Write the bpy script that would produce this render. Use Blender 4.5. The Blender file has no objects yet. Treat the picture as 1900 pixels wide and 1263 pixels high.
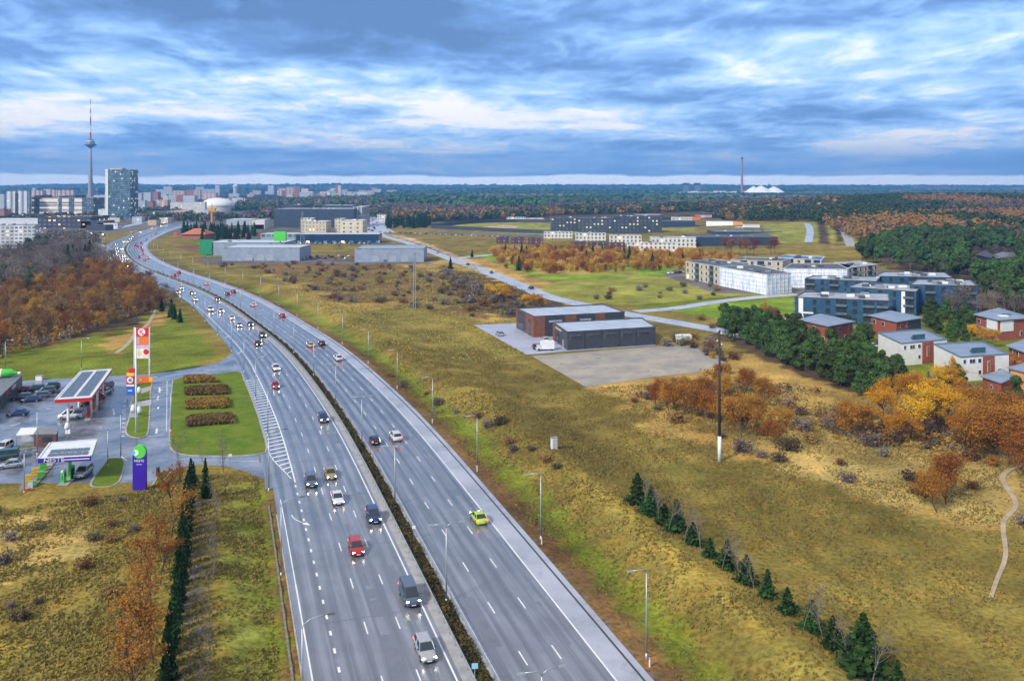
import bpy, math, random
import numpy as np
from mathutils import Vector, Matrix

# ------------------------------------------------------------------ camera, sky, sun, exposure
CAMH, FPX, HOR = 52.0, 1600.0, 346.0          # eye height (m), focal length and horizon in photo pixels
scene = bpy.context.scene
col = scene.collection
R = math.radians

cam_d = bpy.data.cameras.new('camera')
cam = bpy.data.objects.new('camera', cam_d); col.objects.link(cam)
cam.location = (0, 0, CAMH); cam.rotation_euler = (R(90), 0, 0)
cam_d.sensor_width = 36; cam_d.lens = 36*FPX/1900
cam_d.shift_y = -(631.5-HOR)/1900
cam_d.clip_start = 1; cam_d.clip_end = 60000
scene.camera = cam

SUN_EL, SUN_AZ = 36, 222                        # degrees; azimuth clockwise from the view direction
world = bpy.data.worlds.new('World'); scene.world = world; world.use_nodes = True
def build_sky():
    nt = world.node_tree; nt.nodes.clear(); N = nt.nodes.new; L = nt.links.new
    out = N('ShaderNodeOutputWorld'); bg = N('ShaderNodeBackground'); L(bg.outputs[0], out.inputs[0])
    sky = N('ShaderNodeTexSky'); sky.sky_type = 'NISHITA'; sky.sun_disc = False
    sky.sun_elevation = R(SUN_EL); sky.sun_rotation = R(SUN_AZ)
    tc = N('ShaderNodeTexCoord'); sep = N('ShaderNodeSeparateXYZ'); L(tc.outputs['Generated'], sep.inputs[0])
    def math_(op, a, b=None, c=None, clamp=False):
        m = N('ShaderNodeMath'); m.operation = op; m.use_clamp = clamp
        for i, v in enumerate((a, b, c)):
            if v is None: continue
            if isinstance(v, (int, float)): m.inputs[i].default_value = v
            else: L(v, m.inputs[i])
        return m.outputs[0]
    def mix(f, a, b, mode='MIX'):
        m = N('ShaderNodeMix'); m.data_type = 'RGBA'; m.blend_type = mode
        if isinstance(f, (int, float)): m.inputs[0].default_value = f
        else: L(f, m.inputs[0])
        for i, v in ((6, a), (7, b)):
            if isinstance(v, tuple): m.inputs[i].default_value = (*v, 1)
            else: L(v, m.inputs[i])
        return m.outputs[2]
    def ramp(f, stops, interp='EASE'):
        r = N('ShaderNodeValToRGB'); L(f, r.inputs[0]); cr = r.color_ramp; cr.interpolation = interp
        while len(cr.elements) < len(stops): cr.elements.new(.5)
        for e, (p, c) in zip(cr.elements, stops): e.position = p; e.color = (*c, 1)
        return r.outputs[0]
    z = math_('MAXIMUM', sep.outputs[2], 0.0)
    k = math_('DIVIDE', 1.0, math_('ADD', z, 0.105))
    cx = math_('MULTIPLY', sep.outputs[0], k); cy = math_('MULTIPLY', sep.outputs[1], k)
    cmb = N('ShaderNodeCombineXYZ'); L(cx, cmb.inputs[0]); L(cy, cmb.inputs[1]); cmb.inputs[2].default_value = SKY_SEED
    def noise(scale, detail, rough, dist, off=0, sx=1, sy=1):
        mp = N('ShaderNodeMapping'); L(cmb.outputs[0], mp.inputs[0]); mp.inputs['Scale'].default_value = (sx, sy, 1)
        mp.inputs['Location'].default_value = (off, off*.7, off)
        n = N('ShaderNodeTexNoise'); L(mp.outputs[0], n.inputs[0]); n.inputs['Scale'].default_value = scale
        n.inputs['Detail'].default_value = detail; n.inputs['Roughness'].default_value = rough; n.inputs['Distortion'].default_value = dist
        return n.outputs[0]
    n1 = noise(.75, 12, .52, .25, 0, 1.0, 1.15)
    n2 = noise(2.6, 12, .6, .6, 4.1, 1.05, .8)
    n3 = noise(.34, 3, .5, .2, 9.3, 1, 1.3)
    n4 = noise(7.5, 8, .6, .9, 14.1, 1.1, .6)
    s = math_('ADD', math_('ADD', math_('MULTIPLY', n1, .50), math_('MULTIPLY', n2, .25)), math_('ADD', math_('MULTIPLY', n3, .17), math_('MULTIPLY', n4, .08)))
    s = math_('ADD', math_('MULTIPLY', math_('SUBTRACT', s, .5), 1.95), .478)
    # the deck is darker overhead and breaks up lower down
    low = math_('MULTIPLY', math_('SUBTRACT', .135, z), .62)
    s = math_('ADD', s, math_('MINIMUM', math_('MAXIMUM', low, -.05), .05))
    cl = ramp(s, [(.30, (.085, .165, .34)), (.42, (.14, .27, .54)), (.50, (.25, .43, .73)), (.56, (.38, .57, .84)), (.60, (.50, .66, .84)), (.64, (.70, .76, .82)), (.69, (.92, .87, .80))], 'LINEAR')
    # clear strip under the cloud deck, right at the horizon
    bn = noise(1.6, 8, .6, .2, 21, .9, .02)
    zz = math_('ADD', z, math_('MULTIPLY', math_('SUBTRACT', bn, .5), .012))
    deck = ramp(math_('MULTIPLY', zz, 10), [(.0, (1, 1, 1)), (.22, (1, 1, 1)), (.60, (0, 0, 0))])
    cl = mix(math_('MULTIPLY', deck, .62), cl, (.27, .46, .76))
    strip = ramp(math_('MULTIPLY', zz, 10), [(.0, (1, 1, 1)), (.105, (1, 1, 1)), (.135, (0, 0, 0))])
    cl = mix(math_('MULTIPLY', strip, .95), cl, STRIP)
    # towards the zenith: even bright cloud
    up = ramp(z, [(.22, (0, 0, 0)), (.6, (1, 1, 1))])
    cl = mix(math_('MULTIPLY', up, .85), cl, ZENITH)
    scl = N('ShaderNodeVectorMath'); scl.operation = 'SCALE'; L(cl, scl.inputs[0]); scl.inputs[3].default_value = 10
    fin = mix(.93, sky.outputs[0], scl.outputs[0])
    L(fin, bg.inputs[0]); bg.inputs[1].default_value = 0.1
SKY_SEED = 6.1
STRIP = (1.35, 1.4, 1.4)
ZENITH = (.46, .44, .43)
build_sky()

sun_d = bpy.data.lights.new('sun', 'SUN'); sun = bpy.data.objects.new('sun', sun_d); col.objects.link(sun)
sun_d.energy = 2.7; sun_d.angle = R(8); sun_d.color = (1, .93, .82)
_az = R(SUN_AZ); _v = Vector((math.sin(_az)*math.cos(R(SUN_EL)), math.cos(_az)*math.cos(R(SUN_EL)), math.sin(R(SUN_EL))))
sun.rotation_euler = _v.to_track_quat('Z', 'Y').to_euler(); sun.location = (0, 0, 500)

vs = scene.view_settings; vs.view_transform = 'Standard'; vs.look = 'None'; vs.exposure = 0.72; vs.gamma = 1
scene.cycles.use_denoising = True
scene.cycles.max_bounces = 5; scene.cycles.diffuse_bounces = 2; scene.cycles.glossy_bounces = 2
scene.cycles.transparent_max_bounces = 4; scene.cycles.volume_bounces = 0
scene.cycles.sample_clamp_indirect = 8; scene.cycles.caustics_reflective = False

# ------------------------------------------------------------------ helpers
def G(px, py, z=0.0):
    t = (CAMH-z)/(py-HOR)
    return ((px-950)*t, FPX*t)
def proj(x, y, z=0.0):
    return (950+x/y*FPX, HOR+(CAMH-z)/y*FPX)

def tag(o, label=None, cat=None, group=None, kind=None):
    if label: o['label'] = label
    if cat: o['category'] = cat
    if group: o['group'] = group
    if kind: o['kind'] = kind
    return o
def empty(name, loc=(0, 0, 0), rz=0, label=None, cat=None, group=None):
    o = bpy.data.objects.new(name, None); o.empty_display_size = .5
    o.location = loc; o.rotation_euler = (0, 0, rz); col.objects.link(o)
    return tag(o, label, cat, group)
def link_mesh(name, me, parent=None, loc=(0, 0, 0), rz=0):
    o = bpy.data.objects.new(name, me); col.objects.link(o); o.location = loc; o.rotation_euler = (0, 0, rz)
    if parent is not None: o.parent = parent
    return o
def copy_tree(o, kids, loc, rz=0, sc=1.0):
    """kids: {object: [children]} ; returns a copied root with copied parts"""
    c = o.copy(); col.objects.link(c); c.location = loc; c.rotation_euler = (0, 0, rz)
    c.scale = (sc, sc, sc) if isinstance(sc, (int, float)) else sc
    def rec(src, dst):
        for k in kids.get(src.name, []):
            n = k.copy(); col.objects.link(n); n.parent = dst; rec(k, n)
    rec(o, c)
    return c
def kids_of(o, d=None):
    d = {} if d is None else d
    d[o.name] = list(o.children)
    for k in o.children: kids_of(k, d)
    return d

class MB:
    def __init__(s): s.v = []; s.f = []; s.m = []; s.uv = []
    def add(s, vs, fs, m=0, uvs=None):
        b = len(s.v); s.v += [tuple(p) for p in vs]
        for i, f in enumerate(fs):
            s.f.append(tuple(b+j for j in f)); s.m.append(m)
            s.uv.append(uvs[i] if uvs else [(0, 0)]*len(f))
        return s
    def box(s, c, size, m=0, rz=0, taper=1.0, tz=None):
        cx, cy, cz = c; a, b, h = size[0]/2, size[1]/2, size[2]/2
        ca, sa = math.cos(rz), math.sin(rz); vs = []
        for zz, k in ((-h, 1), (h, taper)):
            for sx, sy in ((-1, -1), (1, -1), (1, 1), (-1, 1)):
                x, y = sx*a*k, sy*b*k
                vs.append((cx+x*ca-y*sa, cy+x*sa+y*ca, cz+zz))
        return s.add(vs, [(0, 3, 2, 1), (4, 5, 6, 7), (0, 1, 5, 4), (1, 2, 6, 5), (2, 3, 7, 6), (3, 0, 4, 7)], m)
    def prism(s, poly, z0, z1, m=0, mtop=None, top=True, bottom=False):
        n = len(poly)
        if sum(poly[i][0]*poly[(i+1) % n][1]-poly[(i+1) % n][0]*poly[i][1] for i in range(n)) < 0: poly = poly[::-1]
        vs = [(x, y, z0) for x, y in poly]+[(x, y, z1) for x, y in poly]
        u = 0
        for i in range(n):
            j = (i+1) % n; l = math.dist(poly[i], poly[j])
            s.add([vs[i], vs[j], vs[n+j], vs[n+i]], [(0, 1, 2, 3)], m, [[(u, 0), (u+l, 0), (u+l, z1-z0), (u, z1-z0)]]); u += math.ceil(l)+3
        if top: s.add(vs[n:], [tuple(range(n))], m if mtop is None else mtop, [[(x, y) for x, y in poly]])
        if bottom: s.add(vs[:n], [tuple(range(n-1, -1, -1))], m)
        return s
    def tube(s, pts, r, m=0, n=6, cap=True):
        pts = [Vector(p) for p in pts]; rs = r if isinstance(r, (list, tuple)) else [r]*len(pts)
        b = len(s.v); 
        for i, p in enumerate(pts):
            d = (pts[min(i+1, len(pts)-1)]-pts[max(i-1, 0)]).normalized()
            a = d.cross(Vector((0, 0, 1)) if abs(d.z) < .9 else Vector((1, 0, 0))).normalized(); c = a.cross(d)
            for k in range(n):
                t = 2*math.pi*k/n; s.v.append(tuple(p+(a*math.cos(t)+c*math.sin(t))*rs[i]))
        for i in range(len(pts)-1):
            for k in range(n):
                k2 = (k+1) % n
                s.f.append((b+i*n+k, b+i*n+k2, b+(i+1)*n+k2, b+(i+1)*n+k)); s.m.append(m); s.uv.append([(0, 0)]*4)
        if cap:
            e = b+(len(pts)-1)*n
            s.f.append(tuple(e+k for k in range(n))); s.m.append(m); s.uv.append([(0, 0)]*n)
            s.f.append(tuple(b+k for k in range(n-1, -1, -1))); s.m.append(m); s.uv.append([(0, 0)]*n)
        return s
    def lathe(s, prof, c=(0, 0), m=0, n=16):
        b = len(s.v)
        for r, z in prof:
            for k in range(n):
                t = 2*math.pi*k/n; s.v.append((c[0]+r*math.cos(t), c[1]+r*math.sin(t), z))
        for i in range(len(prof)-1):
            for k in range(n):
                k2 = (k+1) % n
                s.f.append((b+i*n+k, b+i*n+k2, b+(i+1)*n+k2, b+(i+1)*n+k)); s.m.append(m); s.uv.append([(0, 0)]*4)
        return s
    def mesh(s, name, mats, smooth=False):
        me = bpy.data.meshes.new(name); me.from_pydata(s.v, [], s.f)
        for mt in (mats if isinstance(mats, (list, tuple)) else [mats]): me.materials.append(mt)
        if any(s.m): me.polygons.foreach_set('material_index', s.m)
        uvl = me.uv_layers.new(name='uv'); flat = [c for f in s.uv for p in f for c in p]
        uvl.data.foreach_set('uv', flat)
        if smooth: me.polygons.foreach_set('use_smooth', [True]*len(s.f))
        me.update(); return me
    def build(s, name, mats, parent=None, smooth=False, loc=(0, 0, 0), rz=0):
        return link_mesh(name, s.mesh(name, mats, smooth), parent, loc, rz)

# ---- materials
MATS = {}
def node_mat(name):
    m = bpy.data.materials.new(name); m.use_nodes = True; nt = m.node_tree
    return m, nt, nt.nodes['Principled BSDF']
def nz(nt, scale, detail=4, rough=.55, coord='Object', sx=(1, 1, 1)):
    tc = nt.nodes.new('ShaderNodeTexCoord'); mp = nt.nodes.new('ShaderNodeMapping'); mp.inputs['Scale'].default_value = sx
    nt.links.new(tc.outputs[coord], mp.inputs[0])
    n = nt.nodes.new('ShaderNodeTexNoise'); nt.links.new(mp.outputs[0], n.inputs[0])
    n.inputs['Scale'].default_value = scale; n.inputs['Detail'].default_value = detail; n.inputs['Roughness'].default_value = rough
    return n.outputs[0]
def mixc(nt, f, a, b, mode='MIX'):
    m = nt.nodes.new('ShaderNodeMix'); m.data_type = 'RGBA'; m.blend_type = mode
    if isinstance(f, (int, float)): m.inputs[0].default_value = f
    else: nt.links.new(f, m.inputs[0])
    for i, v in ((6, a), (7, b)):
        if isinstance(v, tuple): m.inputs[i].default_value = (*v[:3], 1)
        else: nt.links.new(v, m.inputs[i])
    return m.outputs[2]
def rng_(nt, f, a, b, c=0., d=1.):
    r = nt.nodes.new('ShaderNodeMapRange'); nt.links.new(f, r.inputs[0])
    r.inputs[1].default_value = a; r.inputs[2].default_value = b; r.inputs[3].default_value = c; r.inputs[4].default_value = d
    return r.outputs[0]
def mth(nt, op, a, b=None):
    m = nt.nodes.new('ShaderNodeMath'); m.operation = op
    for i, v in enumerate((a, b)):
        if v is None: continue
        if isinstance(v, (int, float)): m.inputs[i].default_value = v
        else: nt.links.new(v, m.inputs[i])
    return m.outputs[0]
def mat(name, c, rough=.6, metal=0., var=.18, scale=.6, emit=None, es=0., spec=.5, bump=0., bscale=4):
    """plain procedural material: base colour broken up by noise"""
    if name in MATS: return MATS[name]
    m, nt, b = node_mat(name)
    n = nz(nt, scale, 6, .65)
    dk = tuple(max(0, x*(1-var*1.5)) for x in c); lt = tuple(min(1, x*(1+var)) for x in c)
    nt.links.new(mixc(nt, rng_(nt, n, .3, .7), dk, lt), b.inputs['Base Color'])
    b.inputs['Roughness'].default_value = rough; b.inputs['Metallic'].default_value = metal
    b.inputs['Specular IOR Level'].default_value = spec
    if emit: b.inputs['Emission Color'].default_value = (*emit, 1); b.inputs['Emission Strength'].default_value = es
    if bump:
        bp = nt.nodes.new('ShaderNodeBump'); bp.inputs['Strength'].default_value = bump; nt.links.new(nz(nt, bscale, 5), bp.inputs['Height'])
        nt.links.new(bp.outputs[0], b.inputs['Normal'])
    MATS[name] = m; return m
def leafm(name, c1, c2, c3=None, trans=.25):
    if name in MATS: return MATS[name]
    m, nt, b = node_mat(name); L = nt.links.new
    g = nt.nodes.new('ShaderNodeNewGeometry'); oi = nt.nodes.new('ShaderNodeObjectInfo')
    f = mixc(nt, g.outputs['Random Per Island'], c1, c2)
    k = nz(nt, .9, 3)
    f = mixc(nt, rng_(nt, k, .42, .62, 0, .75), f, c3 or tuple(x*.55 for x in c1))
    hs = nt.nodes.new('ShaderNodeHueSaturation'); L(f, hs.inputs['Color'])
    L(rng_(nt, oi.outputs['Random'], 0, 1, .478, .522), hs.inputs['Hue']); L(rng_(nt, oi.outputs['Random'], 0, 1, .65, 1.35), hs.inputs['Value'])
    L(hs.outputs[0], b.inputs['Base Color']); b.inputs['Roughness'].default_value = .85; b.inputs['Specular IOR Level'].default_value = .15
    tr = nt.nodes.new('ShaderNodeBsdfTranslucent'); L(hs.outputs[0], tr.inputs[0])
    ms = nt.nodes.new('ShaderNodeMixShader'); ms.inputs[0].default_value = trans
    L(b.outputs[0], ms.inputs[1]); L(tr.outputs[0], ms.inputs[2]); L(ms.outputs[0], nt.nodes['Material Output'].inputs[0])
    MATS[name] = m; return m
def facade(name, wall, glass=(.03, .045, .06), pu=3.2, pv=3., wu=(.25, .75), wv=(.3, .8), lit=.12, wall2=None, rough=.7, litc=(1, .62, .25), ls=1.1, band=None):
    """wall with a regular grid of windows in metres, some of them lit"""
    if name in MATS: return MATS[name]
    m, nt, b = node_mat(name); L = nt.links.new
    uv = nt.nodes.new('ShaderNodeUVMap'); uv.uv_map = 'uv'; sp = nt.nodes.new('ShaderNodeSeparateXYZ'); L(uv.outputs[0], sp.inputs[0])
    U = mth(nt, 'DIVIDE', sp.outputs[0], pu); V = mth(nt, 'DIVIDE', sp.outputs[1], pv)
    fu = mth(nt, 'FRACT', U); fv = mth(nt, 'FRACT', V)
    a = mth(nt, 'MULTIPLY', mth(nt, 'GREATER_THAN', fu, wu[0]), mth(nt, 'LESS_THAN', fu, wu[1]))
    c = mth(nt, 'MULTIPLY', mth(nt, 'GREATER_THAN', fv, wv[0]), mth(nt, 'LESS_THAN', fv, wv[1]))
    w = mth(nt, 'MULTIPLY', a, c)
    cb = nt.nodes.new('ShaderNodeCombineXYZ'); L(mth(nt, 'FLOOR', U), cb.inputs[0]); L(mth(nt, 'FLOOR', V), cb.inputs[1])
    wn = nt.nodes.new('ShaderNodeTexWhiteNoise'); wn.noise_dimensions = '2D'; L(cb.outputs[0], wn.inputs[0])
    on = mth(nt, 'GREATER_THAN', wn.outputs[0], 1-lit)
    wc = mixc(nt, rng_(nt, nz(nt, .25, 5), .35, .65), tuple(x*.82 for x in wall), wall)
    if wall2:  # balcony or panel columns of another colour
        col2 = mth(nt, 'GREATER_THAN', mth(nt, 'FRACT', mth(nt, 'DIVIDE', sp.outputs[0], pu*(band or 3))), .62)
        wc = mixc(nt, col2, wc, wall2)
    gc = mixc(nt, rng_(nt, wn.outputs[0], 0, 1), glass, tuple(min(1, x*3.2) for x in glass))
    L(mixc(nt, w, wc, gc), b.inputs['Base Color'])
    L(rng_(nt, w, 0, 1, rough, .15), b.inputs['Roughness'])
    b.inputs['Emission Color'].default_value = (*litc, 1)
    L(mth(nt, 'MULTIPLY', mth(nt, 'MULTIPLY', w, on), ls), b.inputs['Emission Strength'])
    MATS[name] = m; return m

# ---- value noise on arrays
def _h(i, j, s):
    n = (i*374761393+j*668265263+s*974634777) & 0x7fffffff
    n = ((n ^ (n >> 13))*1274126177) & 0x7fffffff
    return ((n ^ (n >> 16)) & 0xffff)/65535.0
def vnoise(x, y, s=0):
    x = np.asarray(x, float); y = np.asarray(y, float)
    i = np.floor(x).astype(np.int64); j = np.floor(y).astype(np.int64); fx = x-i; fy = y-j
    fx = fx*fx*(3-2*fx); fy = fy*fy*(3-2*fy)
    return (_h(i, j, s)*(1-fx)+_h(i+1, j, s)*fx)*(1-fy)+(_h(i, j+1, s)*(1-fx)+_h(i+1, j+1, s)*fx)*fy
def fbm(x, y, s=0, o=4):
    r = 0; a = .5; k = 1
    for q in range(o): r = r+a*vnoise(np.asarray(x)*k, np.asarray(y)*k, s+q); a *= .5; k *= 2.03
    return r
def inpoly(px, py, poly):
    px = np.asarray(px, float); py = np.asarray(py, float); r = np.zeros(px.shape, bool); n = len(poly)
    for i in range(n):
        x1, y1 = poly[i]; x2, y2 = poly[(i+1) % n]
        if y1 == y2: continue
        c = ((y1 > py) != (y2 > py)) & (px < (x2-x1)*(py-y1)/(y2-y1)+x1); r ^= c
    return r

# ------------------------------------------------------------------ the highway's median line
MED_PX = [(901, 1259), (799, 1065), (711, 900), (655, 797), (597, 716), (537, 645), (476, 600), (447, 576), (395, 546), (342, 523.7), (302.6, 510.5),
          (276, 498.7), (252, 486.5), (237, 472.5), (233, 461), (241, 450), (262, 439.5), (289, 428.5), (318, 420), (345, 413.0)]
_p = [G(*q) for q in MED_PX]
_d0 = ((_p[0][0]-_p[1][0]), (_p[0][1]-_p[1][1])); _k = 50/math.hypot(*_d0)
_p = [(_p[0][0]+_d0[0]*_k, _p[0][1]+_d0[1]*_k)]+_p
def catmull(p, step=4.0):
    P = [(2*p[0][0]-p[1][0], 2*p[0][1]-p[1][1])]+list(p)+[(2*p[-1][0]-p[-2][0], 2*p[-1][1]-p[-2][1])]; out = []
    for i in range(1, len(P)-2):
        a, b, c, d = [np.array(P[i+k], float) for k in (-1, 0, 1, 2)]; n = max(2, int(math.dist(b, c)/step))
        for t in np.linspace(0, 1, n, endpoint=False):
            out.append(.5*((2*b)+(-a+c)*t+(2*a-5*b+4*c-d)*t*t+(-a+3*b-3*c+d)*t**3))
    out.append(np.array(P[-2], float)); return np.array(out)
ML = catmull(_p)
for _ in range(60):
    ML[1:-1] = .25*ML[:-2]+.5*ML[1:-1]+.25*ML[2:]
_seg = np.hypot(*(ML[1:]-ML[:-1]).T); MS = np.concatenate([[0], np.cumsum(_seg)]); SMAX = MS[-1]
def along(s, d=0.0):
    """point at arc length s, offset d to the right; plus the heading angle of the road (away from the camera)"""
    x = np.interp(s, MS, ML[:, 0]); y = np.interp(s, MS, ML[:, 1])
    x2 = np.interp(s+3, MS, ML[:, 0]); y2 = np.interp(s+3, MS, ML[:, 1]); x1 = np.interp(s-3, MS, ML[:, 0]); y1 = np.interp(s-3, MS, ML[:, 1])
    a = math.atan2(y2-y1, x2-x1)
    return x+d*math.sin(a), y-d*math.cos(a), a
def sd(x, y):
    """arc length and signed offset of points"""
    x = np.asarray(x, float); y = np.asarray(y, float); best = np.full(x.shape, 1e18); S = np.zeros(x.shape); D = np.zeros(x.shape)
    P = ML[::3]; Sx = MS[::3]
    for i in range(len(P)-1):
        ax, ay = P[i]; bx, by = P[i+1]; vx, vy = bx-ax, by-ay; l2 = vx*vx+vy*vy
        t = np.clip(((x-ax)*vx+(y-ay)*vy)/l2, 0, 1); ex = x-ax-t*vx; ey = y-ay-t*vy; q = ex*ex+ey*ey
        m = q < best; best = np.where(m, q, best); S = np.where(m, Sx[i]+t*math.sqrt(l2), S)
        D = np.where(m, np.sign(vy*ex-vx*ey)*np.sqrt(q), D)
    return S, D

# ------------------------------------------------------------------ terrain
def heights(x, y, S=None, D=None):
    x = np.asarray(x, float); y = np.asarray(y, float)
    if D is None: S, D = sd(x, y)
    near = np.clip((520-y)/80, 0, 1)
    hr = np.interp(D, [16.6, 18.5, 21, 24, 31, 33, 36, 41, 46], [0, -.1, -.9, -.9, 1.7, 1.9, 1.4, .4, 0])
    leftfade = np.clip((152-y)/12, 0, 1)
    hl = np.interp(-D, [18.3, 19.2, 20.2, 27, 30, 45, 70], [0, -.35, -.3, 1.1, 1.2, .6, .3])*leftfade
    h = np.where(D > 0, hr*near, hl*(D < 0))
    # far country: rolling woods, ridge on the skyline
    far = np.clip((y-2300)/3500, 0, 1)
    ridge = np.clip((y-6800)/2600, 0, 1)
    h = h+far*(fbm(x/900, y/1300, 5)-.45)*34+ridge*(30+34*fbm(x/2600+3, y/3000, 9)+np.clip(-x/8000, -.3, .6)*14)
    hill = 26*np.exp(-((x-760)/420)**2-((y-1500)/420)**2)+20*np.exp(-((x-1350)/500)**2-((y-2100)/500)**2)+10*np.exp(-((x-420)/160)**2-((y-900)/200)**2)
    return h+hill+np.clip((np.abs(D)-60)/100, 0, 1)*np.clip((600-y)/200, 0, 1)*0.0
def hz(x, y): return float(heights(np.array([x]), np.array([y]))[0])
# ------------------------------------------------------------------ ground cover painting (polygons traced on the flat ground)
FORE = [(-260, 735), (-40, 714), (40, 707), (103, 703), (160, 700), (205, 698), (290, 693), (360, 683), (408, 672), (431, 655), (470, 690), (530, 860), (532, 930), (510, 906), (490, 889), (460, 876), (420, 865),
        (370, 861), (330, 869), (300, 886), (288, 902), (272, 909), (248, 913), (150, 919), (60, 927), (-260, 952)]
LOT = [(879, 603), (952, 600), (1119, 586), (1216, 632), (1216, 641), (1050, 652), (977, 658)]
GRAVEL = [(987, 661), (1287, 637), (1352, 668), (1300, 690), (1208, 700), (1087, 718)]
C = dict(moss=(.15, .19, .022), olive=(.215, .178, .042), green=(.16, .205, .022), bright=(.19, .31, .03), dry=(.40, .28, .085), brown=(.19, .12, .05), soil=(.085, .06, .04), forest=(.10, .075, .045),
         sand=(.50, .38, .26), dforest=(.02, .04, .022), pale=(.40, .31, .105), grey=(.16, .16, .17), town=(.13, .14, .13), lime=(.27, .29, .055), gold=(.265, .215, .045))
PAINT = [  # (colour, polygon px, edge jitter m)
 ('dry', [(480, 500), (900, 480), (1100, 560), (900, 600), (760, 560), (640, 590), (560, 560)], 6),
 ('brown', [(430, 486), (660, 484), (800, 500), (900, 540), (870, 590), (760, 560), (640, 560), (560, 530), (470, 505)], 10),
 ('forest', [(800, 490), (900, 510), (1010, 552), (1060, 570), (940, 590), (860, 570), (830, 520)], 6),
 ('dry', [(1080, 690), (1500, 640), (1900, 760), (1900, 1010), (1700, 950), (1480, 860), (1300, 830), (1150, 760)], 5),
 ('pale', [(1350, 800), (1900, 800), (2000, 1000), (1700, 930), (1450, 880)], 6),
 ('brown', [(700, 690), (760, 700), (900, 770), (1010, 850), (1060, 900), (1000, 880), (860, 790)], 3),
 ('forest', [(-100, 690), (60, 642), (170, 625), (250, 605), (310, 570), (330, 545), (230, 490), (200, 470), (-100, 455)], 6),
 ('green', [(-200, 720), (0, 640), (120, 640), (260, 600), (300, 570), (340, 560), (360, 600), (405, 660), (380, 680), (290, 695), (103, 705), (-200, 740)], 5),
 ('dry', [(180, 640), (250, 612), (300, 575), (330, 580), (270, 620), (215, 655)], 4),
 ('olive', [(-200, 930), (248, 915), (330, 870), (330, 1000), (200, 1400), (-400, 1500)], 4),
 ('pale', [(-200, 950), (100, 940), (250, 930), (230, 1000), (0, 1100), (-200, 1150)], 8),
 ('gold', [(-50, 1180), (200, 1200), (120, 1400), (-100, 1400)], 5),
 ('grey', [(-200, 400), (190, 392), (340, 400), (330, 424), (190, 440), (90, 452), (-200, 470)], 3),
 ('town', [(-300, 352), (720, 352), (740, 400), (700, 430), (490, 445), (330, 440), (330, 412), (180, 402), (-300, 410)], 20),
 ('olive', [(150, 440), (240, 428), (330, 412), (200, 470), (160, 460)], 3),
 ('green', [(330, 442), (400, 440), (500, 455), (530, 480), (430, 486), (360, 470)], 4),
 ('brown', [(330, 446), (372, 455), (372, 470), (345, 466)], 3),
 ('grey', [(372, 476), (560, 478), (660, 482), (800, 484), (800, 490), (372, 490)], 2),
 ('olive', [(528, 452), (660, 450), (700, 452), (655, 475), (560, 474)], 3),
 ('grey', [(690, 450), (740, 452), (790, 470), (700, 470)], 2),
 ('olive', [(715, 430), (820, 428), (930, 446), (940, 470), (880, 470), (800, 462), (740, 446)], 3),
 ('lime', [(820, 417), (900, 412), (1290, 424), (1290, 432), (1000, 436), (830, 425)], 3),
 ('sand', [(892, 422), (930, 419), (965, 420), (955, 424), (900, 425)], 2),
 ('grey', [(760, 430), (1020, 436), (1020, 441), (820, 434)], 1),
 ('sand', [(720, 434), (760, 440), (860, 478), (960, 520), (1010, 540), (990, 541), (900, 500), (800, 466), (730, 440)], 2),
 ('brown', [(735, 440), (800, 460), (850, 482), (830, 478), (770, 456)], 2),
 ('dry', [(920, 455), (1330, 470), (1420, 500), (1260, 505), (1000, 512), (930, 495)], 5),
 ('bright', [(850, 476), (900, 478), (960, 500), (1010, 520), (1240, 512), (1270, 496), (1160, 492), (1010, 500), (960, 496), (900, 470)], 2),
 ('dry', [(985, 500), (1180, 503), (1185, 507), (1000, 509)], 1),
 ('lime', [(1000, 540), (1040, 520), (1190, 512), (1300, 515), (1400, 540), (1330, 556), (1180, 566), (1080, 560)], 3),
 ('green', [(1180, 566), (1330, 552), (1480, 540), (1500, 550), (1320, 572), (1200, 580)], 2),
 ('bright', [(1240, 575), (1340, 562), (1475, 552), (1480, 582), (1330, 592)], 2),
 ('grey', [(1250, 500), (1300, 500), (1640, 500), (1640, 540), (1480, 545), (1330, 545), (1230, 512)], 2),
 ('gold', [(1450, 462), (1590, 460), (1600, 484), (1460, 480)], 3),
 ('lime', [(1410, 424), (1500, 424), (1520, 455), (1440, 455)], 2),
 ('lime', [(1504, 425), (1520, 426), (1528, 456), (1512, 455)], 1),
 ('soil', [(1516, 426), (1530, 426), (1540, 458), (1520, 458)], 1),
 ('lime', [(1532, 426), (1590, 428), (1598, 458), (1542, 458)], 1),
 ('soil', [(1545, 430), (1556, 430), (1566, 456), (1552, 456)], 1),
 ('forest', [(1590, 400), (1950, 380), (2000, 560), (1810, 600), (1640, 480)], 8),
 ('forest', [(1320, 600), (1480, 622), (1560, 655), (1690, 715), (1640, 742), (1560, 720), (1420, 670), (1320, 625)], 3),
 ('green', [(1480, 590), (1650, 600), (1900, 590), (1950, 760), (1700, 720), (1600, 670), (1480, 625)], 3),
]
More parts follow.
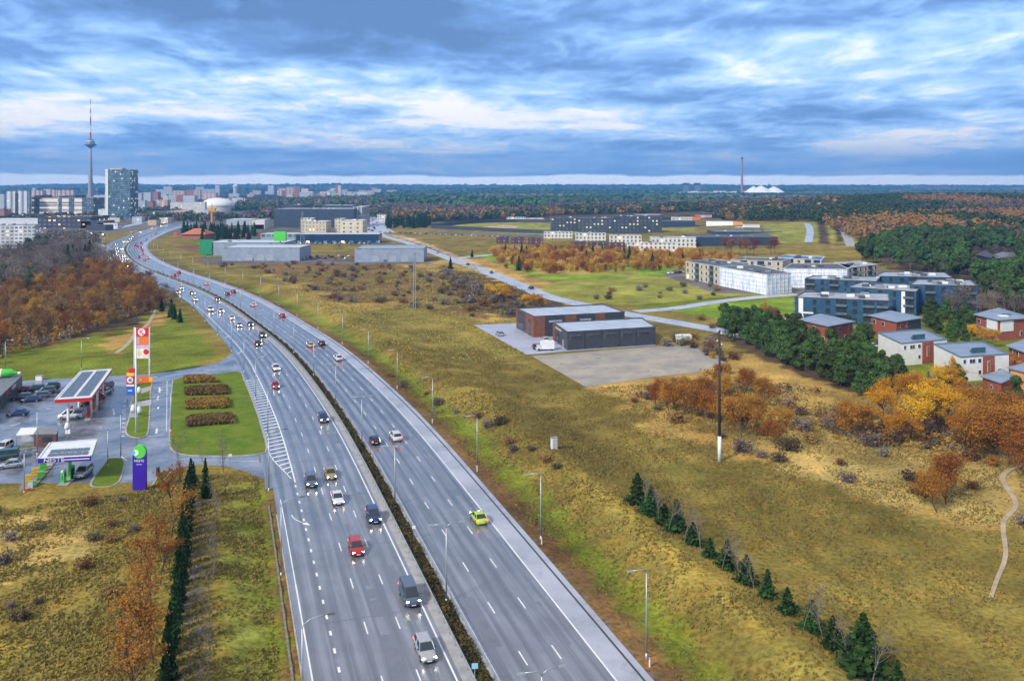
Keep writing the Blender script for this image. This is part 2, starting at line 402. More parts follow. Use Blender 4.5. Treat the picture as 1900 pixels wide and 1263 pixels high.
def paint(x, y, S, D):
    px, py = proj(x, np.maximum(y, 20))
    n = x.size; T = np.zeros((n, 3))
    def put(m, c): T[m] = c
    put(np.ones(n, bool), C['olive'])
    put((y > 1250), C['dforest'])
    w = fbm(x/260+7, y/520, 31)
    orange = (y > 1000) & (y < 2600) & (w > .5); put(orange, C['forest'])
    put((y < 1250) & (y > 560) & (D > 0) & (x > 0), C['olive'])
    for c, poly, j in PAINT:
        jx = (vnoise(x/max(3, j*1.5), y/max(3, j*1.5), 3)-.5)*2*j; jy = (vnoise(x/max(3, j*1.5)+9, y/max(3, j*1.5), 4)-.5)*2*j
        qx, qy = proj(x+jx, np.maximum(y+jy, 20)); put(inpoly(qx, qy, poly), C[c])
    jd = D+(vnoise(x/4, y/4, 8)-.5)*1.6
    nr = (y < 700)
    for a, b, c in ((13, 18.7, 'brown'), (18.7, 21, 'brown'), (21, 25.5, 'moss'), (25.5, 31, 'olive'), (31, 33.4, 'gold')):
        put(nr & (jd >= a) & (jd < b), C[c])
    lf = (y < 158) | ((y > 310) & (y < 560))
    for a, b, c in ((17, 19.3, 'brown'), (19.6, 22.5, 'green'), (22.5, 27, 'lime'), (27, 29.4, 'gold'), (29.4, 31, 'grey'), (31, 34, 'gold')):
        put((y < 152) & (-jd >= a) & (-jd < b) & (px < 560), C[c])
    put(lf & (y > 300) & (-jd >= 12) & (-jd < 22), C['olive'])
    put((np.abs(D) < 16), C['grey'])
    # patchy growth: mix of drier and darker clumps
    a = fbm(x/14, y/14, 51); b = fbm(x/3.1, y/3.1, 61)
    m = (1+(a-.47)*1.1+(b-.47)*.8)[:, None]
    T = T*np.clip(m, .45, 1.7)
    vg = ((D > 17) & (D < 75) & (y < 420)) | ((D < -19) & (D > -36) & (y < 155))   # bands left by mowing, parallel to the road
    T = np.where(vg[:, None], T*(1+(vnoise(D/1.3, S/70, 90)-.5)*.42+(vnoise(D/5, S/110, 91)-.5)*.35)[:, None], T)
    T = T+(np.clip(a-.5, 0, 1)*.55)[:, None]*(np.array([.34, .22, .05])*(T.mean(1)[:, None]/.16))*.5
    return T

def grid_lines():
    xs = list(np.arange(-300, 301, 2.0)); s = 2.0
    while xs[-1] < 8600: s *= 1.035; xs.append(xs[-1]+s)
    s = 2.0
    while xs[0] > -8600: s *= 1.035; xs.insert(0, xs[0]-s)
    ys = [-200, -60, 0, 20, 36, 48]+list(np.arange(56, 420, 1.6)); s = 1.6
    while ys[-1] < 10600: s *= 1.0215; ys.append(ys[-1]+s)
    return np.array(xs), np.array(ys)
def build_terrain():
    xs, ys = grid_lines(); X, Y = np.meshgrid(xs, ys); x = X.ravel(); y = Y.ravel()
    S, D = sd(x, y); z = heights(x, y, S, D)
    nx, ny = len(xs), len(ys)
    me = bpy.data.meshes.new('ground'); n = nx*ny
    me.vertices.add(n); me.vertices.foreach_set('co', np.stack([x, y, z], 1).ravel())
    i = np.arange(n).reshape(ny, nx); q = np.stack([i[:-1, :-1], i[:-1, 1:], i[1:, 1:], i[1:, :-1]], -1).reshape(-1, 4)
    me.loops.add(q.size); me.loops.foreach_set('vertex_index', q.ravel()); me.polygons.add(len(q))
    me.polygons.foreach_set('loop_start', np.arange(0, q.size, 4)); me.polygons.foreach_set('loop_total', np.full(len(q), 4))
    me.polygons.foreach_set('use_smooth', np.ones(len(q), bool))
    me.update(calc_edges=True)
    T = paint(x, y, S, D); at = me.color_attributes.new('cover', 'FLOAT_COLOR', 'POINT')
    at.data.foreach_set('color', np.concatenate([T, np.ones((n, 1))], 1).ravel())
    m, nt, b = node_mat('ground cover'); L = nt.links.new
    a = nt.nodes.new('ShaderNodeAttribute'); a.attribute_name = 'cover'
    n1 = nz(nt, 1.3, 6, .7); n2 = nz(nt, .22, 5, .6); n3 = nz(nt, .035, 4)
    c = mixc(nt, rng_(nt, n1, .34, .6), (.52, .50, .49), (1.14, 1.11, 1.08))
    c2 = mixc(nt, 1.0, a.outputs['Color'], c, 'MULTIPLY')
    c3 = mixc(nt, rng_(nt, n2, .44, .68, 0, .6), c2, mixc(nt, 1.0, c2, (1.55, 1.2, .95), 'MULTIPLY'))
    c4 = mixc(nt, rng_(nt, n3, .5, .7, 0, .5), c3, mixc(nt, 1.0, c3, (.62, .8, .8), 'MULTIPLY'))
    L(c4, b.inputs['Base Color']); b.inputs['Roughness'].default_value = .95; b.inputs['Specular IOR Level'].default_value = .1
    bp = nt.nodes.new('ShaderNodeBump'); bp.inputs['Strength'].default_value = .65; bp.inputs['Distance'].default_value = .4
    L(n1, bp.inputs['Height']); L(bp.outputs[0], b.inputs['Normal'])
    me.materials.append(m); o = link_mesh('ground', me); tag(o, kind='structure')
build_terrain()

# ------------------------------------------------------------------ roads
def wet_asphalt(name, c, rough=.3, streak=None, spec=.5, patch=.25):
    if name in MATS: return MATS[name]
    m, nt, b = node_mat(name); L = nt.links.new
    n1 = nz(nt, .12, 5, .6); n2 = nz(nt, 9, 4, .7)
    f = mixc(nt, rng_(nt, n1, .35, .65), tuple(x*(1-patch) for x in c), tuple(x*(1+patch) for x in c))
    f = mixc(nt, rng_(nt, n2, .35, .7, 0, .35), f, tuple(x*1.6 for x in c))
    if streak:  # worn wheel tracks along the ribbon (uv.x = offset across in metres)
        uv = nt.nodes.new('ShaderNodeUVMap'); uv.uv_map = 'uv'; sp = nt.nodes.new('ShaderNodeSeparateXYZ'); L(uv.outputs[0], sp.inputs[0])
        w = mth(nt, 'SINE', mth(nt, 'MULTIPLY', sp.outputs[0], 2*math.pi/1.93))
        w = mth(nt, 'ADD', w, mth(nt, 'MULTIPLY', nz(nt, .4, 3), 1.2))
        f = mixc(nt, rng_(nt, w, 0, 1.6, 0, .75), f, tuple(x*.5 for x in c))
        L(rng_(nt, w, 0, 1.6, rough+.10, rough-.12), b.inputs['Roughness'])
        mp = nt.nodes.new('ShaderNodeMapping'); L(uv.outputs[0], mp.inputs[0]); mp.inputs['Scale'].default_value = (.9, .022, 1); ns = nt.nodes.new('ShaderNodeTexNoise'); L(mp.outputs[0], ns.inputs[0]); ns.inputs['Scale'].default_value = 1.6; ns.inputs['Detail'].default_value = 6
        f = mixc(nt, rng_(nt, ns.outputs[0], .5, .72, 0, .6), f, tuple(min(1, x*1.7) for x in c))   # drying and polished bands along the lanes
        f = mixc(nt, rng_(nt, ns.outputs[0], .46, .28, 0, .6), f, tuple(x*.45 for x in c))
    else:
        L(rng_(nt, n1, .3, .7, rough-.16, rough+.2), b.inputs['Roughness'])
        f = mixc(nt, rng_(nt, nz(nt, .22, 6, .7), .55, .68, 0, .7), f, tuple(x*(1-patch) for x in c))
    L(f, b.inputs['Base Color']); b.inputs['Specular IOR Level'].default_value = spec
    bp = nt.nodes.new('ShaderNodeBump'); bp.inputs['Strength'].default_value = .12; bp.inputs['Distance'].default_value = .02; L(n2, bp.inputs['Height']); L(bp.outputs[0], b.inputs['Normal'])
    MATS[name] = m; return m
ASPH = wet_asphalt('wet asphalt', (.165, .178, .215), .22, True, 1.0)
ASPH2 = wet_asphalt('station asphalt', (.15, .165, .205), .22, None, .9, .75)
SHLD = wet_asphalt('shoulder asphalt', (.32, .34, .40), .34, None, .7)
CONC = mat('concrete', (.36, .36, .37), .7, var=.2, scale=.5, bump=.1)
PAINTW = mat('road paint', (.78, .79, .82), .45, var=.12, scale=.4)
DARKCH = mat('channel', (.05, .05, .055), .6)
GRAVM, _nt, _b = node_mat('gravel')
_c = mixc(_nt, rng_(_nt, nz(_nt, .11, 5, .6), .35, .65), (.30, .28, .27), (.47, .42, .33)); _c = mixc(_nt, rng_(_nt, nz(_nt, 4, 5, .7), .3, .7), _c, mixc(_nt, 1., _c, (.66, .66, .68), 'MULTIPLY')); _c = mixc(_nt, rng_(_nt, nz(_nt, .25, 6, .75), .56, .68, 0, .8), _c, (.15, .14, .13))
_nt.links.new(_c, _b.inputs['Base Color']); _b.inputs['Roughness'].default_value = .9
def ribbon(mb, s0, s1, d0, d1, z, m=0, step=4.0, d0b=None, d1b=None):
    """strip between offsets d0..d1 (optionally changing to d0b..d1b) from s0 to s1"""
    n = max(1, int((s1-s0)/step)); vs = []; uv = []
    for i in range(n+1):
        t = i/n; s = s0+(s1-s0)*t; a = d0+(0 if d0b is None else (d0b-d0)*t); b = d1+(0 if d1b is None else (d1b-d1)*t)
        for d in (a, b):
            x, y, _ = along(s, d); vs.append((x, y, z)); uv.append((d, s))
    fs = [(2*i, 2*i+1, 2*i+3, 2*i+2) for i in range(n)]
    mb.add(vs, fs, m, [[uv[k] for k in f] for f in fs]); return mb
def S_at(py, px=None):
    """arc length of the median at picture row py"""
    ys = FPX*CAMH/(py-HOR); return float(np.interp(ys, ML[:, 1], MS))
def struct(mb, name, mats): return tag(mb.build(name, mats), kind='structure')
def sheet(name, poly, z, m, skirt=0.0):
    mb = MB(); mb.prism([G(*p) if p[1] > HOR else p for p in poly], z-skirt if skirt else z-.02, z, 0); return struct(mb, name, m)

sheet('station_forecourt', FORE, .03, ASPH2)
mb = MB(); ribbon(mb, 0, SMAX, 1.0, 15.7, .05); struct(mb, 'outbound_carriageway', ASPH)
mb = MB(); ribbon(mb, 0, SMAX, -15.5, -2.4, .05); struct(mb, 'inbound_carriageway', ASPH)
mb = MB(); ribbon(mb, 0, SMAX, 13.0, 15.6, .056); struct(mb, 'paved_shoulder', SHLD)
mb = MB(); ribbon(mb, 0, SMAX, -2.4, 1.0, .045); struct(mb, 'median_strip', CONC)
mb = MB(); ribbon(mb, 0, SMAX, -1.15, .62, .06); struct(mb, 'median_planting_bed', mat('bed soil', (.05, .045, .025), .95, var=.4, scale=2))
mb = MB()
ribbon(mb, 0, SMAX, 15.62, 15.9, .02); struct(mb, 'drainage_channel', DARKCH)
mb = MB(); ribbon(mb, 0, SMAX, 15.9, 16.7, .075); struct(mb, 'verge_kerb', SHLD)
# acceleration lane in front of the station exit and the lane-drop paving north of it
sA, sB, sC = S_at(930), S_at(690), S_at(600)
mb = MB(); ribbon(mb, 0, sA, -18.3, -15.5, .05); ribbon(mb, sA, S_at(885), -18.3, -15.5, .05)
ribbon(mb, S_at(885), sB, -19.5, -15.5, .05, d0b=-18.6); ribbon(mb, sB, S_at(655), -18.6, -15.5, .05, d0b=-17.5)
ribbon(mb, S_at(655), S_at(560), -17.5, -15.5, .05, d0b=-15.6); ribbon(mb, S_at(500), S_at(474), -15.6, -15.5, .05, d0b=-21); ribbon(mb, S_at(474), S_at(452), -21, -15.5, .05, d0b=-17); ribbon(mb, S_at(452), SMAX, -17, -15.5, .05, d0b=-15.6)
struct(mb, 'slip_lane', ASPH)
# roadside kerb slabs and the little concrete channel left of the slip lane
mb = MB(); ribbon(mb, 0, sA, -18.5, -18.3, .10); struct(mb, 'kerb', CONC)
mb = MB(); ribbon(mb, 0, S_at(912), -19.5, -19.25, .02); ribbon(mb, S_at(838), S_at(700), -19.9, -19.5, .06, d0b=-19.0, d1b=-18.6); struct(mb, 'side_channel', mat('weathered channel', (.20, .19, .17), .8, var=.35, scale=1.5))

# painted lines
pm = MB(); rgp = random.Random(2)   # repaired patches and sealed joints
for i in range(34):
    s_ = 30+rgp.random()**1.5*330; lane = rgp.choice((-12.4, -8.5, -4.8, 3.1, 7.0, 11.0)); w_ = rgp.choice((.5, 1.2, 1.7)); l_ = rgp.uniform(2, 16) if w_ > 1 else rgp.uniform(8, 40)
    ribbon(pm, s_, s_+l_, lane-w_/2, lane+w_/2, .0505+.0003*i)
for s_ in np.arange(25, 420, 21.0): ribbon(pm, s_, s_+.12, -15.3, -3.1, .0613, step=.2)
struct(pm, 'asphalt_patch', wet_asphalt('patch asphalt', (.13, .14, .17), .24, None, .8))
mk = MB(); ZM = .064
def line(s0, s1, d, w=.18, **k): ribbon(mk, s0, s1, d-w/2, d+w/2, ZM+(.004 if d > 12.5 else 0), 0, 5, **k)
for d in (-2.95, 1.3, 12.95): line(0, SMAX, d, .2)
s = 3.0
while s < SMAX-5:
    for d in (-6.6, -10.4, 5.05, 9.0):
        if not (d == -6.6 and s > 900): line(s, s+3, d, .16)
    s += 12
line(S_at(879), S_at(676), -14.4, .25); line(S_at(676), SMAX, -14.2, .2)
s = 0
while s < S_at(879)-1.5:   # broken line of the acceleration lane
    line(s, s+1.1, -14.5, .28); s += 4.0
line(0, S_at(1050), -17.4, .18)
line(S_at(1050), S_at(905), -17.4, .14)
# hatched island between the slip lanes
s0, s1 = S_at(872), S_at(692)
w0, w1 = .3, 2.9
def isl(s): return np.interp(s, [s0, s0+14, s1-3, s1], [.2, 3.0, 3.4, .5])
s = s0+4
while s < s1-1:
    w = float(isl(s)); a = along(s, -14.5); b = along(s-1.2, -14.5-w); a2 = along(s+.55, -14.5); b2 = along(s-.65, -14.5-w)
    mk.add([(a[0], a[1], ZM), (b[0], b[1], ZM), (b2[0], b2[1], ZM), (a2[0], a2[1], ZM)][::-1], [(0, 1, 2, 3)]); s += 2.6
q = np.linspace(s0, s1, 24)
for a, b in zip(q[:-1], q[1:]):
    p = [along(a, -14.6-float(isl(a))), along(b, -14.6-float(isl(b))), along(b, -14.8-float(isl(b))), along(a, -14.8-float(isl(a)))]
    mk.add([(r_[0], r_[1], ZM) for r_ in p], [(0, 1, 2, 3)])
def arrow(mb, x, y, a, L=5.0, turn=0, sc=1.0, z=ZM):
    """lane arrow pointing along angle a"""
    ca, sa = math.cos(a), math.sin(a)
    def T(u, v): return (x+(u*ca-v*sa)*sc, y+(u*sa+v*ca)*sc, z)
    n = 8; pts = [(L*t/n, turn*(t/n)**2*1.6) for t in range(n+1)]
    for (u, v), (u2, v2) in zip(pts[:-1], pts[1:]): mb.add([T(u, v-.09), T(u2, v2-.09), T(u2, v2+.09), T(u, v+.09)], [(0, 1, 2, 3)])
    u, v = pts[-1]; d = math.atan2(v-pts[-2][1], u-pts[-2][0]); cd, sn = math.cos(d), math.sin(d)
    mb.add([T(u-.45*sn*-1, v-.45*cd), T(u+1.5*cd, v+1.5*sn), T(u-.45*sn, v+.45*cd)], [(0, 1, 2)])
x, y = G(541, 955); h = along(S_at(965))[2]; arrow(mk, x, y, h+math.pi, 4.2, 1)
for p in ((447, 651), (424, 622)):
    x, y = G(*p); arrow(mk, x, y, along(S_at(p[1]))[2]+math.pi, 3.5, -.7)
# station road and forecourt lines
def seg(p, q, w=.15, z=.045):
    (x1, y1), (x2, y2) = G(*p), G(*q); l = math.dist((x1, y1), (x2, y2)); nx, ny = -(y2-y1)/l*w/2, (x2-x1)/l*w/2
    mk.add([(x1-nx, y1-ny, z), (x2-nx, y2-ny, z), (x2+nx, y2+ny, z), (x1+nx, y1+ny, z)], [(0, 1, 2, 3)])
for p, q, w in (((296, 719), (296, 728), .4), ((294, 735), (292, 742), .4), ((294, 755), (293, 759), .4), ((291, 795), (290, 804), .4), ((280, 699), (292, 699), .4), ((279, 702), (286, 702), .4),
                ((500, 850), (512, 850), .5), ((500, 855), (513, 855), .5), ((188, 752), (210, 753), .2), ((273, 810), (305, 806), .2), ((224, 846), (236, 855), .25),
                ((20, 790), (38, 785), .3), ((210, 758), (212, 770), .3), ((310, 706), (309, 800), .12), ((300, 699), (408, 684), .15), ((330, 852), (492, 856), .12)):
    seg(p, q, w)
for i in range(9):   # crosswalk ladder beside the sign island
    seg((228-i*.3, 745+i*8), (234-i*.3, 745+i*8), .5)
mk.prism([G(*p) for p in ((122, 793), (130, 793), (130, 805), (121, 805))], .044, .047)
struct(mk, 'road_marking', PAINTW)

# raised grass islands with kerbs
def inset(poly, d):
    cx = sum(p[0] for p in poly)/len(poly); cy = sum(p[1] for p in poly)/len(poly); out = []
    n = len(poly); s = 1 if sum(poly[i][0]*poly[(i+1) % n][1]-poly[(i+1) % n][0]*poly[i][1] for i in range(n)) > 0 else -1
    for i in range(n):
        a, b, c = [np.array(poly[(i+k) % n], float) for k in (-1, 0, 1)]
        u = (b-a)/np.linalg.norm(b-a); v = (c-b)/np.linalg.norm(c-b); n1 = np.array([-u[1], u[0]])*s; n2 = np.array([-v[1], v[0]])*s
        m = n1+n2; m /= max(.6, np.dot(m, m)/2); out.append(tuple(b+m*d))
    return out
def smoothp(px, step=1.2):
    w = [G(*p) for p in px]; c = catmull(w+[w[0]], step)[:-1]; return [tuple(p) for p in c]
LAWN, _nt, _b = node_mat('lawn')
_c = mixc(_nt, rng_(_nt, nz(_nt, .25, 6, .65), .35, .65), (.10, .185, .018), (.20, .25, .028)); _c = mixc(_nt, rng_(_nt, nz(_nt, 3, 5, .7), .3, .7), _c, mixc(_nt, 1., _c, (.6, .62, .6), 'MULTIPLY'))
_nt.links.new(_c, _b.inputs['Base Color']); _b.inputs['Roughness'].default_value = .95; _b.inputs['Specular IOR Level'].default_value = .1
ISL = {
 'big': [(319, 706), (345, 699), (400, 694), (444, 690), (454, 706), (470, 745), (484, 785), (496, 832), (486, 842), (455, 846), (400, 847), (345, 845), (320, 837), (313, 822), (314, 780), (316, 740)],
 'sign': [(252, 712), (281, 707), (280, 730), (279, 760), (276, 802), (268, 811), (250, 813), (236, 808), (232, 797), (240, 770), (243, 745)],
 'leaf': [(200, 850), (222, 850), (233, 857), (228, 880), (222, 894), (205, 903), (180, 905), (167, 902), (172, 888)],
 'kiosk': [(16, 832), (60, 827), (95, 823), (95, 826), (50, 833), (16, 835)],
 'wedge': [(277, 906), (291, 885), (297, 876), (318, 875), (312, 884), (300, 897), (287, 905)],
}
for k, p in ISL.items():
    w = smoothp(p); struct(MB().prism(w, .0, .16), 'island_kerb', CONC); struct(MB().prism(inset(w, .32), .1, .19), 'grass_island', LAWN)
# pale side path crossing the sign island, pump island slabs
for i, p in enumerate(([(240, 752), (281, 741), (281, 753), (240, 757)], [(262, 722), (281, 717), (281, 725), (262, 731)], [(240, 768), (256, 767), (256, 775), (238, 776)])):
    struct(MB().prism([G(*q) for q in p], .15, .2), 'crossing_path', SHLD)

# new-building lot, gravel yard, lanes and paths
sheet('parking_lot', LOT, .06, wet_asphalt('lot asphalt', (.34, .36, .46), .5, None, .4, .12))
sheet('gravel_yard', GRAVEL, .05, GRAVM)
def road_px(name, pts, w, m, z=.04, step=6):
    c = catmull([G(*p) for p in pts], step); L_, R_ = [], []
    for i in range(len(c)):
        t = c[min(i+1, len(c)-1)]-c[max(i-1, 0)]; t /= np.linalg.norm(t); nrm = np.array([-t[1], t[0]]); wi = w[0]+(w[1]-w[0])*i/(len(c)-1) if isinstance(w, tuple) else w
        L_.append(c[i]+nrm*wi/2); R_.append(c[i]-nrm*wi/2)
    vs = []; fs = []
    for i in range(len(c)): vs += [(*R_[i], z+max(0, hz(*R_[i]))), (*L_[i], z+max(0, hz(*L_[i])))]
    for i in range(len(c)-1): fs.append((2*i, 2*i+2, 2*i+3, 2*i+1))
    mb = MB(); mb.add(vs, [f[::-1] for f in fs], 0, [[(0, 0)]*4]*len(fs)); me = mb.mesh(name, m); return tag(link_mesh(name, me), kind='structure')
LITE = wet_asphalt('pale wet road', (.38, .41, .48), .34, None, .6)
DIRT = mat('dirt path', (.42, .33, .22), .9, var=.25, scale=.4)
road_px('side_road', [(686, 400), (700, 430), (760, 452), (830, 478), (890, 500), (950, 523), (1010, 548), (1080, 565), (1160, 582), (1240, 596), (1330, 612), (1420, 632)], 9, LITE)
road_px('avenue', [(700, 398), (693, 408), (690, 420), (700, 432)], 40, LITE, .03)
road_px('lane', [(1180, 578), (1250, 572), (1330, 560), (1400, 552), (1480, 546)], 7, LITE, .05)
road_px('lane', [(1000, 468), (940, 470), (900, 474), (840, 480)], 8, LITE, .05)
road_px('lane', [(1580, 462), (1568, 445), (1550, 430)], 8, CONC, .05)
road_px('lane', [(1500, 455), (1503, 440), (1497, 428)], 7, LITE, .05)
road_px('ramp', [(110, 436), (150, 445), (179, 452), (204, 464)], 7, LITE, .05)
road_px('ramp', [(165, 428), (215, 424), (262, 414), (300, 409)], 12, LITE, .05)
road_px('footpath', [(1895, 862), (1860, 885), (1885, 935), (1862, 970), (1866, 1030), (1850, 1075), (1838, 1110)], (1.0, .5), DIRT, .10, 2)
road_px('footpath', [(215, 655), (235, 640), (250, 622), (275, 600), (290, 575)], 1.5, DIRT, .05, 3)
# ------------------------------------------------------------------ street lamps
STEEL = mat('galvanised steel', (.42, .45, .47), .45, .6, .12)
DSTEEL = mat('dark steel', (.12, .13, .15), .5, .4)
WHITE = mat('white paint', (.8, .81, .82), .4, var=.06)
LENS = mat('lamp lens', (.55, .57, .6), .2)
ORD = ['nearest', 'second', 'third', 'fourth', 'fifth', 'sixth', 'seventh', 'eighth', 'ninth', 'tenth', 'eleventh', 'twelfth', 'thirteenth', 'fourteenth', 'fifteenth', 'sixteenth',
       'seventeenth', 'eighteenth', 'nineteenth', 'twentieth', 'twenty-first', 'twenty-second', 'twenty-third', 'twenty-fourth', 'twenty-fifth', 'twenty-sixth', 'twenty-seventh', 'twenty-eighth', 'twenty-ninth', 'thirtieth', 'thirty-first', 'thirty-second']
def lamp_proto(kind, h=9.9):
    t = empty('street_lamp')
    m = MB(); m.tube([(0, 0, -1.5), (0, 0, .1), (0, 0, .6)], [.2, .2, .13], n=8); m.tube([(0, 0, .6), (0, 0, h-.5)], [.11, .07], n=8)
    m.build('pole', STEEL, t, True)
    sides = (1,) if kind != 'double' else (1, -1)
    for s_ in sides:
        a = MB()
        if kind == 'single': a.tube([(0, 0, h-.5), (s_*.12, 0, h-.15), (s_*.45, 0, h), (s_*1.7, 0, h)], .055, n=6)
        elif kind == 'curved': a.tube([(0, 0, h-.5), (s_*.15, 0, h-.1), (s_*.7, 0, h+.25), (s_*1.6, 0, h+.45), (s_*2.5, 0, h+.5)], .05, n=6)
        else: a.tube([(0, 0, h-.5), (s_*.12, 0, h-.2), (s_*.5, 0, h), (s_*1.6, 0, h+.1)], .05, n=6)
        e = {'single': 1.7, 'curved': 2.5, 'double': 1.6}[kind]; ez = {'single': h, 'curved': h+.5, 'double': h+.1}[kind]
        a.build('arm', STEEL, t, True)
        hd = MB().box((s_*(e+.3), 0, ez), (.75, .3, .12), taper=.8).build('lamp_head', DSTEEL if kind == 'curved' else STEEL, t)
        MB().box((s_*(e+.32), 0, ez-.07), (.5, .2, .04)).build('lens', LENS, hd)
    return t
def lamp_row(kind, s_start, spacing, n, dfun, face, label, group):
    p = lamp_proto(kind); kd = kids_of(p)
    for i in range(n):
        s = s_start+i*spacing
        if s > SMAX-10: break
        d = dfun(s); x, y, a = along(s, d); loc = (x, y, hz(x, y)-.05)
        rz = a-math.pi/2+(math.pi if face < 0 else 0)
        o = p if i == 0 else copy_tree(p, kd, loc, rz)
        o.location = loc; o.rotation_euler = (0, 0, rz)
        tag(o, label % ORD[i], 'street lamp', group)
def s_of(px, py):
    x, y = G(px, py); return float(sd(np.array([x]), np.array([y]))[0][0])
lamp_row('single', s_of(1180, 1222), 33.7, 26, lambda s: 18.1, -1, 'grey single-arm street lamp on the right verge, %s from the foreground', 'street lamps along the right verge')
lamp_row('double', s_of(818, 1115)-35, 34.4, 26, lambda s: .1, 1, 'grey twin-arm street lamp in the median hedge, %s from the foreground', 'twin-arm lamps in the median')
lamp_row('curved', s_of(568, 1337), 33.7, 24, lambda s: -19.0 if s < s_of(505, 900) else -17.2, 1, 'curved-arm street lamp on the left edge of the motorway, %s from the foreground', 'street lamps along the left edge')
# lamps of the forecourts and side streets
p = lamp_proto('single', 9.0); kd = kids_of(p); first = True
for px, py, rz, lb in ((317, 802, 3.1, 'tall grey lamp post at the lawn corner beside the station road'), (224, 852, .3, 'thin lamp post at the leaf-shaped lawn by the purple sign'), (69, 845, .2, 'thin lamp post in front of the brown shed at the left'),
                       (151, 686, 0, 'lamp post on the grass behind the red-edged canopy'), (10, 690, 0, 'lamp post on the grass behind the shop with the green inflatable'), (45, 915, .4, 'low lamp post by the pump island at the bottom left'), (200, 866, 2.8, 'short lamp post left of the leaf-shaped lawn')):
    x, y = G(px, py); o = p if first else copy_tree(p, kd, (x, y, 0), rz, .8 if py > 860 else 1.0)
    o.location = (x, y, 0); o.rotation_euler = (0, 0, rz); tag(o, lb, 'street lamp', 'lamp posts around the filling stations'); first = False

# ------------------------------------------------------------------ guard rails, hedge
def guard_rail(d, s0, s1, label):
    t = empty('guard_rail', label=label, cat='guard rail')
    m = MB()
    n = int((s1-s0)/4)
    for z0, dd in ((.55, 0), (.80, 0)):
        P = []
        for i in range(n+1):
            s = s0+(s1-s0)*i/n; x, y, a = along(s, d); P.append((x, y, z0))
        m.tube(P, .075 if z0 > .6 else .06, n=4)
    m.build('rail', STEEL, t)
    pm = MB().box((0, 0, .4), (.12, .08, .85)).mesh('post', STEEL); s = s0+1; i = 0; rest = MB()
    while s < s1:
        x, y, a = along(s, d)
        if i < 100: link_mesh('post', pm, t, (x, y, 0), a)
        elif s < s0+520: rest.box((x, y, .4), (.12, .08, .85), rz=a)
        s += 2.6; i += 1
    tag(rest.build('far_posts', STEEL, t), kind='stuff')
guard_rail(-1.4, 20, SMAX-5, 'galvanised guard rail on the left side of the median hedge')
guard_rail(.82, 20, SMAX-5, 'galvanised guard rail on the right side of the median hedge')
def quads_mesh(name, C_, sz, rng, mats, up=0.0, asp=1.0, midx=None, tri=False, nrm=None, jit=.45):
    """many small randomly turned quads (leaves, blades, tufts) as one mesh"""
    n = len(C_); sz = np.broadcast_to(sz, (n,)).astype(float)
    a = rng.normal(size=(n, 3)); a[:, 2] *= (1-up); a /= np.linalg.norm(a, axis=1)[:, None]
    b = rng.normal(size=(n, 3)); b[:, 2] += up*3; b -= (a*b).sum(1)[:, None]*a; b /= np.linalg.norm(b, axis=1)[:, None]
    if nrm is not None:   # leaves mostly face outwards from their clump
        N_ = nrm/np.maximum(1e-6, np.linalg.norm(nrm, axis=1))[:, None]+rng.normal(size=(n, 3))*jit; N_ /= np.linalg.norm(N_, axis=1)[:, None]
        a = rng.normal(size=(n, 3)); a -= (a*N_).sum(1)[:, None]*N_; a /= np.linalg.norm(a, axis=1)[:, None]; b = np.cross(N_, a)
    a = a*sz[:, None]*.5; b = b*sz[:, None]*.5*asp
    if tri: V = np.stack([C_-a-b, C_+a-b, C_+b], 1); k = 3
    else: V = np.stack([C_-a-b, C_+a-b*.6, C_+a*.7+b, C_-a*.8+b*.8], 1); k = 4
    me = bpy.data.meshes.new(name); me.vertices.add(n*k); me.vertices.foreach_set('co', V.ravel())
    me.loops.add(n*k); me.loops.foreach_set('vertex_index', np.arange(n*k)); me.polygons.add(n)
    me.polygons.foreach_set('loop_start', np.arange(0, n*k, k)); me.polygons.foreach_set('loop_total', np.full(n, k))
    for mt in (mats if isinstance(mats, (list, tuple)) else [mats]): me.materials.append(mt)
    if midx is not None: me.polygons.foreach_set('material_index', midx)
    me.update(calc_edges=True); return me
rng = np.random.default_rng(5)
HEDGE = leafm('median hedge', (.10, .085, .03), (.16, .12, .045), (.035, .045, .02))
n = 36000; ss = 20+(rng.random(n)**1.6)*520; dd = rng.normal(-.27, .36, n).clip(-1.0, .5)
xy = np.array([along(s, d)[:2] for s, d in zip(ss, dd)]); zz = .08+rng.random(n)*.55*(.7+.5*np.sin(ss*.7))
tag(link_mesh('median_shrubs', quads_mesh('median_shrubs', np.column_stack([xy, zz]), rng.uniform(.15, .4, n), rng, HEDGE)), kind='stuff')

# ------------------------------------------------------------------ vehicles
def paintm(name, c, metal=.3):
    k = 'car paint '+name
    if k in MATS: return MATS[k]
    m, nt, b = node_mat(k); b.inputs['Base Color'].default_value = (*c, 1); b.inputs['Roughness'].default_value = .32; b.inputs['Metallic'].default_value = metal
    b.inputs['Coat Weight'].default_value = .6; b.inputs['Coat Roughness'].default_value = .08
    n = nz(nt, 3, 4); nt.links.new(mixc(nt, rng_(nt, n, .35, .65), tuple(x*.85 for x in c), c), b.inputs['Base Color'])
    MATS[k] = m; return m
GLASS = mat('car glass', (.02, .03, .04), .06, var=.1, spec=.8)
TYRE = mat('tyre', (.02, .02, .022), .8); RIM = mat('rim', (.4, .41, .43), .35, .7)
TRIM = mat('black trim', (.03, .03, .033), .5)
HLON = mat('headlight on', (.9, .9, .8), .2, emit=(1, .88, .6), es=26); HLOFF = mat('headlight off', (.5, .52, .55), .15)
TLON = mat('tail light on', (.6, .02, .02), .3, emit=(1, .06, .05), es=5); TLOFF = mat('tail light off', (.25, .01, .01), .2)
PLATE = mat('number plate', (.75, .75, .72), .4)
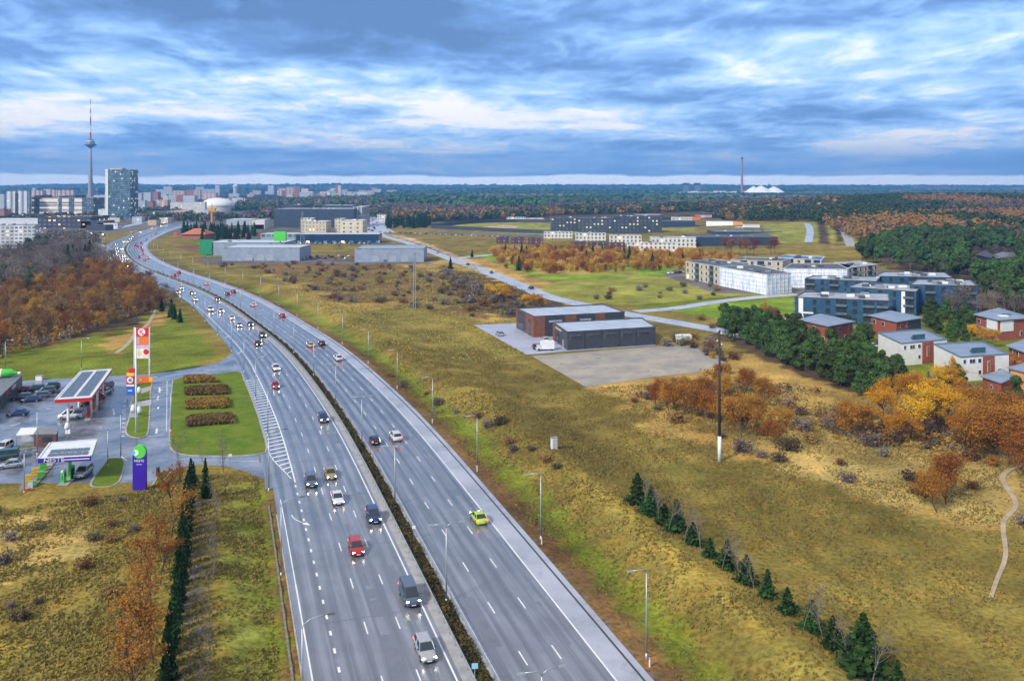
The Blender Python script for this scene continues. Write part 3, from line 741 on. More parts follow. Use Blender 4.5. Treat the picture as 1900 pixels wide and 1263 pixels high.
PC = dict(black=(.012, .013, .016), navy=(.015, .04, .14), darkgrey=(.06, .07, .085), bluegrey=(.09, .13, .2), silver=(.45, .47, .5), white=(.78, .79, .8), red=(.5, .02, .015), maroon=(.2, .012, .02), gold=(.38, .30, .13), lime=(.55, .75, .04), darkgreen=(.04, .09, .07), tan=(.55, .47, .36))
def loft(mb, rings, m=0):
    n = len(rings[0]); vs = [p for r in rings for p in r]; fs = []
    for i in range(len(rings)-1):
        for k in range(n):
            k2 = (k+1) % n; fs.append((i*n+k, i*n+k2, (i+1)*n+k2, (i+1)*n+k))
    fs.append(tuple(range(n-1, -1, -1))); e = (len(rings)-1)*n; fs.append(tuple(e+k for k in range(n)))
    mb.add(vs, fs, m); return mb
def ring(x, w, zb, zt): return [(x, -w*.9, zb), (x, -w, zb+.14), (x, -w*1.0, zb+(zt-zb)*.6), (x, -w*.93, zt-.04), (x, -w*.7, zt), (x, w*.7, zt), (x, w*.93, zt-.04), (x, w, zb+(zt-zb)*.6), (x, w, zb+.14), (x, w*.9, zb)][::-1]
SHAPE = {  # body stations (x, half width, bottom, top); cabin base x1, x2; roof x1, x2; belt, roof heights, wheel x, radius
 'sedan': dict(b=[(2.3, .68, .36, .62), (2.12, .84, .2, .72), (1.2, .9, .18, .86), (.6, .91, .18, .93), (-1.6, .91, .18, .98), (-2.15, .86, .2, .96), (-2.32, .76, .36, .86)], c=(1.0, -1.85), r=(.25, -1.1), z=(.93, 1.44), w=(1.38, -1.35, .33)),
 'wagon': dict(b=[(2.3, .68, .36, .64), (2.12, .84, .2, .76), (1.2, .9, .18, .9), (.6, .91, .18, .96), (-1.6, .91, .18, .99), (-2.2, .88, .22, .99), (-2.32, .8, .36, .92)], c=(1.05, -2.25), r=(.3, -1.95), z=(.94, 1.52), w=(1.38, -1.35, .34)),
 'suv': dict(b=[(2.3, .72, .42, .8), (2.14, .88, .28, .92), (1.2, .94, .25, 1.04), (.7, .95, .25, 1.1), (-1.7, .95, .25, 1.13), (-2.2, .92, .28, 1.12), (-2.34, .84, .42, 1.02)], c=(1.05, -2.22), r=(.35, -1.95), z=(1.07, 1.72), w=(1.4, -1.38, .38)),
 'hatch': dict(b=[(2.0, .66, .36, .64), (1.85, .82, .2, .75), (1.05, .88, .18, .88), (.6, .89, .18, .95), (-1.5, .89, .18, .98), (-1.9, .86, .22, .97), (-2.02, .78, .36, .9)], c=(1.05, -1.95), r=(.3, -1.5), z=(.93, 1.48), w=(1.25, -1.25, .32)),
 'van': dict(b=[(2.6, .72, .42, .85), (2.45, .92, .28, 1.0), (1.9, .97, .25, 1.12), (1.3, .98, .25, 1.2), (-2.3, .98, .25, 1.25), (-2.55, .95, .28, 1.24), (-2.62, .9, .42, 1.2)], c=(1.85, -2.58), r=(.85, -2.45), z=(1.18, 1.95), w=(1.65, -1.55, .36)),
}
CARM = {}
def car_parts(kind, lit):
    k = (kind, lit)
    if k in CARM: return CARM[k]
    S_ = SHAPE[kind]; P = {}
    b = MB(); loft(b, [ring(*q) for q in S_['b']]); P['body'] = b.mesh('body', [paintm('white', PC['white'])], True)
    zb, zt = S_['z']; c1, c2 = S_['c']; r1, r2 = S_['r']; w = S_['b'][3][1]*.92; w2 = w*.80
    g = MB(); g.add([(c1, -w, zb), (c1, w, zb), (c2, w, zb), (c2, -w, zb), (r1, -w2, zt), (r1, w2, zt), (r2, w2, zt), (r2, -w2, zt)], [(0, 1, 5, 4), (1, 2, 6, 5), (2, 3, 7, 6), (3, 0, 4, 7)])
    P['window_glass'] = g.mesh('window_glass', GLASS)
    r = MB(); e = .05
    r.add([(r1+e, -w2-e, zt-.03), (r1+e, w2+e, zt-.03), (r2-e, w2+e, zt-.03), (r2-e, -w2-e, zt-.03), (r1-.15, -w2+.1, zt+.05), (r1-.15, w2-.1, zt+.05), (r2+.15, w2-.1, zt+.05), (r2+.15, -w2+.1, zt+.05)], [(0, 1, 5, 4), (1, 2, 6, 5), (2, 3, 7, 6), (3, 0, 4, 7), (4, 5, 6, 7)])
    for sy in (-1, 1):   # pillars
        for (xa, xb) in ((c1, r1), (c2, r2), ((c1+c2)/2-.1, (r1+r2)/2-.1)):
            r.tube([(xa, sy*(w+.005), zb-.02), (xb, sy*(w2+.005), zt)], .045, n=4)
    P['roof'] = r.mesh('roof', [paintm('white', PC['white'])], False)
    wx1, wx2, wr = S_['w']; hw = S_['b'][3][1]
    t = MB(); t.tube([(0, -.11, 0), (0, .11, 0)], wr, n=16); P['wheel'] = t.mesh('wheel', TYRE, False)
    t = MB(); t.tube([(0, -.118, 0), (0, .118, 0)], wr*.62, n=12); P['rim'] = t.mesh('rim', RIM)
    x0 = S_['b'][1][0]; z0 = S_['b'][1][3]; x9 = S_['b'][-2][0]; z9 = S_['b'][-2][3]
    P['headlight'] = MB().box((0, 0, 0), (.2, .32, .13), taper=.8).mesh('headlight', HLON if lit else HLOFF)
    P['tail_light'] = MB().box((0, 0, 0), (.14, .26, .24), taper=.85).mesh('tail_light', TLON if lit else TLOFF)
    P['bumper'] = MB().box((0, 0, 0), (.16, 1.2, .2)).mesh('bumper', TRIM)
    P['number_plate'] = MB().box((0, 0, 0), (.03, .52, .12)).mesh('number_plate', PLATE)
    P['mirror'] = MB().box((0, 0, 0), (.14, .2, .12), taper=.7).mesh('mirror', TRIM)
    CARM[k] = P; return P
def car(kind, colour, x, y, h, label, lit=True, group=None, parts=True, z=.05, cat='car', name=None):
    P = car_parts(kind, lit); S_ = SHAPE[kind]
    o = empty(name or ('van' if kind == 'van' else 'car'), (x, y, z), h, label, cat, group)
    def add(pt, loc=(0, 0, 0), rz=0, par=o):
        k = link_mesh(pt, P[pt], par, loc, rz)
        if pt in ('body', 'roof'):
            k.material_slots[0].link = 'OBJECT'; k.material_slots[0].material = paintm(colour, PC[colour])
        return k
    add('body'); add('window_glass'); add('roof')
    wx1, wx2, wr = S_['w']; hw = S_['b'][3][1]
    for wx in (wx1, wx2):
        for sy in (-1, 1):
            w = add('wheel', (wx, sy*(hw-.1), wr))
            if parts: add('rim', par=w)
    x0, w0, b0, z0 = S_['b'][1]; x9, w9, b9, z9 = S_['b'][-2]
    for sy in (-1, 1):
        add('headlight', (x0+.02, sy*(w0-.2), z0-.1)); add('tail_light', (x9-.08, sy*(w9-.12), z9-.16))
        if parts: add('mirror', (S_['c'][0]-.35, sy*(hw+.06), S_['z'][0]+.08))
    if parts:
        add('bumper', (S_['b'][0][0]-.04, 0, b0+.14)); add('number_plate', (S_['b'][0][0]+.055, 0, b0+.2)); add('number_plate', (S_['b'][-1][0]-.03, 0, z9-.4))
    return o
ROAD = [  # px, py of the middle of the car on the road, kind, colour, direction (-1 towards the camera), label
 (789, 1213, 'wagon', 'silver', -1, 'silver estate car nearest the camera, headlights on'),
 (760, 1112, 'van', 'bluegrey', -1, 'dark blue-grey minibus van behind the nearest silver car'),
 (693, 964, 'suv', 'navy', -1, 'dark navy car in the lane beside the median, ahead of the red one'),
 (661, 1022, 'wagon', 'red', -1, 'red estate car in the middle lane with yellowish headlights'),
 (626, 930, 'sedan', 'white', -1, 'white saloon following the red estate in the middle lane'),
 (577, 899, 'suv', 'bluegrey', -1, 'slate blue car in the outer lane just past the white hatching'),
 (613, 884, 'sedan', 'gold', -1, 'dull gold saloon right behind the white one in the middle lane'),
 (600, 781, 'suv', 'navy', -1, 'dark blue car alone beside the median, level with the station exit'),
 (511, 719, 'hatch', 'red', -1, 'small red hatchback beside the top half of the hatching'),
 (512, 686, 'wagon', 'white', -1, 'white estate just behind the small red hatchback'),
 (479, 640, 'sedan', 'black', -1, 'black saloon level with the mouth of the station road'),
 (487, 625, 'suv', 'darkgrey', -1, 'dark grey car in the inner lane near the station turn-off'),
 (464, 604, 'sedan', 'darkgreen', -1, 'dark green saloon in the inner lane of the incoming traffic'),
 (443, 606, 'hatch', 'silver', -1, 'silver hatchback in the outer lane before the station turn-off'),
 (430, 592, 'sedan', 'white', -1, 'white saloon two cars before the station turn-off'),
 (410, 579, 'hatch', 'tan', -1, 'beige hatchback with bright headlights, middle lane'),
 (390, 577, 'van', 'white', -1, 'white van in the outer lane of the incoming traffic'),
 (362, 558, 'hatch', 'silver', -1, 'silver hatchback in the outer lane below the road bend'),
 (357, 546, 'sedan', 'black', -1, 'black saloon in the middle lane below the road bend'),
 (336, 536, 'sedan', 'tan', -1, 'beige saloon left of the break in the median'),
 (329, 545, 'van', 'white', -1, 'white van at the left edge, just below the bare roadside trees'),
 (403, 558, 'hatch', 'darkgrey', -1, 'dark grey hatchback hugging the median, incoming side'),
 (695, 822, 'hatch', 'black', 1, 'black hatchback with glowing tail lights, outbound inner lane'),
 (734, 815, 'suv', 'white', 1, 'white off-roader in the outbound middle lane'),
 (888, 966, 'sedan', 'lime', 1, 'lime yellow taxi in the outbound outer lane'),
 (627, 668, 'suv', 'white', 1, 'white car alone in the outbound outer lane'),
 (597, 640, 'sedan', 'black', 1, 'black saloon beside the beige outbound car'),
 (576, 643, 'wagon', 'tan', 1, 'beige estate in the outbound middle lane'),
 (524, 588, 'sedan', 'red', 1, 'bright red saloon on the outbound outer lane'),
 (470, 568, 'hatch', 'white', 1, 'white hatchback in the outbound middle lane, before the red saloon'),
 (433, 543, 'sedan', 'maroon', 1, 'dark red saloon, right one of an outbound pair'),
 (422, 547, 'sedan', 'navy', 1, 'navy saloon, left one of an outbound pair'),
 (383, 528, 'wagon', 'white', 1, 'white estate in the outbound middle lane near the bend'),
 (332, 507, 'sedan', 'maroon', 1, 'maroon saloon at the outer edge of the outbound bend'),
 (323, 513, 'suv', 'red', 1, 'dark red off-roader beside the maroon saloon on the bend'),
]
FARC = [(244, 428+4, 'white', 1), (258, 478, 'black', 1), (262, 452, 'black', 1), (252, 456, 'navy', 1), (256, 458.5, 'navy', 1), (262, 461, 'maroon', 1), (264, 466, 'red', 1), (265, 472, 'red', 1), (269, 483, 'silver', 1), (275, 480, 'tan', 1), (289, 434, 'navy', 1), (272, 446.5, 'black', 1), (279, 437, 'silver', 1),
        (216, 462, 'gold', -1), (218, 468, 'white', -1), (219, 475, 'silver', -1), (229, 475, 'tan', -1), (226, 463, 'white', -1), (207, 475, 'darkgrey', -1), (213, 485, 'navy', -1), (225, 482, 'white', -1), (235, 482, 'silver', -1), (222, 490, 'gold', -1), (234, 491, 'black', -1), (229, 495, 'white', -1), (238, 495, 'gold', -1), (217, 455, 'silver', -1), (231, 449, 'white', -1), (236, 449.5, 'tan', -1), (246, 441, 'gold', -1), (243, 445, 'white', -1), (262, 431, 'white', -1), (283, 424.5, 'silver', -1), (300, 420, 'tan', -1)]
for px, py, k, c, dr, lb in ROAD:
    x, y = G(px, py); s = s_of(px, py); a = along(s)[2]+(math.pi if dr < 0 else 0)
    car(k, c, x, y, a, lb, True, 'vehicles on the motorway', parts=py > 700, cat='van' if k == 'van' else 'car')
kk = ['sedan', 'hatch', 'suv', 'wagon']
for i, (px, py, c, dr) in enumerate(FARC):
    x, y = G(px, py); s = s_of(px, py); a = along(s)[2]+(math.pi if dr < 0 else 0)
    car(kk[i % 4], c, x, y, a, ('%s car in the distant queue with headlights on, on the road bend' if dr < 0 else '%s car driving away round the distant road bend') % {'darkgrey': 'dark grey', 'tan': 'beige', 'navy': 'dark blue'}.get(c, c),
        True, '%s cars %s the distant bend' % (c, 'coming round' if dr < 0 else 'leaving round'), parts=False)
# ------------------------------------------------------------------ filling stations
REDM = mat('signal red', (.62, .02, .02), .4, var=.08); ORANGE = mat('orange board', (.80, .18, .04), .45, var=.1); YEL = mat('yellow board', (.85, .55, .03), .45, var=.08)
BLUEM = mat('blue board', (.03, .14, .55), .4, var=.08); PURP = mat('violet blue panel', (.045, .015, .36), .35, var=.06); GRN = mat('bright green panel', (.10, .62, .07), .4, var=.08)
SOLAR = mat('solar panel', (.10, .125, .17), .25, var=.25, scale=1.2); ROOFW = mat('white roof sheet', (.70, .72, .76), .45, var=.1); DGLASS = mat('dark window glass', (.035, .05, .065), .1, var=.3, spec=.8)
BROWNW = mat('brown boards', (.13, .06, .045), .7, var=.3, scale=2)
def text_mesh(txt, size, m, depth=.02):
    c = bpy.data.curves.new('txt', 'FONT'); c.body = txt; c.size = size; c.extrude = depth; c.align_x = 'CENTER'; c.align_y = 'CENTER'; c.resolution_u = 3
    o = bpy.data.objects.new('txt', c); col.objects.link(o); dg = bpy.context.evaluated_depsgraph_get(); me = bpy.data.meshes.new_from_object(o.evaluated_get(dg))
    bpy.data.objects.remove(o); bpy.data.curves.remove(c); me.materials.clear(); me.materials.append(m); return me
def put_text(name, txt, size, m, parent, loc, rz=0, sx=1.0, bold=0):
    me = text_mesh(txt, size, m); o = link_mesh(name, me, parent, loc); o.rotation_euler = (R(90), 0, rz); o.scale = (sx, 1, 1); return o
def rel(poly, c): return [(p[0]-c[0], p[1]-c[1]) for p in poly]
def ctr(poly): return (sum(p[0] for p in poly)/len(poly), sum(p[1] for p in poly)/len(poly))
def lerp(a, b, t): return tuple(a[i]+(b[i]-a[i])*t for i in range(len(a)))
def quadpt(q, u, v): return lerp(lerp(q[0], q[1], u), lerp(q[3], q[2], u), v)     # q = FL, FR, BR, BL
def canopy(name, corners, ztop, thick, mats4, label, cols, colm, arrays, cat='canopy'):
    q = [G(*c, ztop) for c in corners]; c = ctr(q); t = empty(name, (*c, 0), 0, label, cat); w = rel(q, c)
    MB().prism(w, ztop-.12, ztop-.06, 0, bottom=True).build('roof_deck', ROOFW, t)
    MB().prism([quadpt(w, u, v) for u, v in ((.02, .01), (.98, .01), (.98, .99), (.02, .99))], ztop-thick+.08, ztop-thick+.12, 0, bottom=True).build('ceiling', WHITE, t)
    for i in range(4):
        a, b = w[i], w[(i+1) % 4]; l = math.dist(a, b); ang = math.atan2(b[1]-a[1], b[0]-a[0]); m_ = lerp(a, b, .5)
        MB().box((m_[0], m_[1], ztop-thick/2), (l+.1, .14, thick), rz=ang).build('fascia', mats4[i], t)
        MB().box((m_[0], m_[1], ztop+.02), (l+.16, .3, .05), rz=ang).build('edge_trim', ROOFW, t)
    for (u0, v0, u1, v1, nu, nv) in arrays:
        m = MB()
        for i in range(nu):
            for j in range(nv):
                e = .12; P = [quadpt(w, u0+(u1-u0)*(i+a)/nu, v0+(v1-v0)*(j+b)/nv) for a, b in ((e*.5, e), (1-e*.5, e), (1-e*.5, 1-e), (e*.5, 1-e))]; m.prism(P, ztop-.02, ztop+.06)
        m.build('solar_array', SOLAR, t)
    for u, v in cols:
        p = quadpt(w, u, v); MB().box((p[0], p[1], (ztop-thick)/2), (.4, .4, ztop-thick)).build('column', colm, t)
    return t, w, c
KC = [(102, 741), (168.4, 737), (206.6, 684), (150, 688)]
ck, cw, cc = canopy('fuel_canopy', KC, 5.5, .8, [REDM, REDM, ROOFW, ROOFW], 'white forecourt canopy with bright red edge and grey solar panels on top', [(.3, .08), (.86, .22), (.3, .5), (.86, .5), (.3, .9), (.86, .78)], WHITE, [(.08, .06, .45, .95, 3, 16), (.54, .06, .91, .95, 3, 16)])
NC = [(71, 850), (168.5, 845), (179, 814.5), (93, 821)]
nk, nw, nc = canopy('fuel_canopy', NC, 5.0, .85, [PURP, GRN, ROOFW, ROOFW], 'white forecourt canopy with violet front edge and green right edge', [(.55, .3)], GRN, [(.14, .06, .93, .52, 6, 2)])
a, b = nw[0], nw[1]; ang = math.atan2(b[1]-a[1], b[0]-a[0]); p = lerp(a, b, .3); off = (math.sin(ang)*.12, -math.cos(ang)*.12)
put_text('lettering', 'NESTE', .95, WHITE, nk, (p[0]+off[0], p[1]+off[1], 4.55), ang, 1.25)
p = lerp(a, b, .72); MB().box((p[0]+off[0]*.8, p[1]+off[1]*.8, 4.55), (4.4, .06, .14), rz=ang).build('lettering_strip', WHITE, nk)
# dispensers
def pump(x, y, rz, m1, m2, label, z=.18):
    t = empty('fuel_pump', (x, y, z), rz, label, 'fuel pump', 'fuel pumps of the two filling stations')
    MB().box((0, 0, .95), (.9, .55, 1.9)).build('cabinet', m1, t); MB().box((0, 0, 2.05), (1.2, .4, .35)).build('top_sign', m2, t)
    MB().box((0, -.29, 1.35), (.6, .05, .4)).build('display', DGLASS, t)
    for s_ in (-1, 1): MB().tube([(s_*.5, 0, 1.5), (s_*.62, 0, .9), (s_*.55, 0, .4), (s_*.48, 0, 1.1)], .03, n=5).build('hose', TRIM, t)
cang = math.atan2(cw[3][1]-cw[0][1], cw[3][0]-cw[0][0])
for i, (v, u) in enumerate(((.12, .86), (.36, .86), (.62, .86), (.88, .86), (.2, .3), (.6, .3))):
    p = quadpt(cw, u, v); x, y = p[0]+cc[0], p[1]+cc[1]
    ln = (.9, 4.2); struct(MB().box((x, y, .08), (4.2, 1.2, .18), rz=cang), 'pump_island', CONC)
    pump(x, y, cang, REDM if i % 2 == 0 else ORANGE, REDM, 'red fuel pump under the red-edged canopy, '+('right' if u > .5 else 'left')+' row, '+ORD[(0, 1, 2, 3, 0, 1)[i]].replace('nearest', 'first')+' from the front')
x, y = G(125, 893); struct(MB().box((x, y, .08), (1.8, 4.6, .18), rz=.1), 'pump_island', CONC)
pump(x-.2, y-.9, 1.6, GRN, WHITE, 'green and white fuel pump, front one under the violet-edged canopy'); pump(x+.2, y+1.2, 1.6, TRIM, GRN, 'dark fuel pump behind the green column of the violet-edged canopy')
# self-service island at the left
ip = [(33, 913), (47, 918), (62, 908), (98, 866), (104, 857), (84, 857), (60, 880), (38, 903)]
struct(MB().prism([G(*q_) for q_ in ip], 0, .17), 'pump_island', mat('island paving', (.25, .23, .21), .8))
def crate_stand(px, py, m, label, h=1.3, w=1.0, k=3):
    x, y = G(px, py); t = empty('display_stand', (x, y, .17), .5, label, 'display stand')
    MB().box((0, 0, h/2), (w, .7, h)).build('rack', mat('rack grey', (.3, .31, .32), .5), t)
    for i in range(k): MB().box((0, -.1, h*(i+.6)/k), (w*.94, .62, h/k*.78)).build('shelf_goods', m, t)
for px, py, m, lb, h, w in ((88, 866, WHITE, 'white machine cabinet at the far end of the left pump island', 2.2, 1.8), (80, 874, GRN, 'green gas cylinder rack on the left pump island', 1.7, 1.1), (66, 884, YEL, 'yellow-orange goods stand in the middle of the left pump island', 1.5, 1.3), (75, 887, GRN, 'low green goods stand beside the orange one', 1.1, 1.0),
                       (53, 895, YEL, 'bright yellow goods stand at the front of the left pump island', 1.3, 1.0), (62, 901, GRN, 'small green box stand near the front of the pump island', .8, 1.0), (56, 906, WHITE, 'small white box stand near the front of the pump island', .9, .8), (50, 912, ORANGE, 'low orange-brown planter at the tip of the pump island', .5, 1.1)):
    crate_stand(px, py, m, lb, h, w)
# shed with white shelter
q = [G(*c_, 2.7) for c_ in ((63, 805), (104, 804.5), (108, 795), (72.6, 792.5))]; c = ctr(q); t = empty('shed', (*c, 0), 0, 'brown boarded car wash shed with grey roof', 'shed'); w = rel(q, c)
MB().prism(w, 0, 2.6).build('wall', BROWNW, t); MB().prism([lerp((0, 0), p, 1.06) for p in w], 2.6, 2.75, bottom=True).build('roof', mat('grey felt', (.22, .22, .24), .7), t)
MB().box((w[0][0]*.4+w[1][0]*.6, w[0][1]*.4+w[1][1]*.6, 1.6), (1.8, .12, 1.0), rz=math.atan2(w[1][1]-w[0][1], w[1][0]-w[0][0])).build('window', DGLASS, t)
q = [G(*c_, 2.7) for c_ in ((29.5, 807), (62.4, 805.2), (72, 792.6), (39, 794))]; c = ctr(q); t = empty('shelter', (*c, 0), 0, 'open white-roofed shelter attached to the brown shed', 'shelter'); w = rel(q, c)
MB().prism(w, 2.62, 2.74, bottom=True).build('roof', WHITE, t)
for p in w: MB().box((p[0]*.95, p[1]*.95, 1.31), (.12, .12, 2.62)).build('post', STEEL, t)
MB().prism([quadpt(w, .05, .93), quadpt(w, .95, .93), quadpt(w, .95, .97), quadpt(w, .05, .97)], 0, 2.0).build('screen', mat('frosted panel', (.5, .55, .62), .3), t)
# shop
z = 3.4; q = [G(0, 735, z), G(41.3, 696, z)]; d = ((q[1][0]-q[0][0]), (q[1][1]-q[0][1])); l = math.hypot(*d); d = (d[0]/l, d[1]/l); nrm = (-d[1], d[0])
B0 = (q[0][0]-d[0]*14, q[0][1]-d[1]*14); fp = [B0, q[1], (q[1][0]+nrm[0]*16, q[1][1]+nrm[1]*16), (B0[0]+nrm[0]*16, B0[1]+nrm[1]*16)]; c = ctr(fp); w = rel(fp, c)
t = empty('shop', (*c, 0), 0, 'low dark filling station shop with grey flat roof', 'shop')
MB().prism(w, 0, z-.1).build('wall', mat('charcoal cladding', (.07, .075, .085), .5, var=.2, scale=1), t); MB().prism(w, z-.1, z).build('roof', mat('grey blue roof felt', (.16, .18, .22), .55, var=.2), t)
sa = math.atan2(d[1], d[0])
for u, wd, m_, nm in ((.28, 6, DGLASS, 'shop_window'), (.55, 3, REDM, 'sign_board'), (.74, 4, mat('pink sign', (.75, .45, .42), .4), 'sign_board')):
    p = lerp(w[0], w[1], u); MB().box((p[0]+d[1]*.06, p[1]-d[0]*.06, 1.5 if nm == 'shop_window' else 2.6), (wd, .16, 2.2 if nm == 'shop_window' else .8), rz=sa).build(nm, m_, t)
for i, (u, v) in enumerate(((.5, .3), (.7, .5), (.62, .75), (.4, .5))):
    p = quadpt(w, u, v); MB().box((p[0], p[1], z+.35), (1.1, .8, .7)).build('roof_unit', (WHITE, DSTEEL)[i % 2], t)
Q = q[1]; I_ = lambda k, dz: (Q[0]+nrm[0]*k-d[0]*1.6, Q[1]+nrm[1]*k-d[1]*1.6, z+dz)
t = empty('inflatable_bottle', (0, 0, 0), 0, 'bright green inflatable bottle lying on the shop roof', 'inflatable')
m = MB(); m.tube([I_(.7, .9), I_(1.1, .95), I_(1.6, 1.0), I_(2.3, 1.15), I_(9.5, 1.15)], [.3, .42, .55, 1.05, 1.1], n=14); m.build('bottle', GRN, t, True)
MB().tube([I_(.1, .9), I_(.7, .9)], .36, n=10).build('cap', WHITE, t); MB().tube([I_(4.2, 1.16), I_(6.6, 1.16)], 1.13, n=14).build('label_band', mat('cream label', (.75, .7, .6), .5), t)
# violet totem
x, y = G(259.5, 912); t = empty('totem_sign', (x, y, 0), 0, 'tall violet totem sign with green and white round emblem on top', 'sign')
MB().box((0, 0, 3.4), (2.25, .55, 6.8)).build('panel', PURP, t); e = MB(); e.tube([(0, -.3, 6.9), (0, .3, 6.9)], 1.12, n=28); eo = e.build('emblem', GRN, t)
for cx_, r_, m_ in ((-.55, .5, WHITE), (-.95, .34, mat('light blue', (.15, .45, .85), .4))): MB().tube([(cx_, -.36 if r_ > .4 else -.38, 6.75), (cx_, -.30, 6.75)], r_, n=16).build('emblem_dot', m_, eo)
put_text('lettering', 'NESTE', .55, WHITE, t, (0, -.3, 5.35), 0, 1.1); MB().box((0, -.29, 4.75), (.95, .04, .14)).build('lettering_strip', mat('pale violet', (.45, .4, .75), .4), t)
# big red and white pole sign + front mast
x1, y1 = G(249.5, 697); x2, y2 = G(277.3, 697); t = empty('pole_sign', (x1, y1, 0), 0, 'tall two-legged advertising sign with a white K in a red square on top', 'sign'); W = x2-x1; sc_ = y1/FPX
def zpx(py, D): return CAMH-(py-HOR)*D/FPX
ztop = zpx(607, y1)
for xx in (0, W): MB().box((xx, 0, ztop/2), (.32, .32, ztop)).build('pole', mat('pale grey paint', (.62, .64, .66), .4), t)
for (pa, pb, m_, nm) in ((608, 623.5, REDM, 'logo_board'), (624, 640, ORANGE, 'advert_board'), (640, 646, mat('lilac board', (.6, .5, .62), .4), 'advert_board'), (646, 664.5, mat('cream board', (.82, .78, .6), .4), 'advert_board')):
    za, zb = zpx(pa, y1), zpx(pb, y1); bo = MB().box((W/2, 0, (za+zb)/2), (W-.3, .4, za-zb)).build(nm, m_, t)
    if nm == 'logo_board':
        zc = (za+zb)/2; MB().tube([(W/2, -.2, zc), (W/2, -.25, zc)], 1.02, n=28).build('logo_disc', WHITE, bo)
        o = put_text('lettering', 'K', 1.75, REDM, bo, (W/2, -.28, zc), 0, 1.15)
        MB().box((W/2+.62, -.262, zc-.62), (1.0, .03, .26)).build('logo_bar', REDM, bo).rotation_euler = (0, 0, 0)
za = zpx(632, y1); MB().box((W*.27, -.22, za), (.75, .08, 1.9)).build('advert_picture', mat('grey picture', (.4, .42, .5), .4), t)
za = zpx(655, y1); MB().tube([(W*.8, -.26, za+.4), (W*.8, -.2, za+.4)], .75, n=16).build('advert_picture', REDM, t); MB().tube([(W*.35, -.26, za), (W*.35, -.2, za)], .6, n=16).build('advert_picture', mat('peach', (.8, .6, .45), .5), t)
x, y = G(253, 803); hgt = zpx(609, y); t = empty('mast', (x, y, .15), 0, 'slender white mast standing on the grass sign island', 'mast'); MB().tube([(0, 0, 0), (-.05, 0, hgt*.5), (-.2, 0, hgt)], [.24, .18, .12], n=10).build('pole', WHITE, t, True); MB().tube([(0, 0, 0), (0, 0, .25)], .4, n=10).build('base_plate', STEEL, t)
# price sign
x, y = G(242, 748); t = empty('price_sign', (x, y, .15), 0, 'price sign in red, yellow and blue with white ring emblem, left of the mast', 'sign'); s_ = y/FPX
for xx in (-.75, .75): MB().box((xx, 0, 1.1), (.15, .15, 2.2)).build('post', STEEL, t)
zz = lambda py: CAMH-.15-(py-HOR)*y/FPX
for pa, pb, m_, w_, dx in ((683, 691, REDM, 1.35, .35), (691.5, 697, YEL, 1.8, 0), (697, 713, REDM, 1.8, 0), (716, 733, BLUEM, 1.7, 0), (713, 716, WHITE, 1.8, 0)):
    MB().box((dx, 0, (zz(pa)+zz(pb))/2), (w_, .35, zz(pa)-zz(pb))).build('sign_board', m_, t)
zc = zz(704.5); MB().tube([(0, -.24, zc), (0, -.18, zc)], .75, n=24).build('emblem', WHITE, t); MB().tube([(.05, -.27, zc), (.05, -.2, zc)], .42, n=18).build('emblem_centre', mat('dark teal', (.15, .25, .27), .4), t); MB().box((0, -.19, zz(724)), (1.0, .05, .22)).build('lettering_strip', WHITE, t)
x, y = G(268, 713); t = empty('banner', (x, y, .15), .12, 'orange-red banner stretched on the sign island, yellow end at the right', 'banner'); MB().box((0, 0, 1.1), (4.0, .12, 1.7)).build('cloth', ORANGE, t); MB().box((1.6, -.07, 1.15), (.9, .06, 1.2)).build('picture', YEL, t)
for xx in (-2, 0, 2): MB().tube([(xx, .1, 0), (xx, .1, 2.1)], .05).build('post', STEEL, t)
put_text('lettering_strip', 'K', .9, WHITE, t, (-.9, -.09, 1.1), 0)
# flags along the sign island (white, furled)
fl = None
for i, (px, py, lb) in enumerate(((247, 772, 'white furled flag by the sign island, left of the mast foot'), (258, 775, 'white furled flag on the grass right of the mast foot'), (258, 737, 'white furled flag at the crossing path'), (125, 806, 'round white sign on the forecourt before the white van'))):
    x, y = G(px, py); t = empty('flag', (x, y, .15), .2*i, lb, 'flag'); MB().tube([(0, 0, 0), (0, 0, 2.6)], .04).build('pole', STEEL, t); MB().lathe([(.05, .8), (.5, 1.0), (.6, 1.5), (.35, 2.3), (.05, 2.5)], m=0, n=10).build('cloth', WHITE, t, True)
x, y = G(324, 865) ; 
# white cabinet on the verge and power line
x, y = G(1028, 849); t = empty('utility_cabinet', (x, y, hz(x, y)-.3), .3, 'white utility cabinet standing alone in the grass field', 'cabinet'); MB().box((0, 0, 1.25), (1.2, .6, 2.3)).build('box', WHITE, t); MB().box((0, 0, 2.45), (1.35, .75, .12)).build('lid', STEEL, t); MB().box((.1, -.31, 1.3), (.9, .03, 1.8)).build('door', mat('grey door', (.5, .5, .5), .5), t); MB().box((0, 0, .05), (1.3, .7, .3)).build('plinth', CONC, t)
WOOD = mat('tarred wood', (.035, .032, .033), .8, var=.35, scale=3)
x, y = G(1335, 856); zt = 24.8; gp = hz(x, y); t = empty('power_pole', (x, y, gp), 0, 'tall dark power pole with a white foot among the orange bushes', 'power pole')
MB().tube([(0, 0, 0), (0, 0, 4.8)], [.36, .33], n=10).build('foot', WHITE, t, True); MB().tube([(0, 0, 4.8), (0, 0, zt)], [.29, .17], n=8).build('shaft', WOOD, t, True)
PA = R(20)
def arm_(t, z_, L_, m_):
    o = MB(); o.box((0, 0, z_), (L_, .18, .18), rz=PA+1.2); a_ = o.build('crossarm', m_, t)
    for u in (-L_/2+.1, L_/2-.1, 0): MB().lathe([(.05, z_+.1), (.13, z_+.2), (.05, z_+.3), (.13, z_+.4), (.03, z_+.5)], (u*math.cos(PA+1.2), u*math.sin(PA+1.2)), n=8).build('insulator', WHITE, a_)
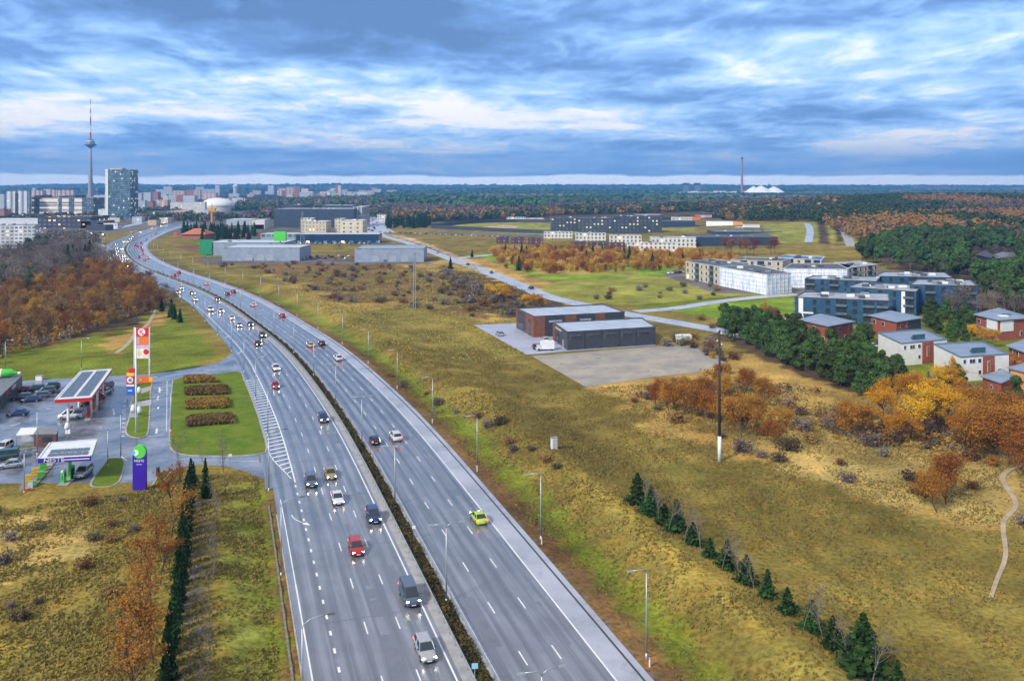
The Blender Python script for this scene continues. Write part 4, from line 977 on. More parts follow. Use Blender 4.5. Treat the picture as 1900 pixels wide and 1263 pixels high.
arm_(t, zt-.6, 3.2, WOOD); arm_(t, zt-2.6, 4.0, WOOD)
p1 = (x, y, gp+zt)
def lattice(px, py, pytop, label, w0=1.6, w1=.5, m_=STEEL, arms=True):
    x, y = G(px, py); H_ = CAMH-(pytop-HOR)*y/FPX; t = empty('lattice_mast', (x, y, 0), .3, label, 'mast'); m = MB(); n = 12
    def c_(k, z_): w = w0+(w1-w0)*z_/H_; return [(-w/2, -w/2, z_), (w/2, -w/2, z_), (w/2, w/2, z_), (-w/2, w/2, z_)][k]
    for k in range(4): m.tube([c_(k, 0), c_(k, H_)], .09, n=4)
    for i in range(n):
        z0_, z1_ = H_*i/n, H_*(i+1)/n
        for k in range(4): m.tube([c_(k, z0_), c_((k+1) % 4, z1_)], .05, n=3); m.tube([c_(k, z1_), c_((k+1) % 4, z1_)], .04, n=3)
    m.build('frame', m_, t)
    if arms:
        for f_, L_ in ((.97, 3), (.86, 4.4)): MB().box((0, 0, H_*f_), (L_, .2, .2)).build('crossarm', m_, t)
    return (x, y, H_)
p2 = lattice(769, 575, 467, 'grey lattice power mast in the brown field', 1.0, .7)
lattice(561, 452, 392, 'slim lattice radio mast beside the cream office blocks', 3.5, .8, arms=False)
p3 = (p1[0]+58, p1[1]-40, p1[2]-2)
def wire(a, b, sag, label):
    m = MB(); P = []
    for i in range(17):
        u = i/16; P.append((a[0]+(b[0]-a[0])*u, a[1]+(b[1]-a[1])*u, a[2]+(b[2]-a[2])*u-sag*4*u*(1-u)))
    m.tube(P, .02, n=4, cap=False); tag(m.build('power_cable', DSTEEL), label, 'cable')
wire(p2, (p1[0]-1.2, p1[1], p1[2]-.3), 5, 'left overhead cable between the lattice mast and the dark pole'); wire((p2[0]+1.5, p2[1], p2[2]-3), (p1[0]+1.5, p1[1], p1[2]-2.3), 5, 'lower overhead cable between the lattice mast and the dark pole')
wire((p1[0]-1, p1[1], p1[2]-.3), p3, 1.5, 'upper overhead cable running right from the dark pole'); wire((p1[0]+1.5, p1[1], p1[2]-2.3), (p3[0], p3[1]+2, p3[2]-3), 1.5, 'lower overhead cable running right from the dark pole')
# delineator posts on the right verge
dp = empty('marker_post'); MB().box((0, 0, .5), (.13, .13, 1.0)).build('post', WHITE, dp); MB().box((0, 0, .9), (.14, .14, .12)).build('reflector', ORANGE, dp); kd = kids_of(dp)
for i in range(9):
    s = s_of(1186, 1226)+i*33.7-1.2; x, y, a = along(s, 17.6); o = dp if i == 0 else copy_tree(dp, kd, (x, y, 0), a); o.location = (x, y, -.1); tag(o, 'white marker post with orange band at the right road edge, %s from the foreground' % ORD[i], 'marker post', 'marker posts on the right verge')
# blue sign in the median, small signs
def road_sign(px, py, h, w, m_, label, rz=0):
    x, y = G(px, py); z_ = 0; t = empty('road_sign', (x, y, z_), rz, label, 'road sign'); MB().tube([(0, .06, 0), (0, .06, h)], .045).build('post', STEEL, t); MB().box((0, 0, h-w*.4), (w, .05, w*.85)).build('plate', m_, t)
road_sign(881, 1290, 3.3, .65, mat('sky blue plate', (.3, .55, .75), .4), 'pale blue road sign on a post in the median, near the bottom edge', .1)
road_sign(768, 1003, 2.2, .5, WHITE, 'small white plate on a post in the median rail', .1)
road_sign(427, 868, 2.6, .6, WHITE, 'white T-shaped road sign at the bottom of the lawn', .3)
road_sign(318, 818, 2.0, .5, mat('sign red', (.6, .05, .04), .4), 'small red sign at the left edge of the hedge lawn', 0)
x, y = G(293, 880); t = empty('trash_bin', (x, y, 0), 0, 'dark litter bin by the small grass wedge next to the violet totem', 'bin'); MB().tube([(0, 0, 0), (0, 0, 1.2)], .3, n=10).build('drum', TRIM, t); MB().tube([(0, 0, 1.2), (0, 0, 1.35), (0, 0, 1.45)], [.34, .34, .1], n=10).build('lid', DSTEEL, t)
x, y = G(20.5*1, 704); 
x, y = G(73, 705); t = empty('storage_box', (x, y, 0), .1, 'white storage box at the grass edge behind the parked cars', 'box'); MB().box((0, 0, .6), (1.6, 1.0, 1.2)).build('box', WHITE, t); MB().box((0, 0, 1.25), (1.7, 1.1, .1)).build('lid', STEEL, t)

# parked and waiting cars
ca = cang-math.pi/2
for px, py, k, c_, da, lb in ((46, 727, 'hatch', 'red', 0, 'small red car parked beside the shop, first row'), (93, 722, 'suv', 'black', 0, 'black off-roader parked farthest from the shop'), (84, 730, 'suv', 'darkgreen', 0, 'dark green off-roader in the parking row, second from the right'), (73, 738, 'wagon', 'bluegrey', 0, 'blue-grey estate in the middle of the parking row'),
        (58, 745, 'sedan', 'navy', 0, 'navy saloon nearest the camera in the parking row'), (40, 741, 'wagon', 'darkgrey', 0, 'dark grey estate parked close to the shop wall'), (64, 727, 'suv', 'black', .1, 'black car behind the others in the parking row'),
        (33, 771, 'sedan', 'navy', 0, 'dark blue saloon driving left in front of the shop'), (6, 836, 'suv', 'white', 1.3, 'white off-roader at the left edge beside the shelter'), (6, 853, 'van', 'darkgreen', .1, 'dark green van cut by the left edge'), (20, 867, 'sedan', 'silver', .15, 'silver saloon at the left edge below the dark van'),
        (155, 882, 'suv', 'silver', 1.35, 'silver off-roader waiting right of the green pump column'), (131, 776, 'van', 'white', -.05, 'white panel van at the front pump under the red-edged canopy'), (166, 752, 'hatch', 'black', .2, 'black hatchback behind the white van at the pumps'), (194, 731, 'sedan', 'silver', 1.2, 'silver saloon half hidden by the red-edged canopy'), (197, 722, 'suv', 'darkgrey', 1.2, 'dark grey off-roader at the far pumps'), (178, 742, 'hatch', 'maroon', .1, 'dark red hatchback between the pump rows')):
    x, y = G(px, py); car(k, c_, x, y, ca+da+math.pi, lb, False, 'cars at the filling stations', cat='van' if k == 'van' else 'car')
for px, py, k, c_, a_, lb in ((927, 622, 'wagon', 'silver', 1.9, 'silver car parked alone on the pale lot'), (1001, 648, 'suv', 'darkgrey', .3, 'dark grey car beside the white box truck'), (1012, 634, 'suv', 'white', 1.7, 'white car parked between the two new buildings')):
    x, y = G(px, py); car(k, c_, x, y, a_, lb, False)
x, y = G(1012, 650); t = empty('box_truck', (x, y, .04), 3.3, 'white box truck parked at the corner of the nearer new building', 'truck')
MB().box((-.6, 0, 1.75), (4.2, 2.1, 2.4)).build('cargo_box', WHITE, t); MB().box((2.3, 0, 1.1), (1.5, 1.9, 1.5), taper=.85).build('cab', paintm('white', PC['white']), t); MB().box((2.95, 0, 1.5), (.3, 1.5, .5)).build('windscreen', GLASS, t)
for wx in (-1.9, 2.2):
    for sy in (-.9, .9): MB().tube([(wx, sy-.12, .4), (wx, sy+.12, .4)], .4, n=12).build('wheel', TYRE, t)
x, y = G(1268, 635); t = empty('container', (x, y, 0), .05, 'pale green-white container at the far corner of the gravel yard', 'container'); MB().box((0, 0, 1.25), (5.0, 2.6, 2.4)).build('box', mat('pale container', (.62, .70, .66), .5, var=.15), t); MB().box((0, 0, 2.5), (5.1, 2.7, .1)).build('roof', WHITE, t); MB().box((1.2, -1.32, 1.2), (1.1, .05, 2.0)).build('door', STEEL, t)

# far_lot: small parked and moving cars around the halls and avenues, too small to show parts
def tiny(kind, c_, px, py, a_, lb, gr):
    x, y = G(px, py); car(kind, c_, x, y, a_, lb, False, gr, parts=False)
rg = random.Random(9)
for nm, seq, gr in (('beside the grey halls', [(570+i*6.5, 476+(i % 3)*2.2) for i in range(14)], 'cars parked beside the grey halls'), ('in front of the navy showroom', [(560+i*9, 452.5) for i in range(15)], 'cars parked before the navy showroom'), ('on the wide avenue by the wood', [(690+rg.uniform(-6, 12), 408+i*1.9) for i in range(12)], 'cars on the far avenue'),
                    ('in the car park by the oval field', [(705+i*9.5, 431.5+i*.35) for i in range(26)], 'cars parked by the oval field'), ('in the city car park left of the bend', [(60+i*7, 430+(i*7 % 5)*2.6) for i in range(20)], 'cars in the city car park'), ('beside the unfinished flats', [(1240+i*5, 508-i*.4) for i in range(6)], 'cars beside the unfinished flats'), ('on the side road', [(770, 457), (812, 470), (868, 492), (912, 507), (985, 536)], 'cars on the side road')):
    for i, (px, py) in enumerate(seq):
        c_ = ('white', 'silver', 'darkgrey', 'red', 'black', 'navy', 'white', 'bluegrey')[rg.randrange(8)]; tiny(kk[rg.randrange(4)], c_, px, py, rg.choice((1.2, 1.9, 1.5)), '%s car %s' % ({'darkgrey': 'dark grey', 'navy': 'dark blue', 'bluegrey': 'grey-blue'}.get(c_, c_), nm), c_+' '+gr)
# ------------------------------------------------------------------ buildings
ROOFG = mat('grey membrane roof', (.36, .39, .44), .5, var=.2, scale=.12); ROOFD = mat('dark flat roof', (.09, .10, .12), .6, var=.35, scale=.2); ROOFL = mat('light blue grey roof', (.44, .50, .60), .4, var=.12, scale=.2)
BRICK = mat('red brick', (.32, .085, .05), .85, var=.25, scale=1.5); RENDERW = mat('white render', (.74, .75, .74), .75, var=.07, scale=.5); SLATE = mat('slate blue cladding', (.022, .085, .175), .5, var=.25, scale=.5)
CHAR = mat('charcoal facade', (.055, .062, .078), .45, var=.2, scale=.8); CORTEN = mat('rust brown facade', (.20, .08, .045), .65, var=.22, scale=.9)
FRAMEW = mat('white window frame', (.7, .7, .7), .4); LITW = mat('lit window', (.6, .45, .2), .3, emit=(1, .6, .22), es=1.2)
WINC = {}
def win_mesh(w, h, frame=FRAMEW, glass=DGLASS):
    k = (round(w, 2), round(h, 2), frame.name, glass.name)
    if k not in WINC:
        m = MB(); m.box((0, 0, 0), (w, .12, h), 0); m.box((0, -.02, 0), (w-.16, .13, h-.16), 1)
        if w > 1.4: m.box((0, -.03, 0), (.07, .14, h), 0)
        WINC[k] = m.mesh('window', [frame, glass])
    return WINC[k]
def put_win(t, a, b, u, z, w, h, name='window', frame=FRAMEW, glass=DGLASS, out=.05):
    """window centred u metres along the wall a->b (wall's outside to the right of a->b)"""
    l = math.dist(a, b); d = ((b[0]-a[0])/l, (b[1]-a[1])/l); x = a[0]+d[0]*u+d[1]*out; y = a[1]+d[1]*u-d[0]*out
    return link_mesh(name, win_mesh(w, h, frame, glass), t, (x, y, z), math.atan2(d[1], d[0]))
def ccw(p): return p if sum(p[i][0]*p[(i+1) % len(p)][1]-p[(i+1) % len(p)][0]*p[i][1] for i in range(len(p))) > 0 else p[::-1]
def building(name, fp, h, wall, roofm, label, cat='building', group=None, units=0, z0=0, lip=None, over=0, seed=0, root=None):
    c = ctr(fp); w = ccw(rel(fp, c)); t = empty(name, (*c, z0), 0, label, cat, group)
    MB().prism(w, -2 if z0 == 0 else -12, h, top=False).build('wall', wall, t)
    rf = MB()
    if over: rf.prism([(p[0]*(1+over/max(3, math.hypot(*p))), p[1]*(1+over/max(3, math.hypot(*p)))) for p in w], h, h+.28, bottom=True)
    else:
        rf.prism(w, h-.35, h-.25)
        for i in range(len(w)):
            a, b = w[i], w[(i+1) % len(w)]; m_ = lerp(a, b, .5); rf.box((m_[0], m_[1], h+.02+.006*i), (math.dist(a, b)+.3, .35, .16), 1, rz=math.atan2(b[1]-a[1], b[0]-a[0]))
    r = rf.build('roof', [roofm, lip or roofm], t); rg = random.Random(seed+int(abs(c[0])))
    for i in range(units):
        u, v = rg.uniform(.2, .8), rg.uniform(.25, .75); q = w if len(w) == 4 else w[:4]; p = quadpt(q, u, v); s_ = rg.uniform(.7, 1.3)
        MB().box((p[0], p[1], h+.3*s_), (2.2*s_, 1.4*s_, .9*s_)).build('roof_unit', (DSTEEL, STEEL, WHITE)[i % 3], t)
    return t, w, h
def boxfp(px0, px1, pyb, depth, yaw=0.0, Y=None):
    Y = Y or CAMH*FPX/(pyb-HOR); x0 = (px0-950)*Y/FPX; x1 = (px1-950)*Y/FPX; L_ = x1-x0; ca_, sa_ = math.cos(yaw), math.sin(yaw)
    return [(x0, Y), (x0+L_*ca_, Y+L_*sa_), (x0+L_*ca_-depth*sa_, Y+L_*sa_+depth*ca_), (x0-depth*sa_, Y+depth*ca_)]
def fpz(px, z): return [G(*p, z) for p in px]

# two new commercial buildings on the lot
q = fpz([(990.8, 586.8), (1159, 578.6), (1120, 564.3), (958.6, 571.8)], 7.3)
t, w, h = building('commercial_building', q, 7.3, CHAR, ROOFL, 'farther new flat-roofed building with charcoal and rust-brown facade panels', lip=CHAR)
F, Rr, Bk, Lf = [p for p in (rel(q, ctr(q)))]
def panel(t, a, b, u0, u1, z0, z1, m, name='facade_panel', out=.1):
    l = math.dist(a, b); d = ((b[0]-a[0])/l, (b[1]-a[1])/l); u = (u0+u1)/2*l; MB().box((a[0]+d[0]*u+d[1]*out*.5, a[1]+d[1]*u-d[0]*out*.5, (z0+z1)/2), ((u1-u0)*l, out*2, z1-z0), rz=math.atan2(d[1], d[0])).build(name, m, t)
panel(t, Lf, F, 0, .08, 0, 7.2, CORTEN); panel(t, Lf, F, .58, 1, 0, 7.2, CORTEN); panel(t, F, Rr, 0, .12, 0, 7.2, CORTEN); panel(t, F, Rr, .34, .46, 0, 7.2, CORTEN); panel(t, F, Rr, .67, .78, 0, 7.2, CORTEN)
panel(t, Lf, F, .72, .82, .1, 5.6, DGLASS, 'entrance_door', .16); panel(t, F, Rr, .16, .3, 4.9, 5.6, mat('pale grey sign', (.4, .42, .46), .5), 'sign_board', .16); panel(t, F, Rr, .5, .62, 4.9, 5.6, MATS['pale grey sign'], 'sign_board', .16)
l_ = math.dist(Lf, F)
for u in (.16, .27, .38): put_win(t, Lf, F, l_*u, 2.2, 2.6, 2.8, frame=TRIM)
q = fpz([(1052.6, 615.5), (1216.4, 606.2), (1190.8, 589.4), (1026.5, 598)], 5.9)
t, w, h = building('commercial_building', q, 5.9, CHAR, ROOFL, 'nearer new charcoal building with strip windows beside the gravel yard', lip=CHAR)
F, Rr, Bk, Lf = rel(q, ctr(q)); l_ = math.dist(F, Rr)
panel(t, Lf, F, 0, .16, 0, 5.8, CORTEN)
for u0 in (.03, .225, .415, .61, .80):
    panel(t, F, Rr, u0, u0+.125, 3.3, 4.7, mat('grey window band', (.17, .185, .22), .2, var=.3, scale=1), 'window_band', .06)
    for k in range(4): put_win(t, F, Rr, l_*(u0+.018+.03*k), 4.0, .8, 1.1, frame=TRIM, out=.12)
for u0 in (.19, .38, .575, .77): panel(t, F, Rr, u0, u0+.004, 0, 5.8, TRIM, 'panel_joint', .05)
panel(t, Lf, F, .3, .42, .1, 3.2, DGLASS, 'entrance_door', .12); panel(t, Lf, F, .7, .78, .1, 2.6, STEEL, 'side_door', .12); panel(t, Lf, F, .2, .6, 4.6, 5.2, MATS['pale grey sign'], 'sign_board', .12)

# blue-grey apartment houses
def flats(px, z, label, rows, wall=SLATE, roofm=ROOFG, units=13, dark=DGLASS, group='blue-grey apartment houses', balc=(.22, .72), accent=None, name='apartment_building'):
    q = fpz(px, z); t, w, h = building(name, q, z, wall, roofm, label, 'apartment building', group, units=units, lip=CHAR if wall is SLATE else WHITE)
    F0, F1, B1, B0 = rel(q, ctr(q)); fl = z/rows
    for a, b in ((F0, F1), (B0, F0)):
        l = math.dist(a, b)
        if l < 5: continue
        n = max(2, int(l/4.6))
        for r in range(rows):
            for i in range(n):
                u = l*(i+.5)/n; zc_ = fl*(r+.52)
                if any(abs((i+.5)/n-bb) < .5/n+.02 for bb in balc):
                    panel(t, a, b, (u-1.9)/l, (u+1.9)/l, fl*r+.35, fl*r+fl-.2, dark, 'recess_shade', .04)  # flat dark panel on the wall, painting the shade of a balcony recess
                    panel(t, a, b, (u-2.0)/l, (u+2.0)/l, fl*r+.3, fl*r+1.2, mat('balcony glass', (.12, .16, .2), .2), 'balcony', .55)
                else: put_win(t, a, b, u, zc_, 1.3 if i % 2 else 1.7, fl*.62, frame=FRAMEW if wall is not SLATE else TRIM, glass=dark if (i*7+r*3) % 11 else LITW)
        for r in range(1, rows): panel(t, a, b, 0, 1, fl*r-.12, fl*r+.08, mat('slate joint', (.05, .08, .11), .6) if wall is SLATE else STEEL, 'floor_band', .035)
    if accent: panel(t, F0, F1, accent-.02, accent+.03, 0, z-.3, WHITE, 'white_frame', .3); panel(t, F0, F1, accent-.02, accent+.14, z*.36, z*.42, WHITE, 'white_frame', .34)
    return t
flats([(1475, 551), (1650, 558), (1648, 544), (1492, 541)], 9.5, 'frontmost blue-grey apartment house with white frame at its left end', 3, accent=.06, balc=(.5, .85))
flats([(1493, 517), (1626, 522), (1634, 513), (1510, 511)], 9.5, 'blue-grey apartment house farthest left, next to the sheet-wrapped site', 3, balc=(.1, .45))
flats([(1570, 532), (1700, 541), (1712, 529), (1600, 523)], 10, 'middle blue-grey apartment house with white framed corner', 3, accent=.82, balc=(.9,))
flats([(1688, 528), (1814, 530), (1800, 519), (1702, 518)], 11.4, 'right blue-grey apartment house with deep balconies by the pines', 3, balc=(.3, .85))
flats([(1622, 512), (1768, 515), (1752, 505), (1640, 504)], 9.8, 'rearmost blue-grey apartment house behind the others', 3, balc=(.5,), accent=.04)
# white and beige apartment houses under construction
BEI = mat('beige blockwork', (.52, .46, .36), .8, var=.2, scale=.4)
WRAP, _nt, _b = node_mat('wrapping sheet')
_c = mixc(_nt, rng_(_nt, nz(_nt, .8, 6, .75, sx=(1, 1, .22)), .40, .56), (.46, .60, .80), (.97, .98, 1.0)); _nt.links.new(_c, _b.inputs['Base Color']); _b.inputs['Roughness'].default_value = .35
_bp = _nt.nodes.new('ShaderNodeBump'); _bp.inputs['Strength'].default_value = .8; _bp.inputs['Distance'].default_value = .3; _nt.links.new(nz(_nt, .7, 5, .6, sx=(1, 1, .3)), _bp.inputs['Height']); _nt.links.new(_bp.outputs[0], _b.inputs['Normal'])
flats([(1272.4, 485), (1334, 494.5), (1388, 488), (1322, 480.5)], 9.8, 'beige unfinished apartment house with scaffolding, left end of the wrapped row', 3, BEI, ROOFD, 5, group='unfinished apartment houses', balc=(.35, .75))
flats([(1356, 482), (1452, 484.5), (1470, 479), (1380, 477)], 9.8, 'beige unfinished apartment house behind the left wrapped one', 3, BEI, ROOFD, 5, group='unfinished apartment houses', balc=(.2, .6))
flats([(1442, 478), (1524, 482.5), (1530, 476), (1460, 473)], 9.8, 'beige unfinished apartment house farthest back with blue sheets on its roof', 3, BEI, mat('blue sheets', (.08, .22, .42), .4, var=.6, scale=.15), 5, group='unfinished apartment houses', balc=(.3, .8))
flats([(1572, 497), (1628, 490.5), (1592, 484), (1548, 487)], 9.8, 'beige unfinished apartment house at the right end of the wrapped row', 3, BEI, ROOFG, 4, group='unfinished apartment houses', balc=(.3, .7))
def wrapped(px, z, label):
    q = fpz(px, z); t, w, h = building('wrapped_building', q, z, WRAP, ROOFD, label, 'apartment building', 'unfinished apartment houses', units=5, lip=WHITE)
    for i in range(len(w)):
        a, b = w[i], w[(i+1) % len(w)]; l = math.dist(a, b); m = MB(); d = ((b[0]-a[0])/l, (b[1]-a[1])/l); off = (d[1]*.25, -d[0]*.25); n = int(l/2.6)
        for k in range(n+1):
            u = l*k/n; m.box((a[0]+d[0]*u+off[0], a[1]+d[1]*u+off[1], z/2), (.1, .1, z))
        for r in range(1, 5): m.box(((a[0]+b[0])/2+off[0], (a[1]+b[1])/2+off[1], z*r/5), (l, .1, .1), rz=math.atan2(d[1], d[0]))
        m.build('scaffold', WHITE, t)
wrapped([(1335, 495.5), (1423, 509.5), (1468, 506), (1398, 491)], 9.8, 'apartment house wrapped in white sheeting, front left one')
wrapped([(1454, 498), (1571, 499.5), (1588, 489), (1470, 488.5)], 9.8, 'long apartment house wrapped in white sheeting, right one')

ROOFH = mat('blue grey house roof', (.23, .285, .37), .4, var=.12, scale=.2)
# brick and white houses on the right
def house(px, z, wall, roofm, label, wins=(), over=.9, accents=(), units=1, pitch=0, name='house'):
    q = fpz(px, z); t, w, h = building(name, q, z, wall, roofm, label, 'house', None, units=units, over=over, lip=roofm)
    A = rel(q, ctr(q))
    for (i, u, zc_, ww, hh) in wins:
        a, b = A[i], A[(i+1) % 4]; put_win(t, a, b, math.dist(a, b)*u, zc_, ww, hh)
    for (i, u0, u1, za, zb, m) in accents: panel(t, A[i], A[(i+1) % 4], u0, u1, za, zb, m, 'facade_panel', .12)
    if pitch:
        c = (0, 0); B = [(p[0]*1.1, p[1]*1.1) for p in A]; m = MB(); m.add([(p[0], p[1], z+.29) for p in ccw(B)]+[(0, 0, z+.29+pitch)], [(0, 1, 4), (1, 2, 4), (2, 3, 4), (3, 0, 4)]); m.build('roof_slope', roofm, t)
    return t
W2 = ((0, .15, 4.9, 1.4, 1.5), (0, .5, 4.9, 1.4, 1.5), (0, .82, 2, 2.0, 1.8), (1, .2, 4.9, 1.2, 1.2), (1, .45, 4.9, 1.6, 1.2), (1, .7, 1.9, 1.2, 1.6), (1, .85, 4.9, 1.2, 1.3))
house([(1487, 594), (1536, 606), (1582, 597), (1522, 584)], 6.5, BRICK, ROOFH, 'red brick house with pale roof, left of the three behind the pine belt', W2, pitch=.9)
house([(1616, 586), (1663, 598), (1708, 590), (1653, 578)], 6.5, BRICK, ROOFH, 'red brick house with pale roof, right behind the white flat-roofed house', W2, pitch=.9, accents=((1, .5, 1, 0, 6.3, CHAR),))
house([(1811, 584), (1853, 595), (1912, 590), (1853, 573)], 6.8, BRICK, ROOFH, 'large red brick house with wide grey roof at the right edge', W2, pitch=.8, accents=((0, .5, .95, 3.2, 6.6, RENDERW), (1, .05, .45, 3, 6.6, RENDERW)), units=3)
house([(1800, 599), (1832, 612), (1868, 609), (1832, 598)], 3.2, BRICK, mat('grey metal roof', (.22, .25, .30), .4), 'low grey-roofed veranda wing in front of the large brick house', ((1, .5, 1.5, 2.2, 1.8), (0, .5, 1.5, 2, 1.6)), over=1.2, units=0, name='house_wing')
house([(1872, 642), (1905, 655), (1960, 645), (1915, 627)], 6.0, BRICK, ROOFH, 'red house with light blue roof cut by the right edge', W2, pitch=.9)
house([(1823, 699), (1858, 711), (1882, 699), (1860, 687)], 3.0, BRICK, ROOFH, 'small brick outbuilding with pale slanted roof below the white houses', ((0, .5, 1.3, 1.0, .9),), over=.7, units=0, pitch=.5, name='outbuilding')
house([(1875, 683), (1925, 697), (1960, 688), (1910, 674)], 4.5, mat('orange render', (.75, .36, .12), .8), ROOFH, 'orange rendered house at the right edge', ((0, .2, 2.2, 1.4, 1.3), (0, .6, 2.2, 1.6, 1.3)), over=.8, units=0, pitch=.6)
for px, lb in (([(1629.5, 617), (1672.5, 636.8), (1757, 629), (1713, 610)], 'white flat-roofed modern house, left one behind the pine belt'), ([(1733, 638), (1783, 662), (1872, 656), (1822, 632.5)], 'white flat-roofed modern house, right one with brick stripe')):
    q = fpz(px, 6.6); t, w, h = building('house', q, 6.6, RENDERW, ROOFH, lb, 'house', None, lip=mat('blue grey trim', (.12, .18, .24), .5)); A = rel(q, ctr(q)); l = math.dist(A[1], A[2])
    panel(t, A[1], A[2], .45, .69, .1, 6.3, BRICK, 'brick_panel', .1); put_win(t, A[1], A[2], l*.57, 3.6, 1.0, 3.0, glass=mat('brown blind', (.25, .14, .08), .4), out=.16)
    for u, zc_, ww in ((.07, 5.3, .9), (.23, 5.3, 1.9), (.38, 5.3, 1.1), (.38, 2.2, .9), (.8, 2.2, 1.4)): put_win(t, A[1], A[2], l*u, zc_, ww, 1.15)
    for u in (.5, .62):
        p = quadpt(A, .62+(.0), u-.15) if False else lerp(lerp(A[1], A[0], .25), lerp(A[2], A[3], .25), u-.05); o = MB(); o.box((p[0], p[1], 7.1), (2.6, .25, 1.4), rz=math.atan2(A[2][1]-A[1][1], A[2][0]-A[1][0])); o.box((p[0], p[1]+.5, 6.8), (2.2, .8, .6)); o.build('solar_collector', mat('collector', (.04, .10, .14), .3), t)
house([(1812, 473), (1838, 479), (1842, 474), (1822, 469)], 9, CHAR, mat('black shingle', (.05, .055, .07), .6), 'black gabled house among the pines at the right', ((0, .5, 4, 1.5, 1.5),), pitch=3, units=0)
house([(1832, 482), (1882, 476), (1880, 470), (1842, 474)], 7, CHAR, mat('grey shingle', (.16, .18, .22), .6, var=.2), 'long dark house with grey pitched roof among the pines', ((0, .2, 3, 2.5, 2), (0, .5, 3, 2.5, 2), (0, .8, 3, 2.5, 2)), pitch=2.5, units=0)

# dark clinic blocks, white row houses, halls
FH = facade('dark clinic facade', (.045, .06, .08), (.05, .07, .09), 4.2, 3.6, (.15, .6), (.28, .72), .2, litc=(1, .8, .5), ls=.5)
def blk(px0, px1, pyt, pyb, depth, wall, roofm, label, name='office_building', cat='building', yaw=0, units=0, group=None, Y=None, over=0, lip=None):
    Y = Y or CAMH*FPX/(pyb-HOR); h = CAMH-(pyt-HOR)*Y/FPX
    return building(name, boxfp(px0, px1, pyb, depth, yaw, Y), h, wall, roofm, label, cat, group, units=units, over=over, lip=lip)
blk(1023, 1074, 404.5, 430, 30, FH, ROOFD, 'dark clinic block with lit windows, left wing', units=5); blk(1072, 1137, 405, 433.5, 40, FH, ROOFD, 'dark clinic block with lit windows, middle wing', units=6, yaw=-.12); blk(1138, 1228, 401.5, 434, 34, FH, ROOFD, 'dark clinic block with lit windows, right wing', units=9)
blk(1228, 1290, 411, 425, 40, mat('navy hall wall', (.03, .055, .10), .5), ROOFD, 'low navy hall right of the clinic', 'hall'); blk(1180, 1228, 398.5, 408, 30, CHAR, mat('pale roof', (.6, .62, .65), .5), 'flat dark hall behind the clinic roof', 'hall')
FW = facade('white rowhouse facade', (.72, .71, .66), (.05, .06, .08), 3.6, 3.2, (.2, .62), (.25, .85), .06)
for a, b, c_, d_, lb in ((1009, 1062, 430.5, 443, 'white terraced house with dark windows, first from the left'), (1068, 1124, 433, 447, 'white terraced house with dark windows, second from the left'), (1132, 1190, 437, 453, 'white terraced house with dark windows, third from the left'),
                         (1209, 1291, 440.5, 460, 'long white terraced house with tall windows, farthest right'), (1163, 1256, 451, 466, 'low white terraced house in front of the long one')):
    blk(a, b, c_, d_, 14, FW, ROOFG, lb, 'terraced_house', 'house', yaw=-.05, units=3, group='white terraced houses', lip=WHITE)
FD = facade('dark rowhouse facade', (.06, .065, .08), (.4, .08, .05), 5, 3, (.3, .55), (.3, .75), 0)
for i, (a, b, c_, d_) in enumerate(((921, 944, 441, 452), (948, 975, 441, 453), (980, 1008, 442, 454), (1060, 1088, 449, 461), (1092, 1124, 450, 463), (1126, 1160, 451, 466))):
    blk(a, b, c_, d_, 9, FD, ROOFD, 'small dark terraced house with red window panels, %s from the left' % ('first' if i == 0 else ORD[i]), 'terraced_house', 'house', group='dark terraced houses', units=1)
FB = facade('blue hall facade', (.035, .06, .095), (.03, .05, .07), 6, 8, (.97, .99), (.1, .9), 0, rough=.4)
blk(1290, 1444, 440, 458, 46, FB, ROOFD, 'long navy hall behind the reddish trees', 'hall', yaw=.02, units=8); blk(1328, 1452, 430, 440, 40, FB, mat('teal roof', (.12, .2, .24), .4), 'second navy hall with striped roof behind the long one', 'hall', units=5)
blk(1371, 1418, 422, 431, 18, facade('cream low facade', (.7, .68, .62), (.03, .03, .04), 4, 4, (.2, .7), (.3, .8), 0), ROOFW, 'low white building with rooftop box and dark windows', units=2)
blk(1382, 1410, 417, 431, 9, RENDERW, ROOFW, 'white rooftop storey of the low white building', 'pavilion')
x, y = G(1347, 424); t = empty('arched_hall', (x, y, 0), -.2, 'arched hall with white roof and orange right end', 'hall'); m = MB(); n = 14
for i in range(n): 
    a0, a1 = math.pi*i/n, math.pi*(i+1)/n; m.add([(-24, -11*math.cos(a0), 9*math.sin(a0)), (8, -11*math.cos(a0), 9*math.sin(a0)), (8, -11*math.cos(a1), 9*math.sin(a1)), (-24, -11*math.cos(a1), 9*math.sin(a1))], [(0, 1, 2, 3)])
m.build('roof', ROOFW, t); m = MB()
for i in range(n):
    a0, a1 = math.pi*i/n, math.pi*(i+1)/n; m.add([(8, -11*math.cos(a0), 9*math.sin(a0)), (20, -10*math.cos(a0), 8*math.sin(a0)), (20, -10*math.cos(a1), 8*math.sin(a1)), (8, -11*math.cos(a1), 9*math.sin(a1))], [(0, 1, 2, 3)])
m.build('end_bay', mat('orange membrane', (.65, .25, .08), .5), t)
